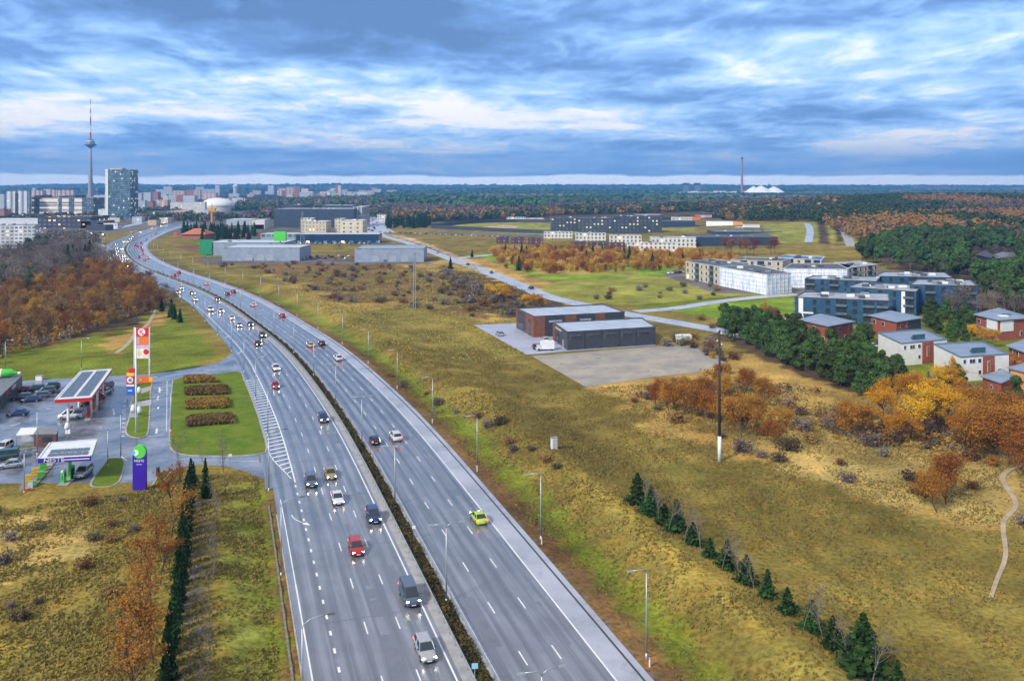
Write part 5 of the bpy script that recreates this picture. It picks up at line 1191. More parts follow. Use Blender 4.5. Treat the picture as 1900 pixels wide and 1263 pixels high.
# long dark noise fence round the oval field
def fence_px(pts, hgt, m_, label):
    c = catmull([G(*p) for p in pts], 25); mb = MB()
    for i in range(len(c)-1):
        a, b = c[i], c[i+1]; m0 = (a+b)/2; mb.box((m0[0], m0[1], hgt/2), (math.dist(a, b)+.2, .4, hgt), rz=math.atan2(b[1]-a[1], b[0]-a[0]))
    t = empty('fence', (0, 0, 0), 0, label, 'fence'); mb.build('panel', m_, t)
    m2 = MB()
    for p in c: m2.box((p[0], p[1], hgt/2+.1), (.6, .6, hgt+.2))
    m2.build('post', DSTEEL, t)
FEN = mat('dark fence', (.045, .06, .085), .5)
fence_px([(800, 423), (870, 415.5), (960, 413), (1024, 414)], 5, FEN, 'dark screen fence along the far side of the oval field'); fence_px([(800, 424), (880, 428), (960, 432), (1022, 434.5)], 4.5, FEN, 'dark screen fence along the near side of the oval field')
fence_px([(1290, 424), (1380, 425), (1420, 426)], 4, FEN, 'dark screen fence right of the clinic lawn'); fence_px([(1420, 424), (1500, 424), (1545, 430)], 3, FEN, 'dark fence beyond the allotments')

# grey halls by the motorway, navy slab, mall, cream offices
GH = facade('grey hall cladding', (.30, .36, .46), (.1, .13, .17), 9, 10, (.2, .5), (.06, .38), 0, rough=.45)
q = fpz([(374, 450), (560, 454), (558, 447), (390, 446)], 9); 
t, w, h = blk(384, 528, 450, 474, 34, GH, mat('pale hall roof', (.55, .6, .68), .4), 'long grey hall with green end panel beside the motorway bend', 'hall', units=3)
F0 = w[0]; MB().box((w[0][0]-.5 if w[0][0] < 0 else 0, w[0][1]-.4, 6.5), (9, 1.2, 11)).build('green_panel', mat('dark green panel', (.02, .28, .13), .4), t)
t, w, h = blk(412, 557, 459, 484, 30, GH, MATS['pale hall roof'], 'nearer long grey hall with dock doors', 'hall', yaw=-.03)
for u in (.35, .5, .62): 
    a, b = w[0], w[1]; put_win(t, a, b, math.dist(a, b)*u, 2.2, 5, 4.2, 'dock_door', STEEL, mat('dock grey', (.35, .4, .46), .5))
t, w, h = blk(658, 786, 461, 486.5, 34, GH, mat('green grey roof', (.30, .38, .42), .4), 'separate grey hall with two dock doors beside the side road', 'hall', yaw=.03)
for u in (.3, .55, .72):
    a, b = w[0], w[1]; put_win(t, a, b, math.dist(a, b)*u, 2.2, 5, 4.2, 'dock_door', STEEL, MATS['dock grey'])
x, y = G(520, 474); t = empty('sign_cube', (x, y, 0), 0, 'bright green advertising board above the grey hall roof', 'sign'); MB().box((0, 0, 14.5), (9, 3, 7)).build('board', GRN, t); MB().box((0, 0, 6), (.8, .8, 12)).build('post', STEEL, t)
blk(550, 702, 434.5, 451, 24, facade('navy slab facade', (.02, .05, .12), (.06, .12, .2), 8, 9, (.1, .5), (.15, .45), .12, rough=.3), mat('white slab roof', (.62, .66, .7), .4), 'long low navy showroom with white roof edge', 'showroom', yaw=.02, lip=WHITE)
blk(484, 548, 434, 449, 22, facade('glass showroom', (.3, .38, .45), (.06, .1, .14), 5, 6, (.1, .8), (.1, .7), .1), MATS['white slab roof'], 'grey glazed showroom with white roof left of the navy one', 'showroom', yaw=.02, lip=WHITE)
MALL = facade('mall cladding', (.045, .065, .10), (.055, .08, .12), 3, 14, (.48, .52), (.05, .95), 0, rough=.5)
blk(508, 655, 388, 422, 70, MALL, mat('mall roof', (.3, .33, .37), .5, var=.5, scale=.03), 'huge dark windowless mall block', 'mall', units=9, yaw=.03); blk(522, 560, 380.5, 414, 60, MALL, ROOFD, 'raised dark left part of the mall', 'mall', units=3)
blk(655, 672, 384, 420, 60, facade('mall end', (.5, .5, .5), (.08, .1, .13), 5, 16, (.3, .95), (.05, .9), 0), ROOFW, 'pale columned right end of the mall', 'mall', units=2); blk(598, 655, 381, 405, 30, MALL, ROOFW, 'plant storey on the mall roof', 'mall', units=6)
CRM = facade('cream office facade', (.66, .57, .42), (.10, .13, .16), 3.6, 3.5, (.22, .62), (.25, .72), .08)
blk(560, 605, 411, 438, 26, CRM, ROOFW, 'cream office block with grey glazed columns, left one', units=3); blk(558, 578, 405, 436, 18, CRM, ROOFW, 'taller cream left corner of the left cream office block', units=1)
blk(632, 673, 409, 438, 28, facade('cream office blank', (.72, .66, .52), (.04, .045, .05), 7.2, 4.2, (.35, .62), (.35, .72), 0), ROOFW, 'cream office block with small square windows, right one', units=3); blk(621, 634, 406, 437, 22, CRM, ROOFW, 'striped cream wing of the right cream office block', units=1)
blk(468, 491, 408, 425, 24, mat('white hall', (.7, .68, .64), .6), ROOFW, 'white hall behind the red sign wall', 'hall'); blk(471, 490, 417, 425, 4, REDM, REDM, 'bright red low wall in front of the white hall', 'sign_wall')
blk(420, 468, 407, 418, 30, mat('grey hall 2', (.4, .44, .5), .5), ROOFW, 'low white-roofed hall behind the conifers', 'hall'); blk(484, 497, 391, 402, 16, ORANGE, ORANGE, 'orange box building far behind the grey halls', 'hall')
x, y = G(358, 446); q = boxfp(338, 380, 445, 26); t, w, h = building('restaurant', q, 5, mat('brick low', (.35, .15, .09), .8), mat('orange roof tiles', (.48, .16, .07), .8, var=.2), 'low restaurant with wide orange tiled roof at the bend', over=1.5)
m = MB(); B = [(p[0]*1.12, p[1]*1.12) for p in w]; m.add([(p[0], p[1], 5.28) for p in B]+[(-4, 0, 10.5), (4, 0, 10.5)], [(0, 1, 5, 4), (1, 2, 5), (2, 3, 4, 5), (3, 0, 4)]); m.build('roof_slope', MATS['orange roof tiles'], t)
for i, px in enumerate((325, 352, 377, 434, 459, 486)):
    x, y = G(px, 441+(px-325)*.015); t = empty('pennant', (x, y, 0), 0, 'pink-red advertising flag by the restaurant row, %s from the left' % ('first' if i == 0 else ORD[i]), 'flag', 'pink-red flags'); MB().tube([(0, 0, 0), (0, 0, 5)], .15, n=5).build('pole', STEEL, t); MB().box((0, 0, 3.6), (3.2, .5, 3.2)).build('cloth', mat('pink red cloth', (.75, .06, .14), .5), t)
x, y = G(393, 432); t = empty('timber_mast', (x, y, 0), 0, 'orange timber lookout mast above the conifers', 'mast'); MB().box((0, 0, 12), (2.4, 2.4, 24), taper=.8).build('shaft', mat('orange timber', (.6, .25, .08), .7), t); MB().box((0, 0, 26), (6.5, 3, 4), taper=1.5).build('platform', mat('yellow timber', (.75, .4, .12), .7), t); MB().tube([(0, 0, 28), (0, 0, 33)], .5, n=6).build('spire', ORANGE, t)

# ---- city on the left
FA = facade('white panel block', (.70, .73, .76), (.12, .16, .2), 3.3, 2.9, (.3, .7), (.3, .75), .03, wall2=(.16, .2, .26), band=3)
blk(12.5, 29, 354.5, 405, 14, FA, ROOFD, 'tall white slab of flats at the far left, left one of a pair', 'apartment_block', units=2); blk(33, 50, 354, 405, 14, FA, ROOFD, 'tall white slab of flats at the far left, right one of a pair', 'apartment_block', units=2); blk(28, 34, 358, 405, 12, CHAR, ROOFD, 'dark stair tower between the two white slabs', 'stair_tower')
OFW = facade('white banded office', (.68, .68, .66), (.09, .11, .14), 30, 4.1, (.0, 1.), (.35, .72), .55, litc=(1, .55, .18), ls=.75); OFD = facade('dark office', (.055, .075, .10), (.07, .10, .13), 4, 4.1, (.1, .9), (.2, .85), .05, ls=.6)
for a, b, tp, m_, lb in ((51, 63.5, 366, OFW, 'white banded office bay at the left end'), (63.5, 73.5, 362.5, OFD, 'dark glass bay left of the widest white bay'), (73.5, 108.5, 366, OFW, 'widest white banded office bay with orange lit floors'), (108.5, 115, 364, OFD, 'narrow glazed joint of the office complex'), (115, 127.5, 366, OFW, 'middle white banded office bay'),
                         (127.5, 138, 362.5, OFD, 'dark glass bay right of the middle'), (138, 152, 366, OFW, 'right white office bay with yellow windows'), (152, 173, 367, OFD, 'dark glass office at the right end of the complex')):
    blk(a, b, tp, 404, 40, m_, ROOFD, lb, 'office_wing', 'office building', group='office complex in the city', units=1)
for a, b, tp, lb in ((59, 79, 353, 'red and white flats behind the office roof, left one'), (88, 106, 352, 'red and white flats behind the office roof, middle one'), (107, 136, 352.5, 'red and white flats behind the office roof, right one')):
    blk(a, b, tp, 378, 20, facade('red white flats', (.62, .55, .52), (.1, .1, .12), 3.3, 3, (.3, .7), (.3, .75), .02, wall2=(.42, .10, .08), band=4), ROOFD, lb, 'apartment_block')
blk(70, 168, 402, 424, 50, facade('dark mall lit', (.04, .05, .07), (.07, .08, .10), 6, 5, (.2, .7), (.2, .6), .3, litc=(1, .5, .15), ls=.9), ROOFD, 'low dark mall with orange lit windows below the office complex', 'mall', units=6)
blk(-30, 92, 407, 420, 40, mat('white canopy wall', (.65, .68, .72), .5), ROOFW, 'long flat white-roofed shop at the left edge', 'shop'); blk(150, 192, 410, 424, 30, CHAR, ROOFG, 'dark flat building beside the white villa', 'shop'); blk(160, 196, 418, 428, 20, CHAR, ROOFD, 'black-roofed low hall at the car parks', 'hall')
FL_ = facade('balcony block', (.60, .61, .60), (.09, .12, .17), 3.4, 3.0, (.2, .85), (.25, .75), .1, wall2=(.72, .74, .77), band=5, litc=(1, .6, .3), ls=.6)
blk(-40, 56, 418, 462, 14, FL_, ROOFG, 'white balconied block of flats at the left edge in front', 'apartment_block', yaw=.18, units=4); 
MB_ = blk(0, 0.001, 400, 410, .01, FL_, ROOFG, None, 'x') if False else None
# glass tower
TW = facade('glass tower', (.06, .10, .13), (.045, .085, .115), 2.6, 3.6, (.08, .92), (.12, .88), .07, litc=(1, .8, .45), ls=.4, rough=.2)
q = boxfp(201, 241.5, 406, 30); Yt = CAMH*FPX/(406-HOR); ht = CAMH-(315-HOR)*Yt/FPX
t, w, h = building('glass_tower', q, ht, TW, ROOFD, 'tall blue-green glass office tower with white left edge', 'office tower', lip=DSTEEL)
x0 = w[0][0]; MB().box((x0-2.2, w[0][1]+14, ht/2), (4.4, 30, ht+2)).build('side_wall', RENDERW, t); MB().box((x0+6, 6, ht+1.6), (20, 14, 3)).build('plant_storey', mat('plant grey', (.45, .47, .5), .5), t)
for dx in (2, 8, 14, 28): MB().tube([(x0+dx, 4, ht+2), (x0+dx, 4, ht+7)], .25, n=5).build('antenna', STEEL, t)
blk(241.5, 247, 345, 391, 12, RENDERW, ROOFD, 'narrow white slab right behind the glass tower', 'apartment_block'); blk(182, 200, 388, 405, 16, facade('small white block', (.68, .7, .74), (.25, .3, .36), 3, 3, (.3, .7), (.3, .8), 0), ROOFW, 'small white block left of the glass tower foot', 'apartment_block')
blk(172, 180, 372, 400, 14, mat('brown slab', (.28, .14, .11), .7), ROOFD, 'thin brown slab right of the office complex', 'apartment_block'); blk(186, 222, 405, 412, 20, mat('lit podium', (.7, .55, .4), .5), ROOFW, 'pale podium at the foot of the glass tower', 'podium')  # podium walls in a plain peach colour
blk(182, 218, 413.5, 424, 18, facade('white villa', (.7, .7, .7), (.08, .1, .13), 4, 4, (.3, .7), (.3, .75), .05), ROOFD, 'white low office at the car park', 'office_building')
FG = facade('grey panel flats', (.50, .54, .60), (.15, .18, .24), 3.2, 2.9, (.3, .7), (.3, .7), .02); FP = facade('pink panel flats', (.55, .33, .28), (.14, .14, .18), 3.2, 2.9, (.3, .7), (.3, .7), .02, wall2=(.6, .52, .5), band=4)
FR = facade('brick flats', (.36, .15, .12), (.12, .12, .15), 3.2, 2.9, (.3, .7), (.3, .7), .02); FY = facade('beige flats', (.66, .56, .42), (.2, .2, .2), 4, 4, (.3, .7), (.2, .8), .02, wall2=(.7, .68, .64), band=3)
FS = facade('striped flats', (.66, .66, .64), (.3, .34, .38), 3.2, 2.9, (.35, .6), (.1, .9), .02)
CITY = [(174, 196, 362, 392, FG, 'grey flats between the offices and the glass tower'), (247, 262, 358, 384, FG, 'grey flats first right of the glass tower'), (262, 279, 357, 382, FG, 'grey flats second right of the glass tower'), (279, 294, 356, 378, FR, 'brick-red flats on the ridge right of the tower'),
 (246, 268, 372, 392, FG, 'pale grey flats in the second row right of the tower'), (268, 283, 374, 390, FR, 'dark red flats in the second row right of the tower'), (284, 312, 371, 388, FP, 'pinkish low flats in the middle of the city'), (313, 328, 362, 376, FG, 'grey flats before the pink slabs'), (318, 342, 353.5, 372, FP, 'pink slab of flats on the ridge, left one'),
 (343, 358, 352.5, 370, FR, 'red slab of flats on the ridge, middle one'), (358, 371, 352, 372, FP, 'pink slab of flats on the ridge, right one'), (326, 340, 362, 384, FR, 'orange-brown stair block among the flats'), (340, 362, 363, 384, FG, 'light grey flats below the pink slabs'), (303, 318, 346, 366, FG, 'small white tower cluster on the horizon'),
 (363, 378, 346.5, 360, FG, 'white blocks on the wooded ridge'), (375, 402, 358, 374, FP, 'low pink and grey flats left of the dome'), (316, 378, 375, 394, FS, 'long striped white panel block'), (274, 327, 391, 402, FY, 'long beige school-like building'), (327, 352, 390, 402, mat('peach wall', (.6, .42, .3), .7), 'peach building right of the beige one'),
 (430, 450, 367, 382, FS, 'white block right behind the dome'), (399, 407, 343.5, 366, FG, 'thin grey residential tower on the horizon'), (516, 530, 349.5, 366, FP, 'pink-orange flats on the horizon, left step'), (530, 546, 347, 368, FP, 'pink-orange flats on the horizon, middle step'), (546, 557, 350, 370, FR, 'brick flats on the horizon, right step'),
 (497, 508, 344, 362, FG, 'grey tower left of the pink-orange flats'), (564, 574, 344, 362, CHAR, 'dark slim tower on the horizon'), (556, 576, 357, 372, FG, 'white flats at the foot of the slim tower'), (592, 604, 358, 370, FP, 'orange and cream flats left of the tallest horizon tower'), (604, 622, 355, 368, FG, 'cream stepped flats beside the tallest horizon tower'),
 (622, 627, 342.5, 364, FR, 'brown half of the tallest horizon tower'), (627, 632, 344, 366, FY, 'beige half of the tallest horizon tower'), (655, 672, 356, 366, FG, 'white low flats on the horizon, left'), (675, 696, 353.5, 366, FP, 'white and pink flats on the horizon, right'), (0, 8, 388, 404, FR, 'small brick block at the very left'),
 (245, 262, 402, 412, FG, 'white low houses near the roundabout'), (274, 290, 408, 416, mat('cream villa', (.55, .45, .34), .7), 'cream villa with brown roof at the road bend'), (296, 312, 404, 412, FY, 'pale villa beside the far motorway'), (-20, 6, 360, 390, FG, 'grey flats cut by the left edge'), (700, 716, 398, 408, FW, 'white shop beside the avenue'), (733, 750, 396, 405, FW, 'white house with red flags at the wood edge'), (765, 790, 393, 402, mat('terracotta house', (.5, .2, .12), .7), 'terracotta-roofed house at the wood edge'),
 (888, 905, 397, 403, mat('clay row', (.5, .3, .22), .7), 'clay-roofed houses behind the trees'), (940, 975, 403, 410, FW, 'white low halls with red roofs behind the oval field'), (975, 1010, 404, 410.5, FY, 'beige low halls behind the oval field'), (1250, 1290, 403, 412, FW, 'white low depot right behind the clinic'), (1292, 1320, 398.5, 409, FP, 'salmon building with scaffolding beyond the clinic'), (1308, 1334, 396, 408, MATS['navy hall wall'], 'navy stepped building beyond the clinic'), (1286, 1300, 402, 412, ORANGE, 'small orange building beyond the clinic')]
for i, (a, b, tp, bs, m_, lb) in enumerate(CITY):
    blk(a, b, tp, bs+2, 16, m_, (ROOFG, ROOFD)[i % 2], lb, 'apartment_block' if bs-tp > 9 else 'low_building', 'building', yaw=(-.1, .12, .05)[i % 3], units=0)
rg = random.Random(17); n_ = 0
while n_ < 120:
    px = rg.uniform(5, 720); bs = rg.choice((rg.uniform(362, 378), rg.uniform(372, 400))); 
    if px > 440: bs = rg.uniform(360, 372)
    w_ = rg.uniform(5, 22); hh = rg.uniform(6, 12)*(1+.3*(bs < 375)); X_, Y_ = G(px, bs); S_, D_ = sd(np.array([X_]), np.array([Y_]))
    if abs(D_[0]) < 60 or (45 < px < 255 and bs > 380): continue
    k_ = n_ % 5; blk(px, px+w_, bs-hh, bs, 14, (FG, FP, FS, FY, FR)[k_], (ROOFG, ROOFD)[n_ % 2], ('pale grey', 'pinkish', 'striped white', 'beige', 'brick-red')[k_]+' block of flats among the trees of the distant city', 'small_block', 'building', yaw=rg.uniform(-.5, .5), group=('pale grey', 'pinkish', 'striped white', 'beige', 'brick-red')[k_]+' blocks of the distant city'); n_ += 1
# round-topped tower, dome, water tower
x, y = G(437, 368); D_ = y; t = empty('round_tower', (x, y, 0), 0, 'round residential tower with a white cap on the horizon', 'building'); s_ = y/FPX; hh = CAMH-(346.5-HOR)*s_
MB().lathe([(4.2*s_, 0), (4.2*s_, hh), (0, hh)], n=16).build('wall', FG, t); MB().lathe([(5.2*s_, hh), (5.2*s_, hh+2.2*s_), (0, hh+4.5*s_)], n=16).build('cap', WHITE, t)
x, y = G(404, 392); s_ = y/FPX; t = empty('dome', (x, y, 0), 0, 'large white shallow dome of a sports hall in the city', 'sports dome'); hh = CAMH-(367-HOR)*s_; base = hh*.42
MB().lathe([(30*s_*math.cos(a_), base+(hh-base)*math.sin(a_)) for a_ in np.linspace(0, math.pi/2, 12)], n=40).build('shell', mat('dome white', (.80, .79, .75), .5), t, True); MB().lathe([(29*s_, 0), (29*s_, base+.2)], n=40).build('ring_wall', facade('dome wall', (.7, .68, .62), (.3, .34, .38), 6, 9, (.2, .7), (.1, .9), 0), t)
# television tower
Y_ = 2690.; x = (168-950)*Y_/FPX; s_ = Y_/FPX; zp = lambda py: CAMH-(py-HOR)*s_
TVC = mat('tower concrete', (.34, .33, .36), .7); t = empty('television_tower', (x, Y_, 0), 0, 'tall slender television tower with saucer and red-white antenna', 'tower')
MB().lathe([(10, 0), (7.6, zp(357)), (6.0, zp(330)), (4.4, zp(300)), (3.4, zp(274)), (0, zp(274))], n=20).build('shaft', TVC, t, True)
MB().lathe([(3.4, zp(275)), (14, zp(270.5)), (17.6, zp(269.3)), (17.6, zp(267.6)), (12.5, zp(266.5)), (12, zp(263)), (9, zp(260)), (3, zp(258)), (0, zp(258))], n=28).build('saucer', mat('saucer blue grey', (.12, .19, .28), .4), t, True)
MB().lathe([(11.9, zp(264.2)), (11.9, zp(261.5))], n=28).build('saucer_band', WHITE, t)
for a_, b_, r_, m_ in ((258, 246, 2.7, REDM), (246, 233, 1.9, WHITE), (233, 228, 2.0, TVC), (228, 218, 1.9, mat('antenna red', (.45, .05, .05), .5)), (218, 210, 1.3, WHITE), (210, 202, 1.3, MATS['antenna red']), (202, 195, .9, WHITE), (195, 184, .8, MATS['antenna red'])):
    MB().tube([(0, 0, zp(a_)), (0, 0, zp(b_))], r_, n=8).build('antenna_section', m_, t)
# chimney, cooling blocks, quarry on the horizon
Y_ = 4200.; s_ = Y_/FPX; x = (1376.7-950)*s_; zp = lambda py: CAMH-(py-HOR)*s_; t = empty('chimney', (x, Y_, 0), 0, 'very tall thin power-station chimney on the horizon', 'chimney')
MB().lathe([(7.2, 0), (6.0, zp(350)), (4.8, zp(293))], n=16).build('shaft', mat('chimney concrete', (.36, .24, .25), .7), t, True); MB().lathe([(5.4, zp(295)), (5.4, zp(292)), (4, zp(292))], n=16).build('rim', mat('chimney rim', (.06, .07, .1), .6), t)
for px, lb in ((1273, 'dark-topped cooling block on the horizon, left one'), (1293.5, 'dark-topped cooling block on the horizon, right one')):
    t = empty('cooling_block', ((px-950)*s_, Y_, 0), 0, lb, 'cooling tower'); MB().box((0, 0, zp(342)/2), (9*s_, 30, zp(342))).build('base', mat('cooling pale', (.14, .2, .28), .6), t); MB().box((0, 0, zp(341.3)), (10.5*s_, 34, 3.4*s_)).build('top', mat('cooling dark', (.06, .08, .11), .6), t)
rg = random.Random(4); INDW = mat('pale works', (.75, .78, .84), .6)
for i in range(13):
    px = (1258, 1266, 1280, 1288, 1300, 1308, 1318, 1328, 1340, 1352, 1362, 1384, 1440)[i]; w_ = rg.uniform(5, 12); Y2 = 4100+i*14; s2 = Y2/FPX; h2 = rg.uniform(10, 17)+14; t = empty('works_hall', ((px-950)*s2, Y2, 0), 0, 'tiny pale industrial hall on the skyline, %s from the left' % ('first' if i == 0 else ORD[i]), 'hall', 'pale halls of the skyline works')
    MB().box((0, 0, h2/2), (w_*s2, 30, h2)).build('wall', INDW, t)
for px, a_, b_, k, lb in ((1412, 7, 344.3, 1.0, 'bright white spoil heap right of the chimney, main hump'), (1398, 5, 345.3, .8, 'bright white spoil heap right of the chimney, left hump'), (1436, 6, 345.6, .7, 'white sloping heap right end')):
    Y2 = 4000.; s2 = Y2/FPX; t = empty('spoil_heap', ((px-950)*s2, Y2, 0), 0, lb, 'spoil heap'); MB().lathe([(a_*3.2*s2*(1-q_), 24+(CAMH-(b_-HOR)*s2-24)*q_**.8) for q_ in (0, .15, .4, .7, .9, 1)], n=16).build('heap', mat('chalk heap', (.85, .86, .88), .8), t, True)
for px, pyb, w_, lb in ((1862, 371, 26, 'cream manor-like building on the far wooded ridge'), (1835, 372, 14, 'low cream wing beside the far ridge building')):
    Y2 = 3000.; s2 = Y2/FPX; t = empty('ridge_building', ((px-950)*s2, Y2, 0), 0, lb, 'building'); hb_ = CAMH-(363.5-HOR)*s2; MB().box((0, 0, hb_/2), (w_*s2, 25, hb_)).build('wall', facade('ridge wall', (.62, .6, .54), (.3, .3, .3), 6, 5, (.3, .7), (.3, .7), 0), t); MB().box((0, 0, hb_+.5), (w_*s2+2, 27, 1)).build('roof', ROOFG, t)

# garden details around the houses: fences, cars on drives
GF = mat('garden fence wood', (.16, .12, .09), .8, var=.3, scale=2)
for i, (pts, lb) in enumerate((([(1620, 668), (1660, 690), (1700, 702)], 'brown garden fence below the left white house'), ([(1724, 700), (1775, 722), (1810, 724)], 'brown garden fence below the right white house'), ([(1590, 652), (1630, 640), (1660, 636)], 'brown garden fence between the brick and the white house'), ([(1760, 664), (1800, 668), (1850, 690)], 'brown garden fence in front of the large brick house'))):
    fence_px(pts, 1.5, GF, lb)
for px, py, k, c_, a_, lb in ((1620, 645, 'wagon', 'white', .4, 'white estate on the drive between brick house and white house'), (1716, 640, 'suv', 'darkgrey', .9, 'dark off-roader on the drive above the white houses'), (1790, 648, 'hatch', 'silver', .2, 'silver hatchback before the veranda wing'), (1476, 606, 'sedan', 'black', .3, 'black saloon by the corner of the frontmost flats'), (1465, 601, 'van', 'white', .3, 'white van by the corner of the frontmost flats')):
    x, y = G(px, py); car(k, c_, x, y, a_, lb, False, parts=False, cat='van' if k == 'van' else 'car')
# ------------------------------------------------------------------ vegetation
rng = np.random.default_rng(11)
BARK = mat('bark', (.075, .058, .045), .9, var=.3, scale=4); BARKL = mat('pale bark', (.20, .17, .14), .9, var=.3, scale=4)
L_OR = leafm('autumn orange leaves', (.40, .165, .025), (.55, .27, .04), (.24, .11, .035)); L_BR = leafm('brown leaves', (.225, .12, .045), (.32, .18, .06), (.16, .10, .055)); L_YE = leafm('yellow leaves', (.62, .32, .02), (.74, .42, .03), (.46, .21, .02))
L_GR = leafm('bare twigs', (.19, .16, .145), (.28, .23, .20), (.14, .11, .10)); L_PI = leafm('pine needles', (.045, .095, .022), (.10, .16, .035), (.026, .055, .02), .1); L_SP = leafm('spruce needles', (.022, .058, .014), (.05, .10, .022), (.012, .03, .012), .1)
L_RE = leafm('reddish twigs', (.24, .07, .05), (.32, .12, .07), (.16, .06, .05)); L_TAN = leafm('tan woodland', (.42, .29, .085), (.54, .37, .09), (.31, .23, .11)); L_GOLD = leafm('golden woodland', (.50, .29, .045), (.60, .38, .06), (.38, .24, .07))
L_RUST = leafm('rusty leaves', (.33, .12, .02), (.46, .20, .03), (.20, .08, .03)); L_DB = leafm('dark bush', (.13, .10, .06), (.20, .15, .09), (.09, .085, .045))
def skeleton(mb, rng, H_, spread, levels=3, trunk_r=.16, first=.22, n1=7, m=0, up=.6):
    tips = []
    def rec(p, d, L_, r, lv):
        k = 3; pts = [p]; 
        for i in range(k): d = (d+rng.normal(size=3)*.14+np.array([0, 0, .06*(up)])); d /= np.linalg.norm(d); pts.append(pts[-1]+d*L_/k)
        mb.tube([tuple(q) for q in pts], [r, r*.8, r*.62, r*.4], m, n=5 if lv < 2 else 3, cap=False)
        if lv >= levels: tips.append(pts[-1]); tips.append(pts[-2]); return
        nb = 4 if lv else n1
        for j in range(nb):
            f = rng.uniform(.25 if lv else first, 1); q = pts[min(k-1, int(f*k))]+(pts[min(k, int(f*k)+1)]-pts[min(k-1, int(f*k))])*(f*k % 1)
            a = rng.uniform(0, 2*math.pi); s_ = spread if lv == 0 else .75; nd = d+np.array([math.cos(a)*s_, math.sin(a)*s_, rng.uniform(-.15, .35)]); nd /= np.linalg.norm(nd)
            rec(q, nd, L_*(.58 if lv == 0 else .6)*(1.15-.45*f if lv == 0 else 1), r*.45, lv+1)
        tips.append(pts[-1])
    rec(np.zeros(3), np.array([0, 0, 1.0]), H_*.85, trunk_r, 0)
    return np.array(tips)
def broadleaf(name, seed, H_, spread, leafmat, nleaf, lsz, sig, bark=BARK, levels=3, n1=8, first=.2, trunk_r=.16, parts=True, label=None, up=.6):
    rg = np.random.default_rng(seed); t = empty(name); mb = MB(); tips = skeleton(mb, rg, H_, spread, levels, trunk_r, first, n1, up=up); mb.build('trunk', bark, t)
    if nleaf:
        i = rg.integers(0, len(tips), nleaf); G_ = rg.normal(size=(nleaf, 3)); C_ = tips[i]+G_*sig*np.array([1, 1, .8]); k_ = C_[:, 2] > .25*H_*first; C_ = C_[k_]; G_ = G_[k_]
        link_mesh('crown', quads_mesh('crown', C_, rg.uniform(.6, 1.3, len(C_))*lsz, rg, leafmat, nrm=G_+(C_-np.array([0, 0, H_*.55]))/H_*2.2+np.array([0, 0, .3]), jit=.6), t)
    return t
def conifer(name, seed, H_, rad, leafmat, tiers=16, per=16, base=.06, sz=.55, dense=3):
    rg = np.random.default_rng(seed); t = empty(name); MB().tube([(0, 0, 0), (0, 0, H_*.98)], [.035*H_*.5+.03, .02], n=6).build('trunk', BARK, t); C_ = []; S_ = []
    for k in range(tiers):
        f = (k+.5)/tiers; z_ = H_*(base+(1-base)*f); r_ = rad*(1-f)**.8*rg.uniform(.72, 1.18); nb = max(5, int(per*(1-f*.6)))
        for j in range(nb):
            a = 2*math.pi*(j+rg.random())/nb; rr = r_*rg.uniform(.6, 1.25)
            for q in range(dense):
                g = (q+1)/dense; C_.append((math.cos(a)*rr*g, math.sin(a)*rr*g, z_-rr*.28*g+rg.normal()*.05)); S_.append(sz*(1.25-.45*g)*(1-f*.45))
    C_.append((0, 0, H_)); S_.append(.2)
    link_mesh('crown', quads_mesh('crown', np.array(C_), np.array(S_), rg, leafmat, asp=1.3), t); return t
def pine(name, seed, H_, rad, leafmat=None, n=1500, sz=.5, blobs=11, low=.25):
    rg = np.random.default_rng(seed); t = empty(name); mb = MB(); mb.tube([(0, 0, 0), (.1, .05, H_*.5), (0, 0, H_*.9)], [.18, .13, .04], n=6)
    B = []
    for k in range(blobs):
        f = rg.uniform(low, 1); a = rg.uniform(0, 6.28); r_ = rad*math.sin(math.pi*min(1, .18+f*.72))*rg.uniform(.3, .85); B.append((math.cos(a)*r_, math.sin(a)*r_, H_*f*.92)); mb.tube([(0, 0, H_*f*.75), B[-1]], [.06, .02], n=4, cap=False)
    mb.build('trunk', BARK, t); B = np.array(B); i = rg.integers(0, len(B), n); d = rg.normal(size=(n, 3)); d /= np.linalg.norm(d, axis=1)[:, None]
    C_ = B[i]+d*np.array([rad*.42, rad*.42, rad*.34])*rg.uniform(.65, 1.05, n)[:, None]
    k_ = C_[:, 2] > .1*H_; C_ = C_[k_]; d = d[k_]
    link_mesh('crown', quads_mesh('crown', C_, rg.uniform(.6, 1.3, len(C_))*sz, rg, leafmat or L_PI, nrm=d+np.array([0, 0, .25]), jit=.4), t); return t
def bush(name, seed, H_, rad, leafmat, n=500, sz=.22, stems=9):
    rg = np.random.default_rng(seed); t = empty(name); mb = MB(); E = []
    for k in range(stems):
        a = rg.uniform(0, 6.28); r_ = rad*rg.uniform(.2, .9); e = np.array([math.cos(a)*r_, math.sin(a)*r_, H_*rg.uniform(.55, 1)]); mb.tube([(0, 0, 0), tuple(e*.5+[0, 0, .1*H_]), tuple(e)], [.04, .03, .01], n=3, cap=False); E += [e, e*.75+[0, 0, .05], e*.5]
    mb.build('stem', BARK, t); E = np.array(E); i = rg.integers(0, len(E), n); C_ = E[i]+rg.normal(size=(n, 3))*rad*.22; C_[:, 2] = np.abs(C_[:, 2])
    link_mesh('foliage', quads_mesh('foliage', C_, rg.uniform(.6, 1.3, n)*sz, rg, leafmat), t); return t
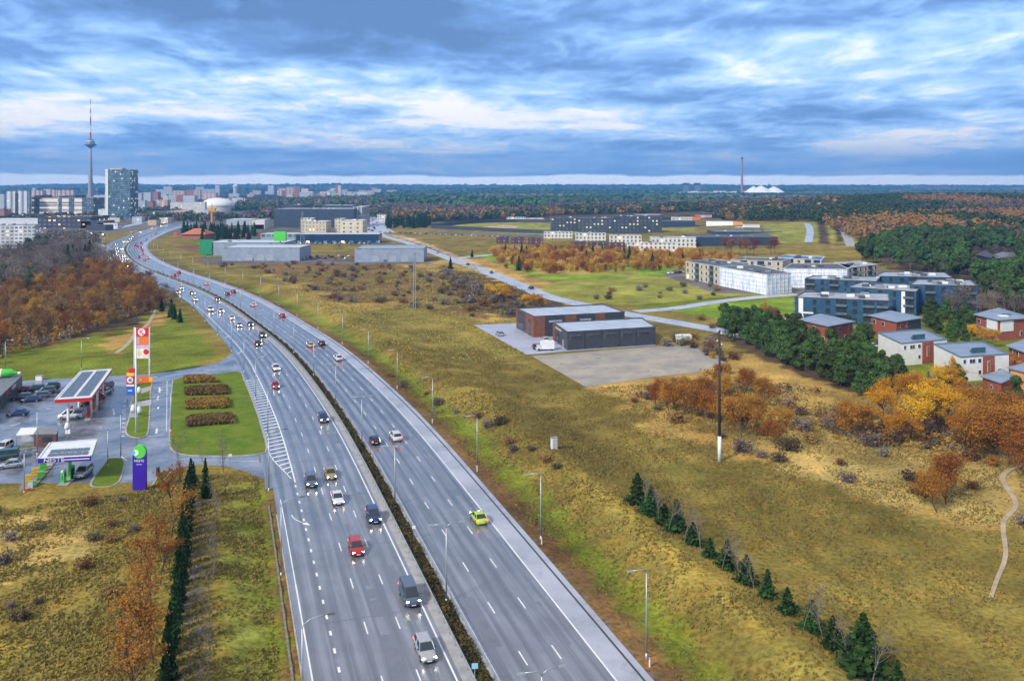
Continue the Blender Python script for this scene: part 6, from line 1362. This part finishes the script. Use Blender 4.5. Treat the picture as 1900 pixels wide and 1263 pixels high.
class Kind:
    """several prototypes of one kind; place() uses each once itself and then copies it"""
    def __init__(s, protos): s.p = protos; s.k = [kids_of(p) for p in protos]; s.used = [False]*len(protos); s.i = 0
    def place(s, x, y, sc, label, cat, group, rz=None, z=None, j=None):
        j = s.i % len(s.p) if j is None else j; s.i += 1; rz = random.uniform(0, 6.28) if rz is None else rz; z = hz(x, y) if z is None else z
        if s.used[j]: o = copy_tree(s.p[j], s.k[j], (x, y, z), rz, sc)
        else: o = s.p[j]; s.used[j] = True; o.location = (x, y, z); o.rotation_euler = (0, 0, rz); o.scale = (sc,)*3 if not isinstance(sc, tuple) else sc
        tag(o, label, cat, group); return o
    def purge(s):
        for j, u in enumerate(s.used):
            if not u:
                for ks in s.k[j].values():
                    for k in ks: bpy.data.objects.remove(k)
                bpy.data.objects.remove(s.p[j])
random.seed(3)
K_or = Kind([broadleaf('autumn_tree', 20+i, 8.5, .75, (L_OR, L_BR, L_BR)[i % 3], 3600, .17, .42, n1=10) for i in range(5)])
K_rust = Kind([broadleaf('rusty_tree', 24+i, 6.0, .95, (L_RUST, L_OR)[i % 2], 5200, .155, .5, n1=14, first=.07, trunk_r=.12) for i in range(4)])
K_row = Kind([broadleaf('orange_birch', 30+i, 6.2, .5, L_OR, 1250, .15, .28, n1=9, first=.15, trunk_r=.10) for i in range(3)])
K_ye = Kind([broadleaf('yellow_tree', 40+i, 9.5, .85, L_YE, 5200, .19, .42, n1=11, trunk_r=.2, first=.15) for i in range(3)])
K_bare = Kind([broadleaf('bare_tree', 50+i, 9.0, .55, L_GR, 900, .24, .38, bark=BARKL, n1=9) for i in range(3)])
K_sap = Kind([broadleaf('sapling', 60+i, 4.2, .5, L_GR, 110, .10, .2, bark=BARKL, levels=2, n1=9, trunk_r=.05, first=.3) for i in range(3)])
K_spr = Kind([conifer('spruce_tree', 70+i, 5.4, (1.6, 1.35, 1.85, 1.5, 1.7)[i], L_SP, tiers=(16, 13, 18, 15, 17)[i], base=(.05, .12, .04, .08, .02)[i]) for i in range(5)])
K_fir = Kind([conifer('fir_tree', 80+i, 12, 2.6, L_SP, tiers=18, per=16, sz=1.0, dense=3) for i in range(2)])
K_pin = Kind([pine('pine_tree', 90+i, 8.5, 3.0, n=2600, sz=.36, blobs=16) for i in range(4)])
K_big = Kind([pine('tall_pine', 100+i, 14, 4.6, n=1500, sz=.9, blobs=12, low=.4) for i in range(3)])
K_bush = Kind([bush('shrub', 110+i, 1.1, 1.5, (L_DB, L_BR, L_GR)[i], 420, .2) for i in range(3)])
K_obush = Kind([bush('orange_shrub', 120+i, 3.6, 2.3, (L_GOLD, L_OR)[i % 2], 900, .33, 12) for i in range(2)])
K_red = Kind([broadleaf('reddish_tree', 130, 9.0, .7, L_RE, 1400, .3, .5)])

# left conifer row, orange birches, saplings
s0 = S_at(1263)-14; i = 0; s = s0
rr = random.Random(8)
while s < S_at(905)+15:
    x, y, a = along(s, -31.6+rr.uniform(-.4, .4)); sz_ = rr.uniform(.66, 1.0); K_spr.place(x, y, (sz_*.66, sz_*.66, sz_), 'dark spruce in the tight column left of the motorway, %s from the foreground' % ORD[min(i, 31)], 'spruce', 'spruces in the left column'); s += 2.5; i += 1
x, y = G(381, 935); K_spr.place(x, y, (.62, .62, 1.2), 'tallest slim spruce at the top of the left column', 'spruce', 'spruces in the left column')
for i, (px, py, sc) in enumerate(((330, 925, .7), (320, 965, .95), (316, 1018, 1.0), (300, 1056, .9), (298, 1100, .85), (281, 1142, 1.08), (272, 1172, .95), (262, 1245, 1.15), (285, 1250, .8), (248, 1300, 1.1), (236, 1345, 1.0))):
    x, y = G(px, py); K_row.place(x, y, sc, 'orange autumn birch in the row beside the spruce column, %s from the far end' % ('first' if i == 0 else ORD[i]), 'birch', 'orange birches in the left row')
s = s0; i = 0
while s < S_at(900):
    x, y, a = along(s, -27.6+rr.uniform(-.3, .3)); K_sap.place(x, y, rr.uniform(.7, 1.0), 'leafless sapling on the left roadside slope, %s from the foreground' % ORD[min(i, 31)], 'sapling', 'saplings on the left slope'); s += 4.4; i += 1
for i, (px, py, sc) in enumerate(((339, 905, 1.5), (416, 905, 1.5), (381, 880, .9))):
    x, y = G(px, py); K_sap.place(x, y, (sc*.9, sc*.9, sc*1.35), 'thin leafless tree at the foot of the station road, %s one' % ('left', 'right', 'middle')[i], 'bare tree', None)
# right conifer row with saplings between
for i, (px, py, hp) in enumerate(((1183, 938, 52), (1208, 955, 50), (1233, 975, 40), (1255, 988, 62), (1286, 1008, 45), (1317, 1032, 40), (1350, 1052, 50), (1385, 1080, 55), (1424, 1107, 55), (1461, 1134, 45), (1507, 1167, 60), (1545, 1203, 55), (1602, 1248, 105), (1665, 1292, 70), (1560, 1206, 48), (1716, 1340, 60))):
    x, y = G(px, py, 1.2); sc = hp*y/FPX/5.4; K_spr.place(x, y, (sc*rr.uniform(1.2, 1.8), sc*rr.uniform(1.2, 1.8), sc*rr.uniform(.85, 1.15)), 'dark young spruce in the row on the right slope, %s from the far end' % ('first' if i == 0 else ORD[i]), 'spruce', 'young spruces on the right slope')
for i, (px, py) in enumerate(((1196, 948), (1222, 966), (1240, 982), (1270, 1002), (1300, 1022), (1340, 1050), (1372, 1072), (1400, 1096), (1490, 1160), (1528, 1190), (1575, 1225), (1618, 1262))):
    x, y = G(px, py+8, 1.2); K_sap.place(x, y, 1.15, 'leafless sapling between the spruces on the right slope, %s from the far end' % ('first' if i == 0 else ORD[i]), 'sapling', 'saplings on the right slope')
# four clipped hedges on the lawn
HB1 = leafm('beech hedge', (.25, .125, .03), (.36, .20, .045), (.17, .09, .035)); HB2 = leafm('dark hedge', (.17, .10, .045), (.27, .17, .06), (.11, .075, .03))
for i, (pts, m_, lb) in enumerate(((((341, 713), (341, 704), (378, 702), (410, 711)), HB1, 'topmost clipped orange-brown hedge on the lawn'), (((342, 736), (342, 724), (423, 720), (424, 734)), HB2, 'dark brown clipped hedge, second from the top'), (((344, 762), (344, 747), (425, 743), (427, 759)), HB1, 'orange-brown clipped hedge, third from the top'), (((345, 795), (345, 779), (430, 772), (438, 787)), HB2, 'lowest dark clipped hedge with yellowish foot'))):
    q = [np.array(G(*p)) for p in pts]; t = empty('hedge', (0, 0, .18), 0, lb, 'hedge', 'hedges on the lawn'); n = 5200; u, v = rng.random(n), rng.random(n); P = (q[0]*(1-u[:, None])+q[3]*u[:, None])*(1-v[:, None])+(q[1]*(1-u[:, None])+q[2]*u[:, None])*v[:, None]
    edge = np.minimum(np.minimum(u, 1-u)*10, np.minimum(v, 1-v)*5); hmax = 1.35*np.clip(edge, .25, 1)**.4; zz = rng.random(n)**.4*hmax
    link_mesh('foliage', quads_mesh('foliage', np.column_stack([P, zz]), rng.uniform(.2, .42, n), rng, m_), t)
    m = MB(); k = 0
    for kx in range(12):
        for ky in range(3):
            uu, vv = (kx+.5)/12, (ky+.5)/3; p = (q[0]*(1-uu)+q[3]*uu)*(1-vv)+(q[1]*(1-uu)+q[2]*uu)*vv; m.tube([(p[0], p[1], 0), (p[0]+.1, p[1], 1.0)], .04, n=3, cap=False)
    m.build('stem', BARK, t)
# scatter helper on ground polygons
def scatter(poly_px, spacing, seed=0, jit=.42, avoid=None):
    w = [G(*p) for p in poly_px]; x0, x1 = min(p[0] for p in w), max(p[0] for p in w); y0, y1 = min(p[1] for p in w), max(p[1] for p in w); rg = np.random.default_rng(seed)
    X, Y = np.meshgrid(np.arange(x0, x1, spacing), np.arange(y0, y1, spacing)); X = X.ravel()+rg.uniform(-jit, jit, X.size)*spacing; Y = Y.ravel()+rg.uniform(-jit, jit, Y.size)*spacing
    k = inpoly(X, Y, w); X, Y = X[k], Y[k]; S_, D_ = sd(X, Y); k = (np.abs(D_+1) > 19.5); X, Y = X[k], Y[k]
    qx, qy = proj(X, Y); k = ~inpoly(qx, qy, LOT) & ~inpoly(qx, qy, [(860, 600), (1120, 560), (1320, 620), (1040, 660)]); return list(zip(X[k], Y[k]))
for x, y in scatter([(-60, 690), (60, 645), (170, 628), (240, 606), (296, 578), (312, 552), (262, 522), (215, 500), (150, 505), (60, 545), (-60, 570)], 8.8, 1):
    K_or.place(x, y, random.uniform(.6, .95), 'rusty brown autumn tree in the wood left of the motorway', 'autumn tree', 'autumn trees of the left wood')
for x, y in scatter([(-60, 575), (60, 548), (150, 508), (210, 500), (200, 474), (150, 470), (60, 476), (-60, 500)], 11.5, 2):
    K_bare.place(x, y, random.uniform(.9, 1.35), 'grey leafless tree in the left wood below the flats', 'bare tree', 'bare trees of the left wood')
for x, y in scatter([(-60, 560), (0, 556), (90, 540), (80, 520), (-60, 530)], 16, 3)+scatter([(25, 476), (112, 478), (100, 462), (30, 464)], 13, 4): K_pin.place(x, y, random.uniform(1.0, 1.5), 'dark pine standing among the bare trees of the left wood', 'pine', 'pines in the left wood')
for i, (px, py, sc) in enumerate(((126, 494, 1.2), (135, 492, 1.15), (142, 495, 1.0), (158, 494, 1.2), (166, 491, 1.35), (173, 492, 1.1), (148, 488, .9), (300, 578, .5), (318, 588, .62), (324, 592, .5), (334, 598, .45))):
    x, y = G(px, py); K_fir.place(x, y, sc, 'dark fir in the clump at the left road bend' if i < 7 else 'small dark fir on the grass bank above the station road', 'fir', 'firs at the left bend' if i < 7 else 'firs on the bank')
for i, (px, py) in enumerate(((288, 540), (302, 549), (310, 553), (320, 560), (325, 566))): x, y = G(px, py); K_bare.place(x, y, .6, 'slim leafless tree on the left roadside above the bank, %s from the far end' % ('first' if i == 0 else ORD[i]), 'bare tree', 'roadside bare trees')
# bare brown clumps and shrubs over the fields
def shrubs(poly, sp, seed, lo, hi, label, group, kind=None, cat='shrub'):
    for x, y in scatter(poly, sp, seed): (kind or K_bush).place(x, y, random.uniform(lo, hi), label, cat, group)
shrubs([(400, 492), (640, 488), (760, 498), (900, 540), (870, 600), (760, 570), (640, 570), (560, 540), (470, 510)], 13.5, 5, .7, 2.0, 'low dark shrub in the brown field below the grey halls', 'shrubs of the brown field')
shrubs([(-40, 950), (230, 930), (290, 940), (240, 1110), (160, 1240), (-60, 1230)], 7.4, 6, .4, 1.1, 'low brown shrub in the rough grass at the lower left', 'shrubs of the lower left field')
shrubs([(690, 690), (740, 688), (880, 760), (960, 820), (1060, 890), (1000, 880), (860, 790)], 6.5, 7, .6, 1.4, 'dark shrub in the strip along the top of the roadside slope', 'shrubs along the slope top')
shrubs([(1150, 740), (1330, 830), (1500, 880), (1900, 1000), (1900, 800), (1500, 760), (1300, 700), (1210, 710)], 9.0, 8, .7, 1.8, 'brown shrub in the dry grass right of the gravel yard', 'shrubs of the dry meadow')
shrubs([(940, 585), (1020, 562), (930, 535), (830, 510), (850, 560)], 7, 9, 1.2, 2.6, 'dark leafless thicket shrub beside the farther new building', 'thicket behind the new buildings')
shrubs([(1210, 612), (1330, 640), (1420, 690), (1300, 660), (1230, 640)], 5, 10, 1.0, 2.0, 'dark thicket shrub between the container and the pines', 'thicket by the container')
for i, (px, py, sc) in enumerate(((905, 556, .62), (925, 560, .7), (945, 562, .66), (972, 574, .55), (992, 576, .62), (1008, 575, .5))): x, y = G(px, py); K_ye.place(x, y, sc, 'bright yellow bushy tree behind the farther new building, %s from the left' % ('first' if i == 0 else ORD[i]), 'yellow tree', 'yellow trees behind the new buildings')
for i, (px, py, sc) in enumerate(((1216, 752, .55), (1240, 762, .62), (1258, 772, .75), (1284, 776, .78), (1305, 775, .6), (1322, 784, .62), (1352, 798, .7), (1376, 812, .85), (1398, 800, .7), (1345, 742, .6), (1392, 730, .65), (1420, 748, .6), (1300, 745, .6), (1270, 742, .55), (1232, 738, .5), (1460, 800, .5), (1440, 830, .55))):
    x, y = G(px, py); K_rust.place(x, y, sc*1.35, 'orange-brown small tree right of the gravel yard near the dark pole', 'autumn tree', 'orange trees by the dark pole')
for i, (px, py, sc) in enumerate(((1640, 800, .8), (1662, 780, .85), (1690, 812, .95), (1716, 790, .9), (1742, 800, .95), (1760, 772, .8), (1772, 815, .85), (1700, 765, .8), (1668, 826, .7), (1742, 735, .62), (1768, 728, .6), (1790, 830, .7))):
    x, y = G(px, py); K_ye.place(x, y, sc, 'golden autumn tree in the clump below the white houses, %s from the left' % ('first' if i == 0 else ORD[i]), 'yellow tree', 'golden clump below the white houses')
for i, (px, py, sc) in enumerate(((1800, 832, .8), (1826, 850, .9), (1848, 846, .95), (1872, 862, .9), (1896, 858, 1.0), (1842, 810, .9), (1880, 812, .9), (1900, 838, .8), (1755, 935, .75), (1738, 950, .6), (1600, 812, .7), (1570, 805, .6), (1812, 795, .8), (1900, 880, .7))):
    x, y = G(px, py); K_rust.place(x, y, sc*1.45, 'rusty orange tree in the right-hand thicket, %s from the left' % ('first' if i == 0 else ORD[i]), 'autumn tree', 'rusty trees of the right thicket')
for i, (px, py) in enumerate(((1838, 645), (1820, 640), (1900, 690), (1806, 636), (1770, 700))): x, y = G(px, py); K_ye.place(x, y, .5, 'yellow garden tree beside the brick houses, %s of five' % ('first', 'second', 'third', 'fourth', 'last')[i], 'yellow tree', 'garden trees')
# pine belt and pines on the right
for x, y in scatter([(1335, 606), (1400, 600), (1480, 636), (1560, 662), (1640, 690), (1700, 722), (1672, 742), (1600, 738), (1520, 706), (1440, 672), (1350, 628)], 5.0, 12):
    K_pin.place(x, y, random.uniform(.72, 1.05), 'dark green pine in the belt below the brick houses', 'pine', 'pines of the belt')
for x, y in scatter([(1440, 605), (1500, 640), (1600, 668), (1640, 640), (1560, 640), (1590, 610)], 7.5, 13)+scatter([(1590, 640), (1620, 650), (1625, 625), (1590, 622)], 6, 33)+scatter([(1700, 604), (1730, 622), (1800, 650), (1805, 612), (1760, 590)], 6.5, 14)+scatter([(1700, 575), (1800, 572), (1800, 600), (1720, 600)], 8, 34)+scatter([(1690, 720), (1800, 712), (1900, 760), (1900, 735), (1820, 725), (1780, 740)], 7, 15): K_pin.place(x, y, random.uniform(.55, .85), 'rounded dark pine in the gardens of the brick houses', 'pine', 'garden pines')
for x, y in scatter([(1600, 500), (1640, 495), (1720, 508), (1830, 540), (1810, 560), (1960, 640), (1960, 470), (1800, 455), (1640, 458), (1596, 480)], 11.5, 16):
    qx, qy = proj(x, y)
    if 1800 < qx < 1890 and 478 < qy < 520: continue
    K_big.place(x, y, random.uniform(.8, 1.15), 'tall dark pine in the wood behind the blue-grey flats', 'pine', 'tall pines of the right wood')
for x, y in scatter([(1700, 560), (1760, 600), (1960, 600), (1960, 560), (1800, 575)], 10, 17)+scatter([(1640, 520), (1960, 520), (1960, 470), (1700, 480)], 34, 21): K_bare.place(x, y, random.uniform(.8, 1.1), 'grey leafless tree among the pines at the right', 'bare tree', 'bare trees of the right wood')
# scrub and trees in the middle distance
shrubs([(905, 470), (1000, 462), (1180, 470), (1330, 474), (1425, 498), (1330, 498), (1260, 500), (1010, 510), (940, 500)], 9.5, 18, .8, 1.6, 'orange-brown scrub below the terraced houses', 'scrub below the terraced houses', K_obush)
for i, (px, py, sc) in enumerate(((938, 470, .75), (955, 470, .7), (968, 476, 1.0), (977, 474, .8), (963, 500, .9), (952, 488, .6), (1031, 470, .7), (1088, 484, .8), (1100, 474, .8), (1118, 472, .75), (1158, 478, .9), (1168, 482, 1.0), (1211, 491, .85), (1243, 490, .85), (1267, 488, .75), (1298, 475, .5), (876, 475, .55), (836, 496, .7))):
    x, y = G(px, py+2); K_fir.place(x, y, sc*.9, 'dark conifer in the orange scrub, %s in order of the row' % ('first' if i == 0 else ORD[i]), 'fir', 'conifers in the scrub')
for i, (px, py) in enumerate(((1345, 472), (1358, 474), (1372, 473), (1386, 475), (1398, 474), (1430, 474), (1438, 473))): x, y = G(px, py); K_red.place(x, y, 1.1, 'reddish twiggy tree before the navy hall, %s from the left' % ('first' if i == 0 else ORD[i]), 'reddish tree', 'reddish trees before the navy hall')
x, y = G(626, 474); K_bare.place(x, y, .9, 'lone dark tree on the grass between the grey halls', 'bare tree', None)
for x, y in scatter([(340, 430), (475, 432), (470, 446), (380, 448), (342, 440)], 15, 19)+scatter([(712, 416), (800, 414), (800, 424), (720, 424)], 14, 20): K_fir.place(x, y, random.uniform(.8, 1.3), 'dark conifer in the city belt behind the halls', 'fir', 'city conifers')
shrubs([(1020, 562), (1100, 540), (1300, 520), (1390, 545), (1240, 566)], 17, 22, .8, 1.8, 'low shrub in the yellow-green meadow', 'shrubs of the green meadow')
shrubs([(1480, 625), (1320, 592), (1240, 592), (1440, 640)], 13, 23, .8, 1.6, 'shrub beside the lane behind the new buildings', 'shrubs by the lane')
for i, (px, py) in enumerate(((1425, 600), (1436, 606), (1415, 598))): x, y = G(px, py); K_or.place(x, y, .7, 'olive-brown tree in front of the blue-grey flats, %s of three' % ('first', 'second', 'last')[i], 'autumn tree', None)
for x, y in scatter([(1300, 652), (1420, 720), (1400, 760), (1300, 720)], 6.5, 30): K_obush.place(x, y, random.uniform(.4, .8), 'rusty low shrub at the edge of the gravel yard', 'shrub', 'rusty shrubs at the gravel yard')
for K in (K_or, K_rust, K_row, K_ye, K_bare, K_sap, K_spr, K_fir, K_pin, K_big, K_bush, K_obush, K_red): K.purge()

# far woods: one mass each, every crown a ragged clump of leaves
def wood(name, pts, hgt, wid, per, mats, midx_of, seed, lsz=.45):
    rg = np.random.default_rng(seed); n = len(pts); x, y = pts[:, 0], pts[:, 1]; z0 = heights(x, y); H_ = hgt*rg.uniform(.7, 1.25, n); W_ = wid*rg.uniform(.75, 1.25, n)
    d = rg.normal(size=(n, per, 3)); d /= np.linalg.norm(d, axis=2)[:, :, None]; d *= rg.uniform(.55, 1.0, (n, per))[:, :, None]
    C_ = np.stack([x[:, None]+d[:, :, 0]*W_[:, None]*.5, y[:, None]+d[:, :, 1]*W_[:, None]*.5, z0[:, None]+H_[:, None]*(.55+d[:, :, 2]*.45)], -1).reshape(-1, 3)
    sz = np.repeat(W_*lsz, per)*rg.uniform(.7, 1.3, n*per); mi = np.repeat(midx_of(x, y, rg), per)
    tag(link_mesh(name, quads_mesh(name, C_, sz, rg, mats, midx=mi, nrm=d.reshape(-1, 3)+np.array([0, 0, .3]), jit=.35)), kind='stuff')
def field(x0, x1, y0, y1, sp, seed, cond):
    rg = np.random.default_rng(seed); X, Y = np.meshgrid(np.arange(x0, x1, sp), np.arange(y0, y1, sp)); X = X.ravel()+rg.uniform(-.45, .45, X.size)*sp; Y = Y.ravel()+rg.uniform(-.45, .45, Y.size)*sp
    px, py = proj(X, Y); k = (px > -80) & (px < 1980) & cond(X, Y, px, py); return np.column_stack([X[k], Y[k]])
MIX4 = [L_TAN, L_GR, L_PI, L_GOLD]
# right-hand tan and orange woodland
def c_right(X, Y, px, py): return inpoly(px, py, [(1590, 458), (1500, 424), (1340, 416), (1290, 396), (1350, 386), (2000, 380), (2000, 470), (1800, 457), (1640, 459)])
def m_right(x, y, rg):
    a = fbm(x/120, y/200, 71)+rg.normal(size=x.size)*.06; b = fbm(x/90+5, y/150, 81)+rg.normal(size=x.size)*.05; px, py = proj(x, y)
    r = np.where(rg.random(x.size) < .22, 3, 0); r = np.where((b > .50) | ((py < 402) & (rg.random(x.size) < .5)), 1, r); r = np.where((a < .40) | ((px < 1620) & (py > 425) & (py < 445) & (a < .5)), 2, r); return r
wood('autumn_woodland', field(180, 1500, 680, 2500, 9.5, 41, c_right), 13, 9, 46, MIX4, m_right, 42, .22)
# grey-brown band behind the clinic
def c_mid(X, Y, px, py): return (py < 414) & (py > 378) & (px > 730) & (px < 1560) & ~inpoly(px, py, [(800, 425), (800, 411), (1020, 406), (1020, 425)]) & ~inpoly(px, py, [(1010, 440), (1010, 402), (1340, 402), (1340, 440)])
def m_mid(x, y, rg):
    b = fbm(x/150+5, y/200, 91)+rg.normal(size=x.size)*.06; px, py = proj(x, y); r = np.where(rg.random(x.size) < .14, 0, 1); r = np.where(b < .42, 2, r); r = np.where((py > 400) & (rg.random(x.size) < .2), 3, r); return r
wood('bare_woodland', field(-320, 1000, 1200, 2650, 10.5, 43, c_mid), 13, 10, 24, MIX4, m_mid, 44, .3)
# dark forest
def c_far(X, Y, px, py): return (px > 690) & (py < 390) & ((py < 379.5) | (fbm(X/200, Y/300, 14) > .5))
def m_far(x, y, rg): 
    b = fbm(x/400, y/700, 17)+rg.normal(size=x.size)*.03; return np.where(b > .60, 1, 2)
wood('pine_forest', field(-900, 3600, 1900, 5200, 23, 45, c_far), 17, 23, 10, MIX4, m_far, 46, .5)
wood('distant_forest', field(-5200, 6500, 5200, 9500, 60, 55, lambda X, Y, px, py: py > 0), 20, 62, 7, MIX4, m_far, 56, .5)
# trees between the houses of the city
def c_city(X, Y, px, py):
    S_, D_ = sd(X, Y); return (px < 735) & (py < 412) & (py > 352) & (np.abs(D_) > 24) & (fbm(X/90, Y/160, 23) > .50)
def m_city(x, y, rg): return np.where(rg.random(x.size) < .42, 1, 2)
wood('city_trees', field(-2100, 60, 1250, 4300, 17, 47, c_city), 10, 12, 18, MIX4, m_city, 48, .33)
def c_brush(X, Y, px, py): return inpoly(px, py, [(-80, 690), (60, 648), (170, 632), (245, 610), (300, 582), (318, 556), (262, 520), (212, 498), (60, 480), (-80, 500)])
wood('left_brush', field(-330, -150, 250, 640, 2.4, 61, c_brush), 2.6, 2.6, 16, [L_BR, L_GR, L_RUST, L_OR], lambda x, y, rg: np.where(fbm(x/25, y/25, 6) > .5, 0, np.where(rg.random(x.size) < .5, 1, 2)), 62, .22)
def c_brush2(X, Y, px, py): return inpoly(px, py, [(1170, 735), (1330, 760), (1460, 800), (1640, 830), (1800, 860), (1900, 900), (1900, 780), (1700, 760), (1560, 735), (1400, 700), (1300, 690)]) & (fbm(X/11, Y/11, 66) > .5)
wood('right_brush', field(20, 140, 140, 260, 1.9, 63, c_brush2), 1.3, 2.2, 26, [L_RUST, L_GR, L_DB, L_TAN], lambda x, y, rg: rg.integers(0, 4, x.size), 64, .16)
def c_hill(X, Y, px, py): return ((px > 440) & (px < 720) & (py > 362) & (py < 392) & ~((px > 505) & (px < 675) & (py > 385))) 
wood('city_hill_wood', field(-700, -100, 1800, 3300, 13, 49, c_hill), 17, 13, 18, MIX4, m_city, 50, .33)
def c_strip(X, Y, px, py):
    S_, D_ = sd(X, Y); return inpoly(px, py, [(60, 470), (190, 462), (180, 446), (150, 436), (90, 440), (50, 455)]) & (np.abs(D_) > 25)
wood('bare_thicket', field(-560, -330, 640, 1000, 8, 51, c_strip), 8, 7, 40, MIX4, lambda x, y, rg: np.where(rg.random(x.size) < .2, 2, 1), 52, .2)
# grass tufts in the rough fields
TUFT = leafm('dry tufts', (.33, .26, .08), (.26, .225, .055), (.20, .16, .055), .3)
def tufts(poly, n, seed, smin, smax, name, m_=TUFT):
    rg = np.random.default_rng(seed); w = [G(*p) for p in poly]; x0, x1 = min(p[0] for p in w), max(p[0] for p in w); y0, y1 = min(p[1] for p in w), max(p[1] for p in w)
    X = rg.uniform(x0, x1, n*3); Y = rg.uniform(y0, y1, n*3); k = inpoly(X, Y, w) & (fbm(X/5, Y/5, seed) > rg.uniform(.3, .6, n*3)); X, Y = X[k][:n], Y[k][:n]; S_, D_ = sd(X, Y); qx, qy = proj(X, Y); k = ((D_ > 19) | (D_ < -20.5)) & ~inpoly(qx, qy, LOT) & ~inpoly(qx, qy, GRAVEL) & ~inpoly(qx, qy, [(1880, 866), (1893, 900), (1893, 935), (1868, 975), (1872, 1030), (1852, 1085), (1840, 1075), (1858, 1030), (1855, 970), (1878, 935), (1850, 885)]); X, Y = X[k], Y[k]
    s_ = rg.uniform(smin, smax, len(X)); tag(link_mesh(name, quads_mesh(name, np.column_stack([X, Y, heights(X, Y)+s_*.25]), s_, rg, m_, up=.75, asp=.8, tri=True)), kind='stuff')
tufts([(-60, 945), (250, 920), (330, 880), (480, 885), (510, 920), (540, 1300), (560, 1500), (-400, 1500)], 42000, 71, .2, .6, 'rough_grass')
tufts([(640, 660), (700, 640), (900, 650), (1090, 720), (1400, 700), (1950, 800), (1950, 1500), (1500, 1500), (1100, 1340), (900, 950), (760, 760)], 90000, 72, .2, .55, 'dry_grass')
tufts([(470, 500), (880, 490), (950, 600), (980, 660), (820, 680), (700, 650), (560, 560)], 24000, 73, .4, .9, 'field_grass')
# ------------------------------------------------------------------ the air
hb = MB(); hb.box((0, 5250, 198), (18400, 11000, 404)); hz_o = hb.build('haze', [])
hm = bpy.data.materials.new('haze'); hm.use_nodes = True; nt = hm.node_tree; nt.nodes.clear()
o_ = nt.nodes.new('ShaderNodeOutputMaterial'); pv = nt.nodes.new('ShaderNodeVolumePrincipled'); nt.links.new(pv.outputs[0], o_.inputs['Volume'])
pv.inputs['Density'].default_value = 1.35e-4; pv.inputs['Color'].default_value = (.16, .45, .98, 1); pv.inputs['Anisotropy'].default_value = .1
hz_o.data.materials.append(hm); tag(hz_o, kind='stuff')
